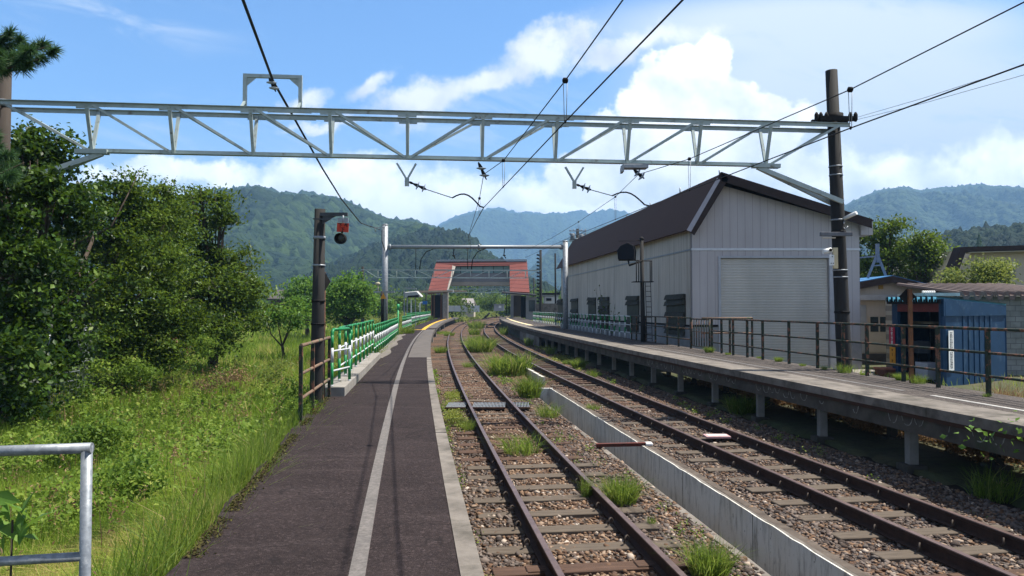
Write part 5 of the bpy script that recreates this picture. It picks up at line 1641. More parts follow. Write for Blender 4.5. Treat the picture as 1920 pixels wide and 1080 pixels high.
# pale house with a dark roof at the right edge
YP = 41.
t = thing('pale_house', 'cream house with dark brown roof edge at the far right', 'house', P(1860, 600, YP))
xa = P(1800, 500, YP)[0]; xb = P(2150, 500, YP)[0]
ze = P(1803, 466, YP)[2]
m_cream = M('cream_render', (.44, .39, .29), (.37, .33, .25), 1.5, .9)
mb = MB(); mb.prism([(xa + .1, YP, ZG), (xb, YP, ZG), (xb, YP, ze), (xa + .75, YP, ze), (xa + .1, YP, P(1790, 505, YP)[2])], (0, 8, 0)); mb.build('wall', m_cream, t)
q0, q1, q2_ = P(1776, 532, YP - .8), P(1803, 463, YP - .8), P(2200, 452, YP - .8)
mb = MB(); mb.prism([q0, q1, (q1[0] + .25, q1[1], q1[2] - .2), (q0[0] + .35, q0[1], q0[2] - .02)], (0, .75, 0)); mb.build('roof_slope', m_dbrown, t)
mb = MB(); mb.prism([(q1[0] + .003, q1[1], q1[2]), q2_, (q2_[0], q2_[1], q2_[2] - .26), (q1[0] + .27, q1[1], q1[2] - .24)], (0, .75, 0)); mb.build('roof_slope', m_dbrown, t)
mb = MB(); mb.prism([(q1[0] + .4, q1[1] + .05, q1[2] - .27), (q2_[0], q2_[1] + .05, q2_[2] - .29), (q2_[0], q2_[1] + .05, q2_[2] - .33), (q1[0] + .4, q1[1] + .05, q1[2] - .31)], (0, .74, 0)); mb.build('soffit', m_cream, t)
w0, w1 = P(1888, 505, YP), P(1903, 521, YP); mb = MB(); mb.box((w0[0], YP - .05, w1[2]), (w1[0], YP - .003, w0[2])); mb.build('window', m_glass, t)

# pinkish tray left between the rails
q = G(1345, 818, ZR2 - .10)
t = thing('plastic_tray', 'faded pink tray lying between the rails of the right track', 'tray', q)
mb = MB(); mb.box((q[0] - .24, q[1] - .14, q[2] - .02), (q[0] + .22, q[1] + .16, q[2] + .02)); mb.build('tray', M('faded_pink', (.50, .32, .31), (.40, .25, .25), 6, .6), t, bevel=.008)
mb = MB(); mb.box((q[0] - .20, q[1] - .10, q[2] + .0205), (q[0] + .18, q[1] + .12, q[2] + .026)); mb.build('inset', M('pale_pink', (.62, .50, .48), (.5, .4, .38), 6, .6), t)

# steel grates across the left track
def grate(label, pa, pb):
    A = G(pa, 764, -.84); 
    x0, x1 = G(pa, 764, -.84)[0], G(pb, 764, -.84)[0]
    y0 = A[1]
    t = thing('drain_grate', label, 'grate', (x0, y0, -.86), 'steel grates across the left track')
    mb = MB()
    n = int((x1 - x0) / .035)
    for i in range(n + 1):
        x = x0 + (x1 - x0) * i / n
        mb.box((x - .007, y0, -.87), (x + .007, y0 + 1.0, -.835))
    mb.build('bars', m_galvd, t)
    mb = MB()
    mb.box((x0 - .02, y0 - .03, -.875), (x1 + .02, y0 - .002, -.83)); mb.build('frame_bar', m_rust, t)
    mb = MB(); mb.box((x0 - .02, y0 + 1.002, -.875), (x1 + .02, y0 + 1.03, -.83)); mb.build('frame_bar', m_rust, t)
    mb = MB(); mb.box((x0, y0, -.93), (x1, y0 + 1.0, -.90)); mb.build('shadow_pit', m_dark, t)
grate('small steel grate left of the left rail, half grown over', 836, 871)
grate('wide steel grate between the two rails of the left track', 886, 946)
grate('steel grate on the right side of the left track', 960, 992)

# ================================================================== FOOTBRIDGE AND STATION IN THE DISTANCE
m_rroof = panel_mat('red_tile_roof', (.15, .048, .040), 1.3, 1, .75, .35, .14)
m_bgrey = M('bridge_grey', (.21, .205, .205), (.17, .166, .166), .8, .6)
m_bbeige = M('bridge_beige', (.36, .315, .25), (.28, .25, .20), .8, .8)
YB0, YB1 = 107., 118.
t = thing('footbridge', 'covered footbridge with red tiled stairs on both sides spanning the tracks', 'footbridge', P(900, 590, 112))
def quad_prism(name, pts, d, mat, par):
    mb = MB(); mb.prism(pts, d, 0); return mb.build(name, mat, par)
for pts in ([P(802, 549, YB0), P(841, 544, YB0), P(849, 493, YB1), P(818, 491, YB1)], [P(956, 546, YB0), P(993, 548, YB0), P(988, 490, YB1), P(955.5, 493, YB1)]):
    quad_prism('stair_roof', pts, (0, 0, -.25), m_rroof, t)
quad_prism('bridge_roof', [P(818, 491, YB1 - .3), P(988, 489.5, YB1 - .3), P(988, 497.5, YB1 - .9), P(818, 499, YB1 - .9)], (0, 2.5, 0), m_rroof, t)
a, b = P(818, 488.5, YB1 - .3), P(988, 487.5, YB1 - .3); mb = MB(); mb.bar(a, b, .35, .22); mb.build('ridge', m_galvd, t)
def fbox(name, px0, py0, px1, py1, Y, dep, mat, par):
    a, b = P(px0, py0, Y), P(px1, py1, Y)
    mb = MB(); mb.box((a[0], Y, b[2]), (b[0], Y + dep, a[2])); return mb.build(name, mat, par)
fbox('span_wall', 846, 512.5, 957, 528, YB1, 2.2, m_bgrey, t)
g = fbox('window_band', 846, 500, 957, 512, YB1 + .1, 2.0, M('bridge_glass', (.17, .28, .27), (.13, .21, .21), 1, .2), t)
for px in (863, 884, 905, 925, 943):
    fbox('mullion', px, 499.5, px + 1.1, 512.3, YB1 + .02, .07, m_dbrown, g)
fbox('girder', 844, 528.3, 957, 535.5, YB1 - .1, 2.4, m_bbeige, t)
quad_prism('stair_wall', [P(849, 495, YB1 - .2), P(855, 497, YB1 - .2), P(841, 543, YB0 + .1), P(838.5, 543, YB0 + .1)], (-.15, .1, -.6), m_concl, t)
q = P(846, 530, YB0 + 3)
for (px0, px1, Y, mat) in ((830, 839.5, YB0 + .5, m_concl), (957, 963, YB0 + 3, m_bgrey), (987, 993, YB1, m_concl), (818, 824, YB1, m_bgrey)):
    fbox('pier', px0, 545, px1, 598, Y, 1.2, mat, t)
fbox('stair_side', 809, 553, 829.7, 596, YB0 + .8, 5, m_dark, t)
fbox('stair_side', 962, 552, 977, 594, YB0 + 4, 4, M('brown_brick_side', (.075, .052, .036), (.05, .035, .025), .9, .9), t)
# canopies and shelter
t = thing('platform_canopy', 'thin dark canopy roof with a white end below the left red stair', 'canopy', P(820, 550, 100))
quad_prism('roof', [P(777, 545, 88), P(850, 544, 101), P(850, 547, 101), P(777, 549, 88)], (1.5, 6, .1), M('canopy_dark', (.085, .075, .06), (.06, .055, .045), 1, .8), t)
fbox('white_end', 838, 543, 850.5, 548, 100.8, .2, m_white, t)
for px, Y in ((808, 98), (826, 101), (813, 103)): fbox('post', px, 548, px + 1.6, 598, Y, .12, m_rust, t)
t = thing('waiting_shelter', 'grey waiting shelter with a slanted dark roof on the right platform', 'shelter', P(985, 590, 98))
YW = 97.
fbox('wall', 986, 557, 1006, 600, YW, 4, M('shelter_grey', (.23, .225, .22), (.18, .175, .17), .7, .8), t)
fbox('window', 991.5, 563, 1003, 584, YW - .08, .07, m_glass, t)
fbox('dark_opening', 977, 555, 985.9, 596, YW + .5, 3.5, m_dark, t)
quad_prism('roof', [P(941, 547.5, YW - 1), P(1006, 552.5, YW - 1), P(1007, 555, YW - 1), P(941, 550, YW - 1)], (0, 6, .2), M('shelter_roof', (.045, .04, .038), (.03, .028, .027), 1, .7), t)
fbox('fascia_beam', 957, 551, 986, 553.8, YW - .9, .2, m_bbeige, t)
for px in (949, 954): fbox('post', px, 549, px + 1.3, 590, YW + 2, .1, m_dark, t)
t = thing('info_shelter', 'small white slanted roof on thin posts behind the left guard fence', 'shelter', P(775, 600, 74))
quad_prism('roof', [P(758, 549, 73), P(781, 547, 73), P(791, 557, 73), P(760, 558, 73)], (0, 1.2, .1), M('greyish_white', (.40, .40, .39), (.33, .33, .32), 2, .6), t)
quad_prism('soffit', [P(765, 554.5, 72.9), P(785, 553, 72.9), P(785, 557.5, 72.9), P(763, 558, 72.9)], (0, .08, 0), m_black, t)
for px, m_ in ((757, m_galvd), (762.5, m_galvd), (770, m_white), (778, m_galvd)): fbox('post', px, 545 if px < 760 else 557, px + 1.7, 618, 73.5, .1, m_, t)
a, b = P(758, 540, 73), P(781, 541.5, 73); mb = MB(); mb.bar(a, b, .5, .08); mb.build('lamp_bar', m_galv, t)
# triangle sign post and lamp bar
t = thing('triangle_sign', 'orange triangle sign on a short dark post by the left portal post', 'sign', P(717, 600, 46))
mb = MB(); mb.tube([P(717, 606, 46), P(717, 546, 46)], .10, 12); mb.build('post', m_pole, t)
q = P(718.5, 555, 45.8); mb = MB(); mb.prism([(q[0] - .18, q[1], q[2] - .17), (q[0] + .18, q[1], q[2] - .17), (q[0], q[1], q[2] + .17)], (0, .02, 0)); mb.build('plate', m_orange, t)
a, b = P(701, 547.5, 46), P(740, 547.5, 46); mb = MB(); mb.bar(a, b, .14, .10); mb.build('crossbar', m_galvd, t)
q = P(709, 532, 46.); mb = MB(); mb.lathe((q[0] - .05, q[1], q[2]), [(.06, -.12), (.10, 0), (.10, .1), (.04, .18)], (1, -.2, 0), 12); mb.tube([(q[0], q[1], q[2] - .05), (q[0], q[1], P(709, 547, 46)[2])], .03, 6); mb.build('spot_lamp', M('cream_lamp', (.45, .40, .28), (.38, .33, .23), 6, .5), t)
# further gantries along the line, each with its poles
for lab, Y, (pxl, pxr), ytop, ybot in (('lattice gantry in front of the footbridge, third from the camera', 80., (682, 1012), 505, 521), ('distant lattice gantry seen under the footbridge span', 150., (800, 1000), 541, 549), ('farthest lattice gantry seen low under the footbridge', 215., (835, 985), 551, 557)):
    a, b = P(pxl, ytop, Y), P(pxr, ytop, Y)
    zz = P(900, ybot, Y)[2]
    gantry(lab, a[0], Y, b[0], Y + 1.5, a[2], zz, nb=8, inset=1.5, split=3, extend=False)
    for q, wh in ((a, 'left'), (b, 'right')):
        pole('concrete pole at the %s end of the %s' % (wh, lab.split(',')[0].replace('lattice gantry', 'gantry')), (q[0] - .1 if wh == 'left' else q[0] + .15, Y if wh == 'left' else Y + 1.5, -1.1), (q[0] - .1 if wh == 'left' else q[0] + .15, Y if wh == 'left' else Y + 1.5, q[2] + (.3 if wh == 'left' else 2.2)), .17, .13, m_pole)
# dark equipment poles by the shelter
for lab, px, yt, Y, r in (('tall black utility pole thick with insulators behind the waiting shelter', 1013.5, 470, 88., .16), ('tall thin black utility pole beside the far end of the big shed', 1041, 475, 92., .12)):
    q0, q1 = P(px + 1, 590, Y), P(px, yt, Y)
    t = pole(lab, (q0[0], Y, -1.), (q1[0], Y, q1[2]), r, r * .8, m_black, name='utility_pole', cat='utility pole')
    if px < 1030:
        for k in range(14):
            z = q1[2] - .6 - k * .42
            mb = MB(); mb.lathe((q1[0] - .32, Y, z), [(.05, 0), (.16, .05), (.16, .14), (.05, .2)], n=8); mb.bar((q1[0] - .35, Y, z), (q1[0], Y, z), .05, .05); mb.build('insulator', m_black, t)
t = thing('pole_transformer', 'cluttered utility pole top with transformers above the big shed roof', 'utility pole', P(1083, 450, 78))
q = P(1083, 429, 78.)
mb = MB(); mb.tube([(q[0], 78, -1), (q[0], 78, q[2])], .16, 10); mb.build('pole', m_pole, t)
for dx_, dz_ in ((-.55, -.8), (.4, -.9), (-.1, -1.3)):
    mb = MB(); mb.lathe((q[0] + dx_, 77.7, q[2] + dz_ - .4), [(.22, 0), (.25, .05), (.25, .6), (.1, .7)], n=12); mb.build('transformer', M('transformer_grey', (.14, .16, .18), (.1, .11, .12), 3, .5), t)
for dz_ in (-.25, -.6, -1.3):
    mb = MB(); mb.bar((q[0] - .9, 77.8, q[2] + dz_), (q[0] + .9, 77.8, q[2] + dz_), .09, .09)
    for k in (-.8, -.4, .4, .8): mb.lathe((q[0] + k, 77.8, q[2] + dz_), [(.04, 0), (.07, .08), (.03, .2)], n=8)
    mb.build('crossarm', m_galvd, t)
# houses further off
def house(label, px0, px1, pyr, pye, pyb, Y, wallm, roofm, name='far_house'):
    a, b = P(px0, pye, Y), P(px1, pye, Y); zr = P(px0, pyr, Y)[2]; zb = P(px0, pyb, Y)[2]
    t = thing(name, label, 'house', ((a[0] + b[0]) / 2, Y, zb))
    mb = MB(); mb.box((a[0] + .3, Y, zb - 1), (b[0] - .3, Y + 7, a[2])); mb.build('wall', wallm, t)
    mb = MB(); mb.prism([(a[0], Y - .5, a[2]), (b[0], Y - .5, a[2]), (b[0] - (b[0] - a[0]) * .18, Y + 3.5, zr), (a[0] + (b[0] - a[0]) * .04, Y + 3.5, zr)], (0, .1, -.2)); mb.build('roof', roofm, t)
    mb = MB(); mb.prism([(a[0], Y + 7.5, a[2]), (b[0], Y + 7.5, a[2]), (b[0] - (b[0] - a[0]) * .18, Y + 3.52, zr), (a[0] + (b[0] - a[0]) * .04, Y + 3.52, zr)], (0, .1, -.2)); mb.build('roof', roofm, t)
    return t
m_froof = M('far_grey_roof', (.26, .235, .225), (.21, .19, .18), .5, .7)
house('far house with a plain grey roof under the footbridge', 862, 891, 559, 573, 585, 150., m_cream, m_froof)
t = thing('equipment_hut', 'pale grey equipment hut with a white panel in the far weeds', 'hut', P(935, 582, 160.))
fbox('wall', 926, 571, 945, 583, 160., 3, M('hut_grey', (.30, .32, .34), (.25, .27, .29), 1, .6), t); fbox('white_panel', 935, 573, 940, 577.5, 159.9, .08, m_white, t); fbox('roof', 925, 570, 946, 571.2, 159.6, 3.8, m_galvd, t)
t = thing('white_building', 'small white building with dark roof between the shelter and the big shed', 'house', P(1035, 590, 100.))
fbox('wall', 1022, 556, 1047, 590, 100., 5, M('offwhite', (.50, .50, .49), (.42, .42, .41), .6, .8), t); fbox('roof', 1016, 549, 1050, 552.5, 99.5, 6, m_black, t); fbox('roof_edge', 1018, 552.6, 1048, 555.5, 99.8, 5.5, m_galvd, t); fbox('window', 1024, 559, 1034, 564, 99.9, .08, m_black, t)
t = thing('block_wall', 'grey concrete wall behind the far end of the right guard fence', 'wall', P(1020, 600, 80.))
fbox('wall', 1004, 569, 1050, 596, 82., .2, m_conc, t)
t = thing('blue_sign', 'blue board on a bent white pipe past the left guard fence', 'sign', P(793, 590, 92.))
fbox('board', 792, 564.5, 801, 570.5, 92., .1, M('blue_board', (.02, .13, .40), (.015, .1, .3), 2, .5), t)
mb = MB(); mb.tube([P(787.5, 592, 92), P(787.5, 570, 92), P(789, 567.5, 92), P(792, 567, 92)], .09, 8); mb.build('pipe', m_white, t)
house('dark roofed old farmhouse behind the left trees', 503, 540, 542, 560, 580, 95., M('old_timber', (.10, .075, .055), (.07, .05, .04), 1, .9), M('old_dark_roof', (.085, .075, .072), (.06, .052, .05), .6, .8), 'farmhouse')
t = thing('white_fence', 'far white panel fence right of the left footbridge stair', 'fence', P(850, 590, 128.))
for k in range(5):
    fbox('panel', 839.5 + k * 12, 573, 851 + k * 12, 584 + k * .3, 126 + k * 4, .1, M('white_panel', (.60, .62, .62), (.5, .52, .52), .7, .6), t)

# ================================================================== MOUNTAINS
def forest_mat(name, c_lo, c_hi, scale, patch, c_alt=None):
    m, t = newmat(name)
    co = obj_co(t)
    vo = t.n('ShaderNodeTexVoronoi', {'Vector': co, 'Scale': scale, 'Randomness': 1.0})
    rn = t.n('ShaderNodeSeparateXYZ', {0: vo.outputs['Color']}).outputs[0]
    c = t.mix(rn, c_lo, c_hi)
    c = t.mix(t.ramp(t.noise(co, patch, 6, .6), [(.42, 0.), (.62, .75)]), c, c_alt or tuple(x * .5 for x in c_lo))
    hgt = t.m('ADD', t.m('SUBTRACT', 1.0, vo.outputs['Distance']), t.m('MULTIPLY', t.noise(co, scale * 2.7, 4), .7))
    finish(t, c, .9, 0, hgt, 1.0, .55 / scale, .15)
    return m
def ridge(name, sky_px, Y0, Y1, zfoot, nc, nr, spur, canopy, cell, mat, seed, pw=.85, jag=0.0, spurw=.004):
    px = np.array([p[0] for p in sky_px], float); py = np.array([p[1] for p in sky_px], float)
    cx = np.linspace(px[0], px[-1], nc)
    # smooth-ish skyline
    ry = np.interp(cx, px, py)
    k = max(3, nc // 60)
    ker = np.hanning(k + 2)[1:-1]; ker /= ker.sum()
    ry = np.convolve(np.pad(ry, k // 2, mode='edge'), ker, 'same')[k // 2:k // 2 + nc]
    ux = (cx - 960) / F
    zr = EYE + (578 - ry) / F * Y1
    tt = np.concatenate([np.linspace(0, 1, nr), [1.04, 1.12, 1.3]])
    U, Tt = np.meshgrid(ux, tt)
    ZR = np.broadcast_to(zr, U.shape)
    Yd = Y0 + (Y1 - Y0) * Tt
    X = U * Yd
    s = np.where(Tt <= 1, Tt ** pw, 1 - (Tt - 1) * 1.6)
    z = zfoot + (ZR - zfoot) * s
    env = np.clip(np.sin(np.pi * np.clip(Tt, 0, 1)), 0, 1)
    ridg = 1 - np.abs(2 * fbm(X * spurw + 3, Yd * spurw * .45, 5, seed) - 1) * 2
    z = z + env * spur * (ridg - .35)
    zmax = EYE + (578 - np.broadcast_to(ry, U.shape)) / F * Yd
    lim = np.where(Tt < 1, zmax - (1 - Tt) * .055 * np.maximum(zmax - zfoot, 0) - canopy * .5, 1e9)
    z = np.minimum(z, lim)
    cn = vnoise(X / cell, Yd / cell, seed + 40)
    cn2 = vnoise(X / cell * 2.3, Yd / cell * 2.3, seed + 41)
    z = z + canopy * (np.abs(cn - .5) * -2 + .7 + .5 * cn2)
    if jag:
        z = z + jag * np.clip(vnoise(X / (cell * .55), Yd / (cell * 1.2), seed + 50) - .45, 0, 1) * 2
    V = np.stack([X, Yd, z], -1).reshape(-1, 3)
    o = fast(name, V, grid_tris(len(tt), nc), mat, smooth=False)
    return tag(o, kind='structure')
f_near = forest_mat('forest_mixed', (.009, .021, .008), (.034, .060, .016), .085, .006, (.008, .019, .010))
f_con = forest_mat('forest_conifer', (.004, .010, .006), (.010, .021, .010), .20, .02, (.014, .029, .010))
f_far = forest_mat('forest_far', (.014, .030, .012), (.036, .062, .020), .055, .003)
ridge('far_mountain', [(760, 470), (800, 440), (830, 420), (862, 404), (900, 396), (930, 391), (962, 398), (1012, 402), (1060, 402), (1090, 397), (1110, 402), (1140, 394), (1172, 399), (1200, 405), (1260, 430), (1330, 470), (1400, 500)], 2400, 4300, 60, 500, 120, 190, 16, 26, f_far, 3, .9, 0, .0022)
ridge('valley_mountain', [(980, 520), (1030, 470), (1060, 452), (1090, 440), (1120, 430), (1150, 424), (1180, 414), (1220, 410), (1280, 420), (1350, 440)], 1500, 2500, 20, 320, 110, 80, 10, 17, f_far, 5, .8, 0, .004)
ridge('left_mountain', [(60, 430), (200, 400), (330, 375), (390, 362), (440, 355), (480, 350), (520, 362), (570, 366), (620, 371), (650, 380), (690, 400), (730, 414), (770, 418), (800, 424), (830, 438), (870, 458), (920, 490), (980, 525)], 520, 1500, 0, 640, 190, 75, 11, 15, f_near, 8, .85, 0, .006)
ridge('conifer_hill', [(520, 560), (600, 512), (660, 488), (700, 468), (740, 452), (790, 444), (830, 438), (860, 440), (885, 452), (905, 470), (930, 492), (960, 512), (1000, 535), (1060, 560)], 330, 640, -1, 440, 110, 12, 3.5, 5.5, f_con, 13, .8, 5.0, .012)
ridge('right_mountain', [(1480, 440), (1540, 410), (1590, 385), (1620, 370), (1650, 358), (1690, 352), (1730, 358), (1770, 353), (1810, 351), (1840, 347), (1870, 350), (1920, 353), (1990, 365), (2100, 380)], 1300, 2600, 10, 420, 150, 110, 12, 17, f_far, 17, .85, 0, .004)
ridge('right_conifer_hill', [(1560, 520), (1640, 488), (1700, 465), (1760, 452), (1800, 442), (1850, 437), (1880, 432), (1920, 430), (2000, 420), (2100, 415)], 230, 420, -1, 300, 90, 6, 3.0, 5, f_con, 23, .8, 4.0, .02)

# ================================================================== TREES AND PLANTS
def clumps(c, r, leaf, dens=1.0, sq=.85, rng=RNG):
    """leaf centres in loose sprays spread through an ellipsoid; returns centres and a tone"""
    spr = max(.22, leaf * 3.2)
    n = max(8, int(6.5 * (r / spr) ** 2 * dens))
    d = rng.normal(size=(n, 3)); d /= np.linalg.norm(d, axis=1, keepdims=True)
    rad = r * (.30 + .75 * rng.random(n) ** .6)
    cc = c + d * rad[:, None] * np.array([1, 1, sq])
    tone = rng.random(n)
    m = int(56)
    L = rng.normal(size=(n, m, 3)) * np.array([.50, .50, .24]) * spr * (.7 + .6 * rng.random((n, 1, 1)))
    P_ = (cc[:, None, :] + L).reshape(-1, 3)
    tn = np.clip(.72 * np.repeat(tone, m) + .28 * rng.random(n * m), 0, 1)
    return P_, tn
def tree(name, label, blobs, base, leaf, mat, group=None, dens=1.0, trunk_r=.14, aspect=.5, up=.5, bark=m_bark, cat='tree', jitter=.5, limbs=True, droop=.2):
    t = thing(name, label, cat, base, group)
    PP, TT, SS = [], [], []
    cs = []
    for (px, py, rp, Y) in blobs:
        c = np.array(P(px, py, Y)); c[1] += RNG.uniform(-jitter, jitter)
        r = rp / F * Y
        cs.append((c, r))
        p_, t_ = clumps(c, r, leaf, dens)
        PP.append(p_); TT.append(t_); SS.append(np.ones(len(p_)))
        if r > .35:      # closer foliage inside, so that little shows through
            nk = int(5.5 * (r / leaf / 2.2) ** 2) + 12
            dd = RNG.normal(size=(nk, 3)); dd /= np.linalg.norm(dd, axis=1, keepdims=True)
            PP.append(c + dd * (r * .66 * RNG.random(nk) ** .5)[:, None]); TT.append(RNG.random(nk) * .8); SS.append(np.full(nk, 2.1))
    pts = np.concatenate(PP); tn = np.concatenate(TT); ss_ = np.concatenate(SS)
    keep = pts[:, 2] > base[2] + .05
    pts, tn = pts[keep], tn[keep]
    sz = leaf * RNG.uniform(.6, 1.25, len(pts)) * ss_[keep]
    V, T, r = leaves(pts, sz, tn, up, droop, aspect)
    fast('crown', V, T, mat, r, t)
    mb = MB()
    top = np.mean([c for c, r in cs], axis=0)
    b = np.array(base, float)
    fork = b + (top - b) * .45 + np.array([RNG.uniform(-.1, .1), 0, 0])
    mb.tube([b - (0, 0, .3), b + (0, 0, .05), b + (fork - b) * .5 + (.05, .03, 0), fork], [trunk_r * 1.25, trunk_r * 1.1, trunk_r * .9, trunk_r * .75], 10)
    mb.build('trunk', bark, t)
    if limbs:
        for c, r in cs:
            mb = MB()
            m_ = fork + (c - fork) * .5 + np.array([0, 0, -.06 * np.linalg.norm(c - fork)]) + RNG.normal(size=3) * .1
            mb.tube([fork - (fork - b) * .12, m_, c], [trunk_r * .5, trunk_r * .32, trunk_r * .1], 7)
            for k in range(3):
                q = c + RNG.normal(size=3) * r * .55
                mb.tube([m_ + (c - m_) * RNG.uniform(.3, .9), (m_ + q) / 2 + RNG.normal(size=3) * .08, q], [trunk_r * .2, trunk_r * .13, trunk_r * .04], 5)
            mb.build('limb', bark, t)
    return t
tree('vine_covered_tree', 'tall dark tree smothered in vines at the left edge, behind the galvanised rail',
     [(40, 330, 75, 17.5), (95, 300, 60, 18), (25, 440, 90, 17), (120, 395, 80, 17.5), (80, 520, 95, 17), (25, 600, 85, 16.5), (165, 470, 75, 23), (150, 575, 80, 24), (95, 650, 75, 17), (30, 700, 75, 16), (195, 385, 60, 22), (-60, 480, 110, 17), (60, 262, 40, 17.5), (-30, 640, 90, 16), (110, 690, 36, 19.5), (8, 325, 48, 14.2), (60, 345, 42, 14.6), (0, 420, 70, 14.2), (30, 500, 60, 14.2), (10, 590, 70, 14), (40, 670, 60, 14), (110, 360, 40, 15.2), (70, 735, 48, 15), (20, 750, 50, 14)],
     (-11.4, 17.4, -1.1), .125, m_vine, dens=1.15, trunk_r=.22, up=.5, cat='tree', aspect=.68)
tree('broadleaf_tree', 'dark green broadleaf tree behind the wire fence, second from the left edge',
     [(235, 385, 62, 22), (280, 420, 62, 22.5), (240, 470, 66, 22), (300, 500, 66, 22), (255, 555, 70, 21.5), (315, 575, 58, 22), (215, 610, 60, 21), (275, 640, 58, 21.5), (235, 350, 34, 22), (300, 365, 34, 23), (325, 400, 42, 25), (335, 445, 44, 25), (325, 500, 50, 25), (330, 640, 40, 22), (200, 660, 48, 21), (255, 690, 40, 21), (300, 670, 36, 21), (340, 600, 44, 22)],
     (-15.2, 22.6, -1.1), .13, m_broad, dens=1.05, trunk_r=.2)
tree('broadleaf_tree', 'spreading tree with a bough reaching out towards the blue mountain',
     [(345, 385, 40, 28), (385, 368, 30, 28), (418, 385, 32, 28), (425, 412, 24, 28), (395, 420, 22, 28.3), (340, 440, 52, 28), (385, 480, 50, 28), (430, 500, 48, 28), (455, 540, 46, 28), (405, 555, 55, 28), (470, 575, 34, 28), (350, 520, 60, 28), (430, 590, 40, 27.5), (345, 590, 46, 27.5), (480, 540, 26, 28), (395, 622, 42, 26.5), (435, 615, 36, 26.5), (400, 650, 26, 26), (475, 605, 22, 27.5), (350, 640, 34, 27), (330, 560, 50, 28.5), (310, 460, 44, 29)],
     (-11.4, 28.4, -1.1), .15, m_broad, dens=1.05, trunk_r=.2)
tree('leafy_shrub', 'pale green leafy shrub right of the big left trees', [(520, 585, 30, 34), (545, 580, 30, 34), (500, 598, 24, 34), (560, 596, 22, 34)], (P(530, 640, 34)[0], 34, -1.1), .17, m_bright, trunk_r=.08, cat='shrub', dens=1.1)
tree('roadside_tree', 'round bright green tree standing in the field left of the tube portal', [(630, 545, 34, 58), (665, 540, 34, 58), (645, 570, 34, 58), (680, 570, 26, 58), (615, 575, 28, 58), (650, 592, 26, 58), (690, 555, 18, 58)], (P(650, 605, 58)[0], 58, -1.1), .26, m_bright, dens=1.2, trunk_r=.2)
tree('roadside_tree', 'bright green tree partly hidden behind the dark signal post', [(560, 542, 26, 60), (585, 545, 28, 60), (570, 570, 28, 60), (605, 570, 24, 60), (548, 562, 18, 60)], (P(575, 605, 60)[0], 60, -1.1), .26, m_bright, dens=1.2, trunk_r=.2)
tree('broadleaf_tree', 'dark broadleaf tree just right of the big shed', [(1640, 440, 32, 46), (1665, 430, 26, 46), (1650, 470, 36, 46), (1625, 490, 30, 46), (1680, 470, 28, 46), (1690, 505, 30, 46), (1640, 520, 30, 46)], (P(1655, 600, 46)[0], 46, -1.), .22, m_broad, dens=1.2, trunk_r=.25)
tree('broadleaf_tree', 'dark broadleaf tree left of the cream house roof', [(1735, 455, 30, 44), (1755, 475, 32, 44), (1725, 490, 34, 44), (1770, 500, 26, 44), (1740, 520, 30, 44), (1710, 465, 22, 44)], (P(1740, 600, 44)[0], 44, -1.), .21, m_broad, dens=1.2, trunk_r=.25)
tree('garden_shrub', 'yellow green garden shrub in front of the cream house', [(1800, 520, 26, 36), (1830, 508, 24, 36), (1860, 508, 24, 36), (1885, 520, 22, 36), (1845, 530, 32, 36), (1780, 530, 18, 36), (1890, 500, 14, 36)], (P(1845, 600, 36)[0], 36, -1.), .15, m_shrub, dens=.95, trunk_r=.1, cat='shrub')
# trees round the station in the distance
rows_ = [('rounded dark tree right behind the left footbridge stair', [(848, 568, 16, 135), (860, 575, 13, 135), (838, 575, 12, 135)], m_broad),
         ('low broad tree beside the equipment hut', [(905, 572, 14, 175), (925, 566, 16, 175), (945, 570, 16, 175), (958, 576, 12, 175)], m_broad),
         ('dark bush under the orange triangle sign, far across the field', [(735, 572, 16, 140), (755, 566, 15, 140), (775, 572, 15, 140)], m_broad),
         ('tall bush right of the round field tree', [(715, 575, 14, 120), (700, 580, 12, 120), (730, 578, 10, 120)], m_bright)]
for lab, bl, mt in rows_:
    tree('far_tree', lab, bl, (P(bl[0][0], 590, bl[0][3])[0], bl[0][3], -1.1), .55, mt, dens=1.3, trunk_r=.25, limbs=False)
def conifer(label, px, ytop, ybase, Y):
    b = P(px, ybase, Y); tp = P(px, ytop, Y)
    t = thing('conifer', label, 'tree', (b[0], Y, -1.1))
    H = tp[2] - b[2]
    n = 900
    k = RNG.random(n) ** .7
    rr = H * .22 * k * (.55 + .45 * RNG.random(n))
    an = RNG.random(n) * 6.28
    C_ = np.stack([b[0] + rr * np.cos(an), Y + rr * np.sin(an), tp[2] - k * H * .95 + (np.sin(k * 40) * .03) * H], 1)
    V, T, r = leaves(C_, H * .07 * RNG.uniform(.6, 1.3, n), RNG.random(n) * .8, .3, .9, .4)
    fast('crown', V, T, m_pine, r, t)
    mb = MB(); mb.tube([(b[0], Y, -1.3), (b[0], Y, tp[2] - H * .1)], [H * .025, H * .008], 7); mb.build('trunk', m_bark, t)
for lab, px, yt, Y in (('dark conifer left of the row behind the grey far house', 862, 549, 230), ('dark conifer in the middle of the row behind the grey far house', 872, 546, 235), ('dark conifer at the right of the row behind the grey far house', 882, 550, 228), ('single dark conifer right of the grey far house', 894, 556, 210), ('dark conifer on the hill edge above the cream house roof', 1836, 437, 230)):
    conifer(lab, px, yt, 585 if px < 1000 else 470, Y)
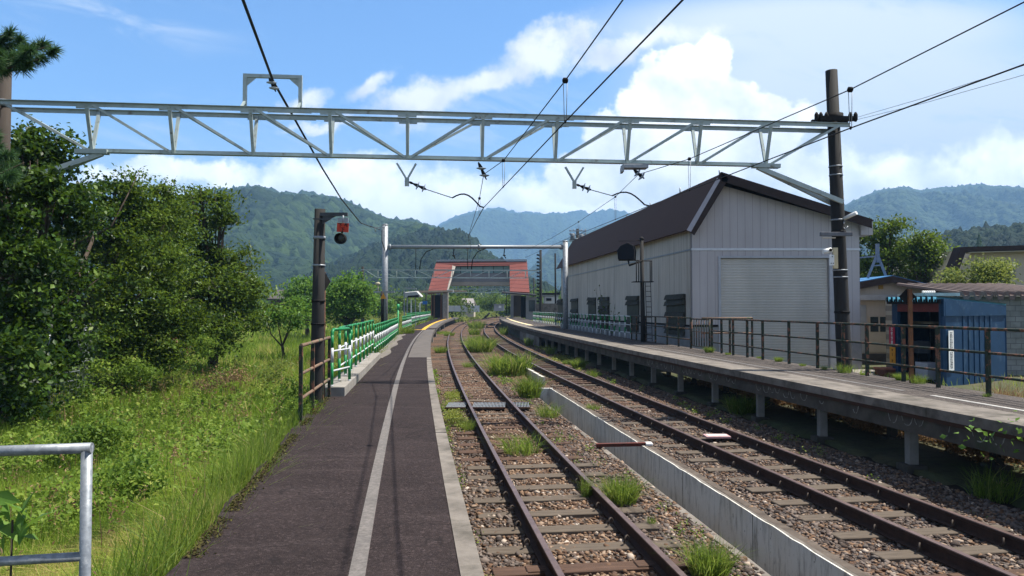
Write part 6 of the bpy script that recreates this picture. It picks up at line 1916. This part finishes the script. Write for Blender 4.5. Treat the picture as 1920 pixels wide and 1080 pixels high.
# far woods along the foot of the hills: nobody could count these crowns
wp, wt = [], []
for k in range(210):
    Y = RNG.uniform(190, 330)
    px = RNG.uniform(380, 1130)
    if 880 < px < 950 and Y < 240: continue
    h = RNG.uniform(3.5, 8)
    c = np.array([(px - 960) / F * Y, Y, -1 + h * .55])
    p_, t_ = clumps(c, h * .6, 1.0, .8)
    wp.append(p_); wt.append(t_)
for k in range(60):
    Y = RNG.uniform(90, 200)
    px = RNG.uniform(1610, 1960)
    h = RNG.uniform(5, 9)
    c = np.array([(px - 960) / F * Y, Y, -1 + h * .55])
    p_, t_ = clumps(c, h * .6, .8, .8)
    wp.append(p_); wt.append(t_)
wp = np.concatenate(wp); wt = np.concatenate(wt)
V, T, r = leaves(wp, RNG.uniform(.6, 1.2, len(wp)), wt * .8, .5, 0, .7)
tag(fast('far_woods', V, T, m_broad, r), 'dark green woods along the foot of the hills', 'woods', kind='stuff')

# pine branch at the upper left
def pine_tufts(centres, n, ln, rng=RNG):
    B, D, L = [], [], []
    for c, d in centres:
        d = np.array(d, float); d /= np.linalg.norm(d)
        u_ = rng.normal(size=(n, 3)); u_ /= np.linalg.norm(u_, axis=1, keepdims=True)
        dd = d * .55 + u_ * .95
        dd /= np.linalg.norm(dd, axis=1, keepdims=True)
        B.append(np.array(c) + d * rng.uniform(-.16, .05, (n, 1))); D.append(dd); L.append(rng.uniform(.6, 1.1, n) * ln)
    B = np.concatenate(B); D = np.concatenate(D); L = np.concatenate(L)[:, None]
    s = np.cross(D, rng.normal(size=B.shape)); s /= np.linalg.norm(s, axis=1, keepdims=True)
    w_ = .0055
    V = np.stack([B - s * w_, B + s * w_, B + D * L * .6 + s * w_ + (0, 0, -.01), B + D * L + (0, 0, -.025)], 1).reshape(-1, 3)
    k = np.arange(len(B))[:, None] * 4
    T = np.concatenate([k + [0, 1, 2], k + [0, 2, 3]], 1).reshape(-1, 3)
    return V, T, np.repeat(rng.random(len(B)), 2)
YPN = 13.2
t = thing('pine_tree', 'pine reaching a needled branch over the brown pole from the left', 'tree', (P(-110, 800, YPN)[0], YPN, -1.1))
pb = P(-110, 300, YPN)
mb = MB(); mb.tube([(pb[0], YPN, -1.2), (pb[0] + .05, YPN, 2), (pb[0], YPN, 4.6), (pb[0] + .05, YPN, 6.9)], [.17, .14, .11, .05], 10); mb.build('trunk', m_bark, t)
tips = []
for (x0, y0, x1, y1, n) in ((-100, 140, 95, 85, 7), (-95, 130, 45, 70, 5), (-100, 150, 70, 112, 6), (-90, 130, 10, 62, 5), (-100, 330, 30, 285, 5), (-100, 345, 20, 320, 5), (-100, 360, 45, 305, 4), (-95, 150, 20, 100, 5), (-100, 140, 65, 95, 5), (-95, 310, -10, 260, 4)):
    a, b = np.array(P(x0, y0, YPN)), np.array(P(x1, y1, YPN + RNG.uniform(-.5, .5)))
    mb = MB(); mb.tube([a, (a + b) / 2 + (0, 0, -.06), b], [.035, .022, .008], 6); mb.build('branch', m_bark, t)
    for k in np.linspace(.45, 1, n):
        c = a + (b - a) * k + RNG.normal(size=3) * .11
        tips.append((c, (b - a) + RNG.normal(size=3) * .35 + np.array([0, 0, .25])))
V, T, r = pine_tufts(tips, 340, .20)
fast('needles', V, T, m_pine, r, t)

# wire fence and its footing at the left
t = thing('wire_fence', 'grey wire mesh fence grown over by vines at the foot of the left trees', 'fence', (-10.5, 17.5, -1.0))
fa_, fb_ = np.array(P(90, 770, 16.5)), np.array(P(219, 730, 22.5))
for px, yt, yb, Y in ((90, 690, 770, 16.5), (158, 645, 745, 19.3), (219, 614, 732, 22.5)):
    a, b = P(px, yb, Y), P(px, yt, Y)
    mb = MB(); mb.tube([(a[0], Y, a[2] - .2), (a[0], Y, a[2] + 1.95)], .03, 8); mb.build('post', m_galvd, t)
mb = MB()
for k in range(9):
    z = .12 + k * .215
    mb.bar(fa_ + (0, 0, z), fb_ + (0, 0, z), .012, .018)
for k in np.linspace(0, 1, 46):
    q = fa_ + (fb_ - fa_) * k; mb.bar(q + (0, 0, .1), q + (0, 0, 1.9), .006, .006, side=(1, 0, 0))
mb.build('wire_mesh', m_galvd, t)
ftp = np.array(P(40, 838, 13.6))
mb = MB(); mb.hexa([tuple(ftp + (0, 0, -.4)), tuple(fb_ + (.2, 0, -.5)), tuple(fb_ + (0, .25, -.5)), tuple(ftp + (-.1, .2, -.4)), tuple(ftp + (0, 0, .12)), tuple(fb_ + (.2, 0, .02)), tuple(fb_ + (0, .25, .02)), tuple(ftp + (-.1, .2, .12))]); mb.build('footing_wall', m_under, t)
for px, py, Y in ((228, 735, 21.8), (214, 742, 21.2), (150, 790, 17.6), (165, 805, 16.6)):
    q = P(px, py, Y); mb = MB(); mb.box((q[0] - .1, q[1] - .1, q[2] - .3), (q[0] + .1, q[1] + .1, q[2] + .22)); mb.build('stub', m_conc, t, bevel=.03)
# creeping vine sprays hanging over the fence
pts, tn = [], []
for px, py, rp, Y in ((175, 690, 28, 19.5), (185, 640, 22, 20), (150, 740, 30, 18), (195, 720, 22, 20.8), (120, 770, 26, 17)):
    p_, t_ = clumps(np.array(P(px, py, Y)), rp / F * Y, .09, 1.0); pts.append(p_); tn.append(t_)
V, T, r = leaves(np.concatenate(pts), RNG.uniform(.05, .11, sum(map(len, pts))), np.concatenate(tn), .5, .2, .7)
tag(fast('vine', V, T, m_weed, r), 'leafy vine climbing the grey wire mesh fence', 'vine')

# ------------------------------------------------------------------ the overgrown field at the left
def field_pts(y0, y1, n, margin=-.02, xmax=None):
    y = np.sqrt(RNG.uniform(y0 ** 2, y1 ** 2, n * 2))
    pll = np.array([PLL(min(q, 110)) for q in y])
    lo = -.74 * y
    x = lo + (pll + margin - lo) * RNG.random(len(y))
    k = (pll + margin > lo)
    x, y = x[k][:n], y[k][:n]
    return x, y
gp = []
for y0, y1, n, h, wd, ln in ((2.8, 7.5, 46000, .40, .0062, .65), (7.5, 14, 70000, .48, .0095, .6), (14, 28, 80000, .56, .017, .55), (28, 60, 70000, .65, .036, .5), (60, 190, 50000, .8, .10, .45)):
    x, y = field_pts(y0, y1, n)
    z = gz(x, y)
    patch = fbm(x * .55, y * .55, 4, 71)
    tall = fbm(x * .9 + 7, y * .9, 3, 75)
    keep = patch + RNG.random(len(x)) * .5 > .40
    x, y, z, patch, tall = x[keep], y[keep], z[keep], patch[keep], tall[keep]
    hh_ = h * (.45 + 1.15 * tall) * RNG.uniform(.6, 1.35, len(x))
    tone = np.clip(.53 + 2.0 * (patch - .52) + RNG.normal(size=len(x)) * .20, 0, 1)
    B = np.stack([x, y, z - .02], 1)
    gp.append(blades(B, hh_, wd * RNG.uniform(.6, 1.3, len(x)), tone, ln * RNG.uniform(.4, 2.4, len(x)), wind=(.12, -.05)))
V, T, r = join(*gp)
tag(fast('field_grass', V, T, m_grass, r), 'tall sunlit grass filling the field left of the platform', 'grass', kind='stuff')
# long arching blades leaning over the platform edge
gp = []
for k in range(150):
    y = RNG.uniform(3.6, 40) if k > 60 else RNG.uniform(3.6, 12)
    x = PLL(y) - RNG.uniform(.05, .45)
    n = 60
    B = np.stack([x + RNG.normal(size=n) * .10, y + RNG.normal(size=n) * .14, np.full(n, float(gz(np.array([x]), np.array([y]))[0]))], 1)
    gp.append(blades(B, RNG.uniform(.45, .85, n), .0065 + .0005 * y, np.clip(RNG.normal(size=n) * .2 + .5, 0, 1), .75, wind=(.15, -.1)))
V, T, r = join(*gp)
tag(fast('edge_grass', V, T, m_tuft, r), 'long arching grass along the left edge of the dark platform', 'grass', kind='stuff')
# broad-leaved weeds
wp, wt, wsz = [], [], []
for y0, y1, n, hmax, lf in ((3.0, 8, 1900, .62, .062), (8, 16, 2600, .75, .075), (16, 30, 2000, .9, .11)):
    x, y = field_pts(y0, y1, n * 2, -.25)
    pt = fbm(x * .45 + 20, y * .45, 4, 91)
    k = (pt + .10 * (x < -.32 * y - 1.5) > .56)
    x, y = x[k][:n], y[k][:n]
    z = gz(x, y)
    m_ = 16
    hq = hmax * (.3 + .8 * fbm(x * .8, y * .8, 3, 95)) * RNG.uniform(.7, 1.2, len(x))
    kk = RNG.random((len(x), m_)) ** .55
    q = np.stack([x[:, None] + RNG.normal(size=(len(x), m_)) * .085, y[:, None] + RNG.normal(size=(len(x), m_)) * .085, z[:, None] + kk * hq[:, None]], -1)
    tn = np.clip(.42 * np.repeat(RNG.random(len(x)), m_) + .35 * kk.ravel() + .25 * RNG.random(len(x) * m_), 0, 1)
    wp.append(q.reshape(-1, 3)); wt.append(tn); wsz.append(lf * RNG.uniform(.5, 1.3, len(tn)))
V, T, r = leaves(np.concatenate(wp), np.concatenate(wsz), np.concatenate(wt), .62, .1, .62)
tag(fast('weeds', V, T, m_weed, r), 'broad leaved weeds among the grass at the left', 'weeds', kind='stuff')
# dry seed heads
sx, sy = field_pts(3.2, 30, 900, -.3)
sz_ = gz(sx, sy)
B = np.stack([sx, sy, sz_], 1)
V1 = blades(B, RNG.uniform(.6, .95, len(sx)), .004 + .0007 * sy, np.full(len(sx), .75), .3)
hp = np.repeat(V1[0].reshape(-1, 5, 3)[:, 4], 12, 0) + RNG.normal(size=(len(sx) * 12, 3)) * (.02, .02, .06)
V2 = leaves(hp, RNG.uniform(.02, .05, len(hp)), RNG.random(len(hp)) * .9, .1, .3, .35)
V, T, r = join(V1, V2)
tag(fast('seed_heads', V, T, m_dry, r), 'dry brown seed heads standing in the left field', 'grass', kind='stuff')
# big leaved seedling in the lower left corner
q = P(15, 1010, 3.55)
t = thing('leafy_seedling', 'broad leaved seedling behind the galvanised rail in the lower left corner', 'plant', (q[0], q[1], -.6))
c = np.array([P(20 + 55 * math.cos(a) * k, 975 + 45 * math.sin(a) * k, 3.55) for a in np.arange(0, 6.2, .9) for k in (.45, .95)])
V, T, r = leaves(c, RNG.uniform(.12, .17, len(c)), .6 + .4 * RNG.random(len(c)), .55, .2, .5)
fast('leaf_cluster', V, T, m_bright, r, t)
mb = MB(); mb.tube([(q[0], q[1], -.7), (q[0] + .02, q[1], P(15, 975, 3.55)[2])], [.008, .005], 6); mb.build('stem', m_bark, t)
# moss crumbs along the broken asphalt edge
mp_ = []
for k in range(6000):
    y = RNG.uniform(3.4, 13.4)
    if fbm(np.array([y * 1.3]), np.array([1.]), 3, 12)[0] < .42: continue
    x = PLL(y) + .03 + abs(RNG.normal()) * .055
    mp_.append((x, y, .002 + RNG.random() * .014))
mp_ = np.array(mp_)
V, T, r = leaves(mp_, RNG.uniform(.010, .030, len(mp_)), RNG.random(len(mp_)), .9, 0, .8)
tag(fast('moss', V, T, leafmat('brown_moss', [(0, (.018, .013, .008)), (.5, (.045, .034, .014)), (1, (.09, .085, .025))], .05, rough=.9), r), 'brown green moss crumbs on the broken platform edge', 'moss', kind='stuff')

for lab, bl, mt, lf in (('low dark bush in the field under the reaching bough', [(365, 645, 22, 24), (385, 652, 18, 24), (345, 655, 18, 24)], m_weed, .10),
                    ('dry brown bush in the field beside the low dark bush', [(325, 650, 20, 22), (335, 660, 16, 22)], m_dry, .07),
                    ('small green bush at the right foot of the wire fence', [(250, 690, 22, 20), (275, 700, 18, 20), (235, 705, 16, 20)], m_weed, .09),
                    ('dry reddish weed clump in the middle of the left field', [(395, 710, 26, 16), (430, 715, 20, 16), (455, 700, 16, 17)], m_dry, .05),
                    ('rounded weed clump near the short rusty railing', [(520, 690, 22, 17), (500, 705, 18, 17)], m_shrub, .06),
                    ('leafy weed clump against the platform by the short rusty railing', [(545, 735, 22, 12.6), (560, 765, 16, 11.5), (530, 760, 18, 12)], m_weed, .06),
                    ('large leafy weed in front of the left trees', [(180, 800, 30, 11), (215, 815, 26, 11), (150, 820, 24, 11)], m_weed, .08),
                    ('knee high broad leaved weed right of the galvanised rail', [(235, 880, 34, 6.8), (265, 900, 26, 6.6), (215, 905, 26, 6.5)], m_weed, .055)):
    tree('weed_bush', lab, bl, (P(*bl[0][:2], bl[0][3])[0], bl[0][3], -1.1), lf, mt, dens=.9, trunk_r=.015, limbs=False, jitter=.15, cat='bush', group='bushes in the left field')
cp = []
for k in range(150):
    y = RNG.uniform(5.4, 30)
    side = RNG.random()
    x = PLE(y) + RNG.uniform(.02, .28) if side < .5 else (L1(y) + RNG.uniform(1.3, 1.9) if side < .75 else PRE(y) - RNG.uniform(.1, .7))
    n = int(RNG.uniform(8, 40))
    cp.append(np.stack([x + RNG.normal(size=n) * .05, y + RNG.normal(size=n) * .08, -.92 + np.abs(RNG.normal(size=n)) * .06], 1))
cp = np.concatenate(cp)
V, T, r = leaves(cp, .014 + .0018 * cp[:, 1] * RNG.uniform(.7, 1.5, len(cp)), RNG.random(len(cp)), .6, 0, .6)
tag(fast('ballast_weeds', V, T, m_weed, r), 'tiny weeds sprouting along the edges of the track bed', 'weeds', kind='stuff')

# ------------------------------------------------------------------ tufts between and beside the tracks
def tuft_mesh(n, wd, h, seed, lean=.55, wid=.012):
    rg = np.random.default_rng(seed)
    a = rg.random(n) * 6.28; rr = np.sqrt(rg.random(n)) * wd * .5
    B = np.stack([rr * np.cos(a), rr * np.sin(a), np.zeros(n)], 1)
    V, T, r = blades(B, h * rg.uniform(.45, 1.1, n), wid * rg.uniform(.6, 1.2, n), np.clip(rg.normal(size=n) * .27 + .45, 0, 1), lean * rg.uniform(.5, 1.6), rg)
    # spread outwards from the middle
    V[:, 0] *= 1 + .55 * V[:, 2] / h; V[:, 1] *= 1 + .55 * V[:, 2] / h
    me = fast('tuft', V, T, m_tuft, r)
    return me
kinds = {'dense': tuft_mesh(900, .62, .55, 1, .55, .010), 'thin': tuft_mesh(260, .5, .5, 2, .6, .008), 'dark': tuft_mesh(700, .55, .55, 4, .45, .010), 'far': tuft_mesh(420, 1.0, .6, 5, .6, .022)}
used_k = set()
def tuft(label, px, py, hpx, kind, wide=1.0, z=None, group='grass tufts on the track bed'):
    zz = ZB if z is None else z
    q = G(px, py, zz)
    h = hpx / F * q[1]
    src = kinds[kind]
    if kind in used_k:
        o = src.copy(); COL.objects.link(o)
    else:
        o = src; used_k.add(kind)
    o.name = 'grass_tuft'
    s = h / .55 * (.62 if kind == 'far' else 1)
    o.location = (q[0], q[1], zz - .01)
    o.scale = (s * wide, s * wide, s)
    o.rotation_euler = (0, 0, random.random() * 6.28)
    return tag(o, label, 'grass', group)
for a in (('bushy tuft between the rails of the left track, nearest to the rail grates', 978, 850, 52, 'thin', 1.35),
          ('dark green tuft right of the left track just left of the drain', 1165, 942, 60, 'dark', .9),
          ('bright tuft at the bottom edge beside the white drain', 1330, 1078, 75, 'dark', .9),
          ('few tall blades against the right rail of the left track', 1100, 935, 62, 'thin', .35),
          ('big bright tuft hiding the end of the white drain', 955, 703, 52, 'dense', 1.15),
          ('upright tuft at the very end of the open drain', 993, 745, 52, 'dark', .75),
          ('drooping tuft overhanging the white drain wall', 1027, 782, 38, 'thin', 1.1),
          ('small tuft beside the left grate', 880, 806, 28, 'thin', .9),
          ('big dark green tuft farther along between the two tracks', 900, 660, 36, 'dark', 1.25),
          ('small tuft in the middle of the left track before the big weeds', 878, 689, 16, 'thin', 1.2),
          ('small tuft by the left platform edge across from the coping end', 826, 662, 16, 'dark', 1.2),
          ('small sparse plant near the drain at lower right', 1222, 985, 26, 'thin', .6),
          ('low tuft right of the right track beyond the drain strut', 1110, 708, 22, 'thin', .9),
          ('dry tuft beside the left rail of the right track', 1112, 770, 20, 'thin', 1.2),
          ('arching dark grass under the right platform at the right edge', 1862, 935, 78, 'thin', 1.0),
          ('dark grass under the right platform left of the second post', 1395, 775, 40, 'dark', 1.3),
          ('green tuft at the right rail by the shaded ballast', 1085, 690, 22, 'dark', 1.0),
          ('leafy tuft beyond the right rail, in the sun strip', 1032, 664, 22, 'thin', .8),
          ('low weeds in the sun strip nearer the drain end', 1062, 683, 14, 'far', .8),
          ('light green weeds filling the gap between the tracks, nearest mass', 915, 650, 27, 'far', .8),
          ('light green weeds between the tracks behind the nearest mass', 893, 645, 30, 'far', .7),
          ('light green weeds between the tracks at the bend', 890, 628, 24, 'far', .7),
          ('light green weeds between the tracks past the bend', 893, 616, 26, 'far', .9),
          ('weeds growing over the left rail at the bend', 842, 630, 14, 'far', 1.1),
          ('low yellowish weeds by the curved left platform edge', 826, 626, 9, 'far', 2.0),
          ('weed clump at the foot of the right platform wall', 945, 628, 22, 'thin', .7),
          ('creeper clump hanging at the right platform wall', 992, 648, 26, 'far', .5),
          ('weed clump at the edge of the curved left platform coping', 799, 704, 12, 'dark', .8)):
    tuft(*a)
# weeds on the platforms
for a in (('weed clump leaning on the second left guard fence section', 764, 625, 24, 'far', .9), ('weed clump by the far left guard fence', 801, 601, 16, 'far', .9),
          ('weeds at the foot of the tall green post', 752, 627, 10, 'far', .6)):
    tuft(*a, z=0., group='weeds on the left platform')
for i, (px, py, h, k, lab) in enumerate(((1545, 693, 12, 'thin', 'weed at the railing left of the dark right pole'), (1583, 699, 26, 'thin', 'tall weed at the foot of the dark right pole'), (1620, 703, 10, 'far', 'low weeds right of the dark right pole'),
     (1690, 713, 18, 'dark', 'leafy weed in front of the blue shed jamb'), (1722, 719, 26, 'thin', 'tall weed in front of the blue shed cabinet'), (1460, 678, 12, 'dark', 'weed at the railing in front of the roller door'),
     (1425, 672, 8, 'far', 'low weed at the railing left of the roller door weed'), (1330, 661, 14, 'dark', 'weed by the small rusty gate'), (1365, 665, 8, 'far', 'low weed between gate and roller door'), (1850, 744, 12, 'thin', 'dry weed near the last railing post'),
     (1505, 686, 9, 'far', 'low weed under the middle of the long railing'))):
    tuft(lab, px, py, h, k, 1.0, z=ZRP, group='weeds along the right railing')
for o in kinds.values():
    pass
# creeping yellow-green cover beside the grates
cp = []
for px, py, sx_, sy_, n in ((852, 742, 20, 9, 900), (850, 782, 20, 16, 1300), (868, 795, 14, 10, 500), (843, 758, 10, 6, 400), (826, 624, 16, 3, 500), (1000, 610, 3, 2, 30), (1020, 650, 18, 6, 500), (1050, 672, 22, 7, 700), (1085, 690, 12, 5, 300)):
    for k in range(n):
        q = G(px + RNG.normal() * sx_ * .5, py + RNG.normal() * sy_ * .5, -.90)
        if q[0] < PLE(q[1]) + .04 and px < 900: continue
        cp.append((q[0], q[1], -.925 + RNG.random() * .08))
cp = np.array(cp)
V, T, r = leaves(cp, .022 + .0011 * cp[:, 1] * RNG.uniform(.7, 1.6, len(cp)), RNG.random(len(cp)), .75, 0, .7)
tag(fast('ground_cover', V, T, leafmat('sedum', [(0, (.06, .10, .015)), (.5, (.14, .18, .03)), (1, (.26, .27, .06))], .3, (.4, .42, .06)), r), 'yellow green creeping plants beside the left rail and grates', 'ground cover', kind='stuff')
# green bank where the line bends away
bp, bt = [], []
for k in range(420):
    Y = RNG.uniform(105, 230)
    x0_ = L1(min(Y, 230)) - RNG.uniform(1.2, 26) if RNG.random() < .8 else np.polyval(R2c, min(Y, 230)) + RNG.uniform(2, 20)
    if Y < 140 and x0_ > PLE(Y) - 5 and x0_ < L1(Y): continue
    c = np.array([x0_, Y, -.9 + RNG.uniform(.1, .6)])
    p_, t_ = clumps(c, RNG.uniform(.7, 1.5), .42, .6, .5)
    bp.append(p_); bt.append(t_)
bp = np.concatenate(bp); bt = np.concatenate(bt)
V, T, r = leaves(bp, RNG.uniform(.25, .5, len(bp)), .3 + .7 * bt, .5, 0, .5)
tag(fast('trackside_weeds', V, T, m_shrub, r), 'bright weeds on the bank where the tracks bend away', 'weeds', kind='stuff')
# brown brush under the right platform
bp, bt = [], []
for k in range(520):
    y = RNG.uniform(8, 26)
    x = PRE(y) + RNG.uniform(1.9, 4.6)
    c = np.array([x, y, -.88 + RNG.uniform(0, .5)])
    p_, t_ = clumps(c, RNG.uniform(.12, .3), .07, .8, .8)
    bp.append(p_); bt.append(t_)
bp = np.concatenate(bp); bt = np.concatenate(bt)
V, T, r = leaves(bp, RNG.uniform(.04, .1, len(bp)), bt, .3, .2, .4)
tag(fast('dry_brush', V, T, m_dry, r), 'brown dry brush behind the posts of the right platform', 'brush', kind='stuff')
# grassy weeds on the ground right of the right platform
x = RNG.uniform(6, 22, 9000); y = RNG.uniform(9, 30, 9000)
k = (x > np.array([PRO(q) for q in y]) + .02) & (x / y < .74)
x, y = x[k], y[k]
pt = fbm(x * .6, y * .6, 3, 55)
k = pt > .5
x, y = x[k], y[k]
V, T, r = blades(np.stack([x, y, np.full(len(x), ZG)], 1), RNG.uniform(.1, .42, len(x)), .014, np.clip(RNG.normal(size=len(x)) * .2 + .6, 0, 1), .6)
tag(fast('wild_grass', V, T, m_grass, r), 'patchy grass on the low ground right of the platform', 'grass', kind='stuff')
x = []
for k in range(16):
    c = np.array(G(RNG.uniform(1850, 1925), RNG.uniform(728, 748), ZRP - .1)) + (0, 0, 0)
    n = 40
    B = c + np.concatenate([RNG.normal(size=(n, 2)) * .15, np.full((n, 1), -.3)], 1)
    x.append(blades(B, RNG.uniform(.25, .6, n), .006, RNG.random(n), 1.0))
V, T, r = join(*x)
tag(fast('dry_grass', V, T, m_dry, r), 'dry straw coloured grass at the railing on the right edge', 'grass', kind='stuff')
# creeper leaves over the platform edge at the right
q = P(1890, 815, 9.2)
t = thing('creeper', 'light green creeper leaves hanging over the right platform edge', 'plant', q)
pts = np.array(q) + RNG.normal(size=(70, 3)) * (.28, .2, .10)
V, T, r = leaves(pts, RNG.uniform(.05, .10, 70), .5 + .5 * RNG.random(70), .3, .2, .7); fast('leaf_cluster', V, T, m_bright, r, t)['kind'] = 'stuff'
# straggly bush against the shed side
pts = []
t = thing('straggly_bush', 'thin straggly bush against the side wall of the big shed', 'bush', ONP(1160, 640, FA, FB))
mb = MB()
for px, py in ((1150, 555), (1128, 540), (1165, 570), (1140, 575), (1172, 585), (1120, 585), (1135, 535)):
    a, b = np.array(ONP(1148 + (px - 1148) * .3, 650, FA, FB)), np.array(ONP(px, py, FA, FB))
    a[0] -= .3; b[0] -= .35
    mb.tube([a, (a + b) / 2 + RNG.normal(size=3) * .1, b], [.022, .014, .006], 5)
    for k in range(16):
        pts.append(a + (b - a) * RNG.uniform(.3, 1.0) + RNG.normal(size=3) * .16)
mb.build('stems', m_bark, t)
V, T, r = leaves(np.array(pts), RNG.uniform(.08, .16, len(pts)), RNG.random(len(pts)) * .6, .4, .1, .6); fast('foliage', V, T, m_broad, r, t)

# ================================================================== AIR
def haze():
    m = bpy.data.materials.new('haze')
    m.use_nodes = True
    t = NT(m.node_tree)
    v_ = t.n('ShaderNodeVolumePrincipled', {'Color': (.30, .56, .92, 1), 'Density': HAZE, 'Anisotropy': 0.0})
    t.n('ShaderNodeOutputMaterial', {'Volume': v_.outputs[0]})
    mb = MB(); mb.box((-7200, -100, -6), (7200, 7300, 640))
    o = mb.build('haze', m)
    tag(o, kind='stuff')
HAZE = 2.7e-4
haze()
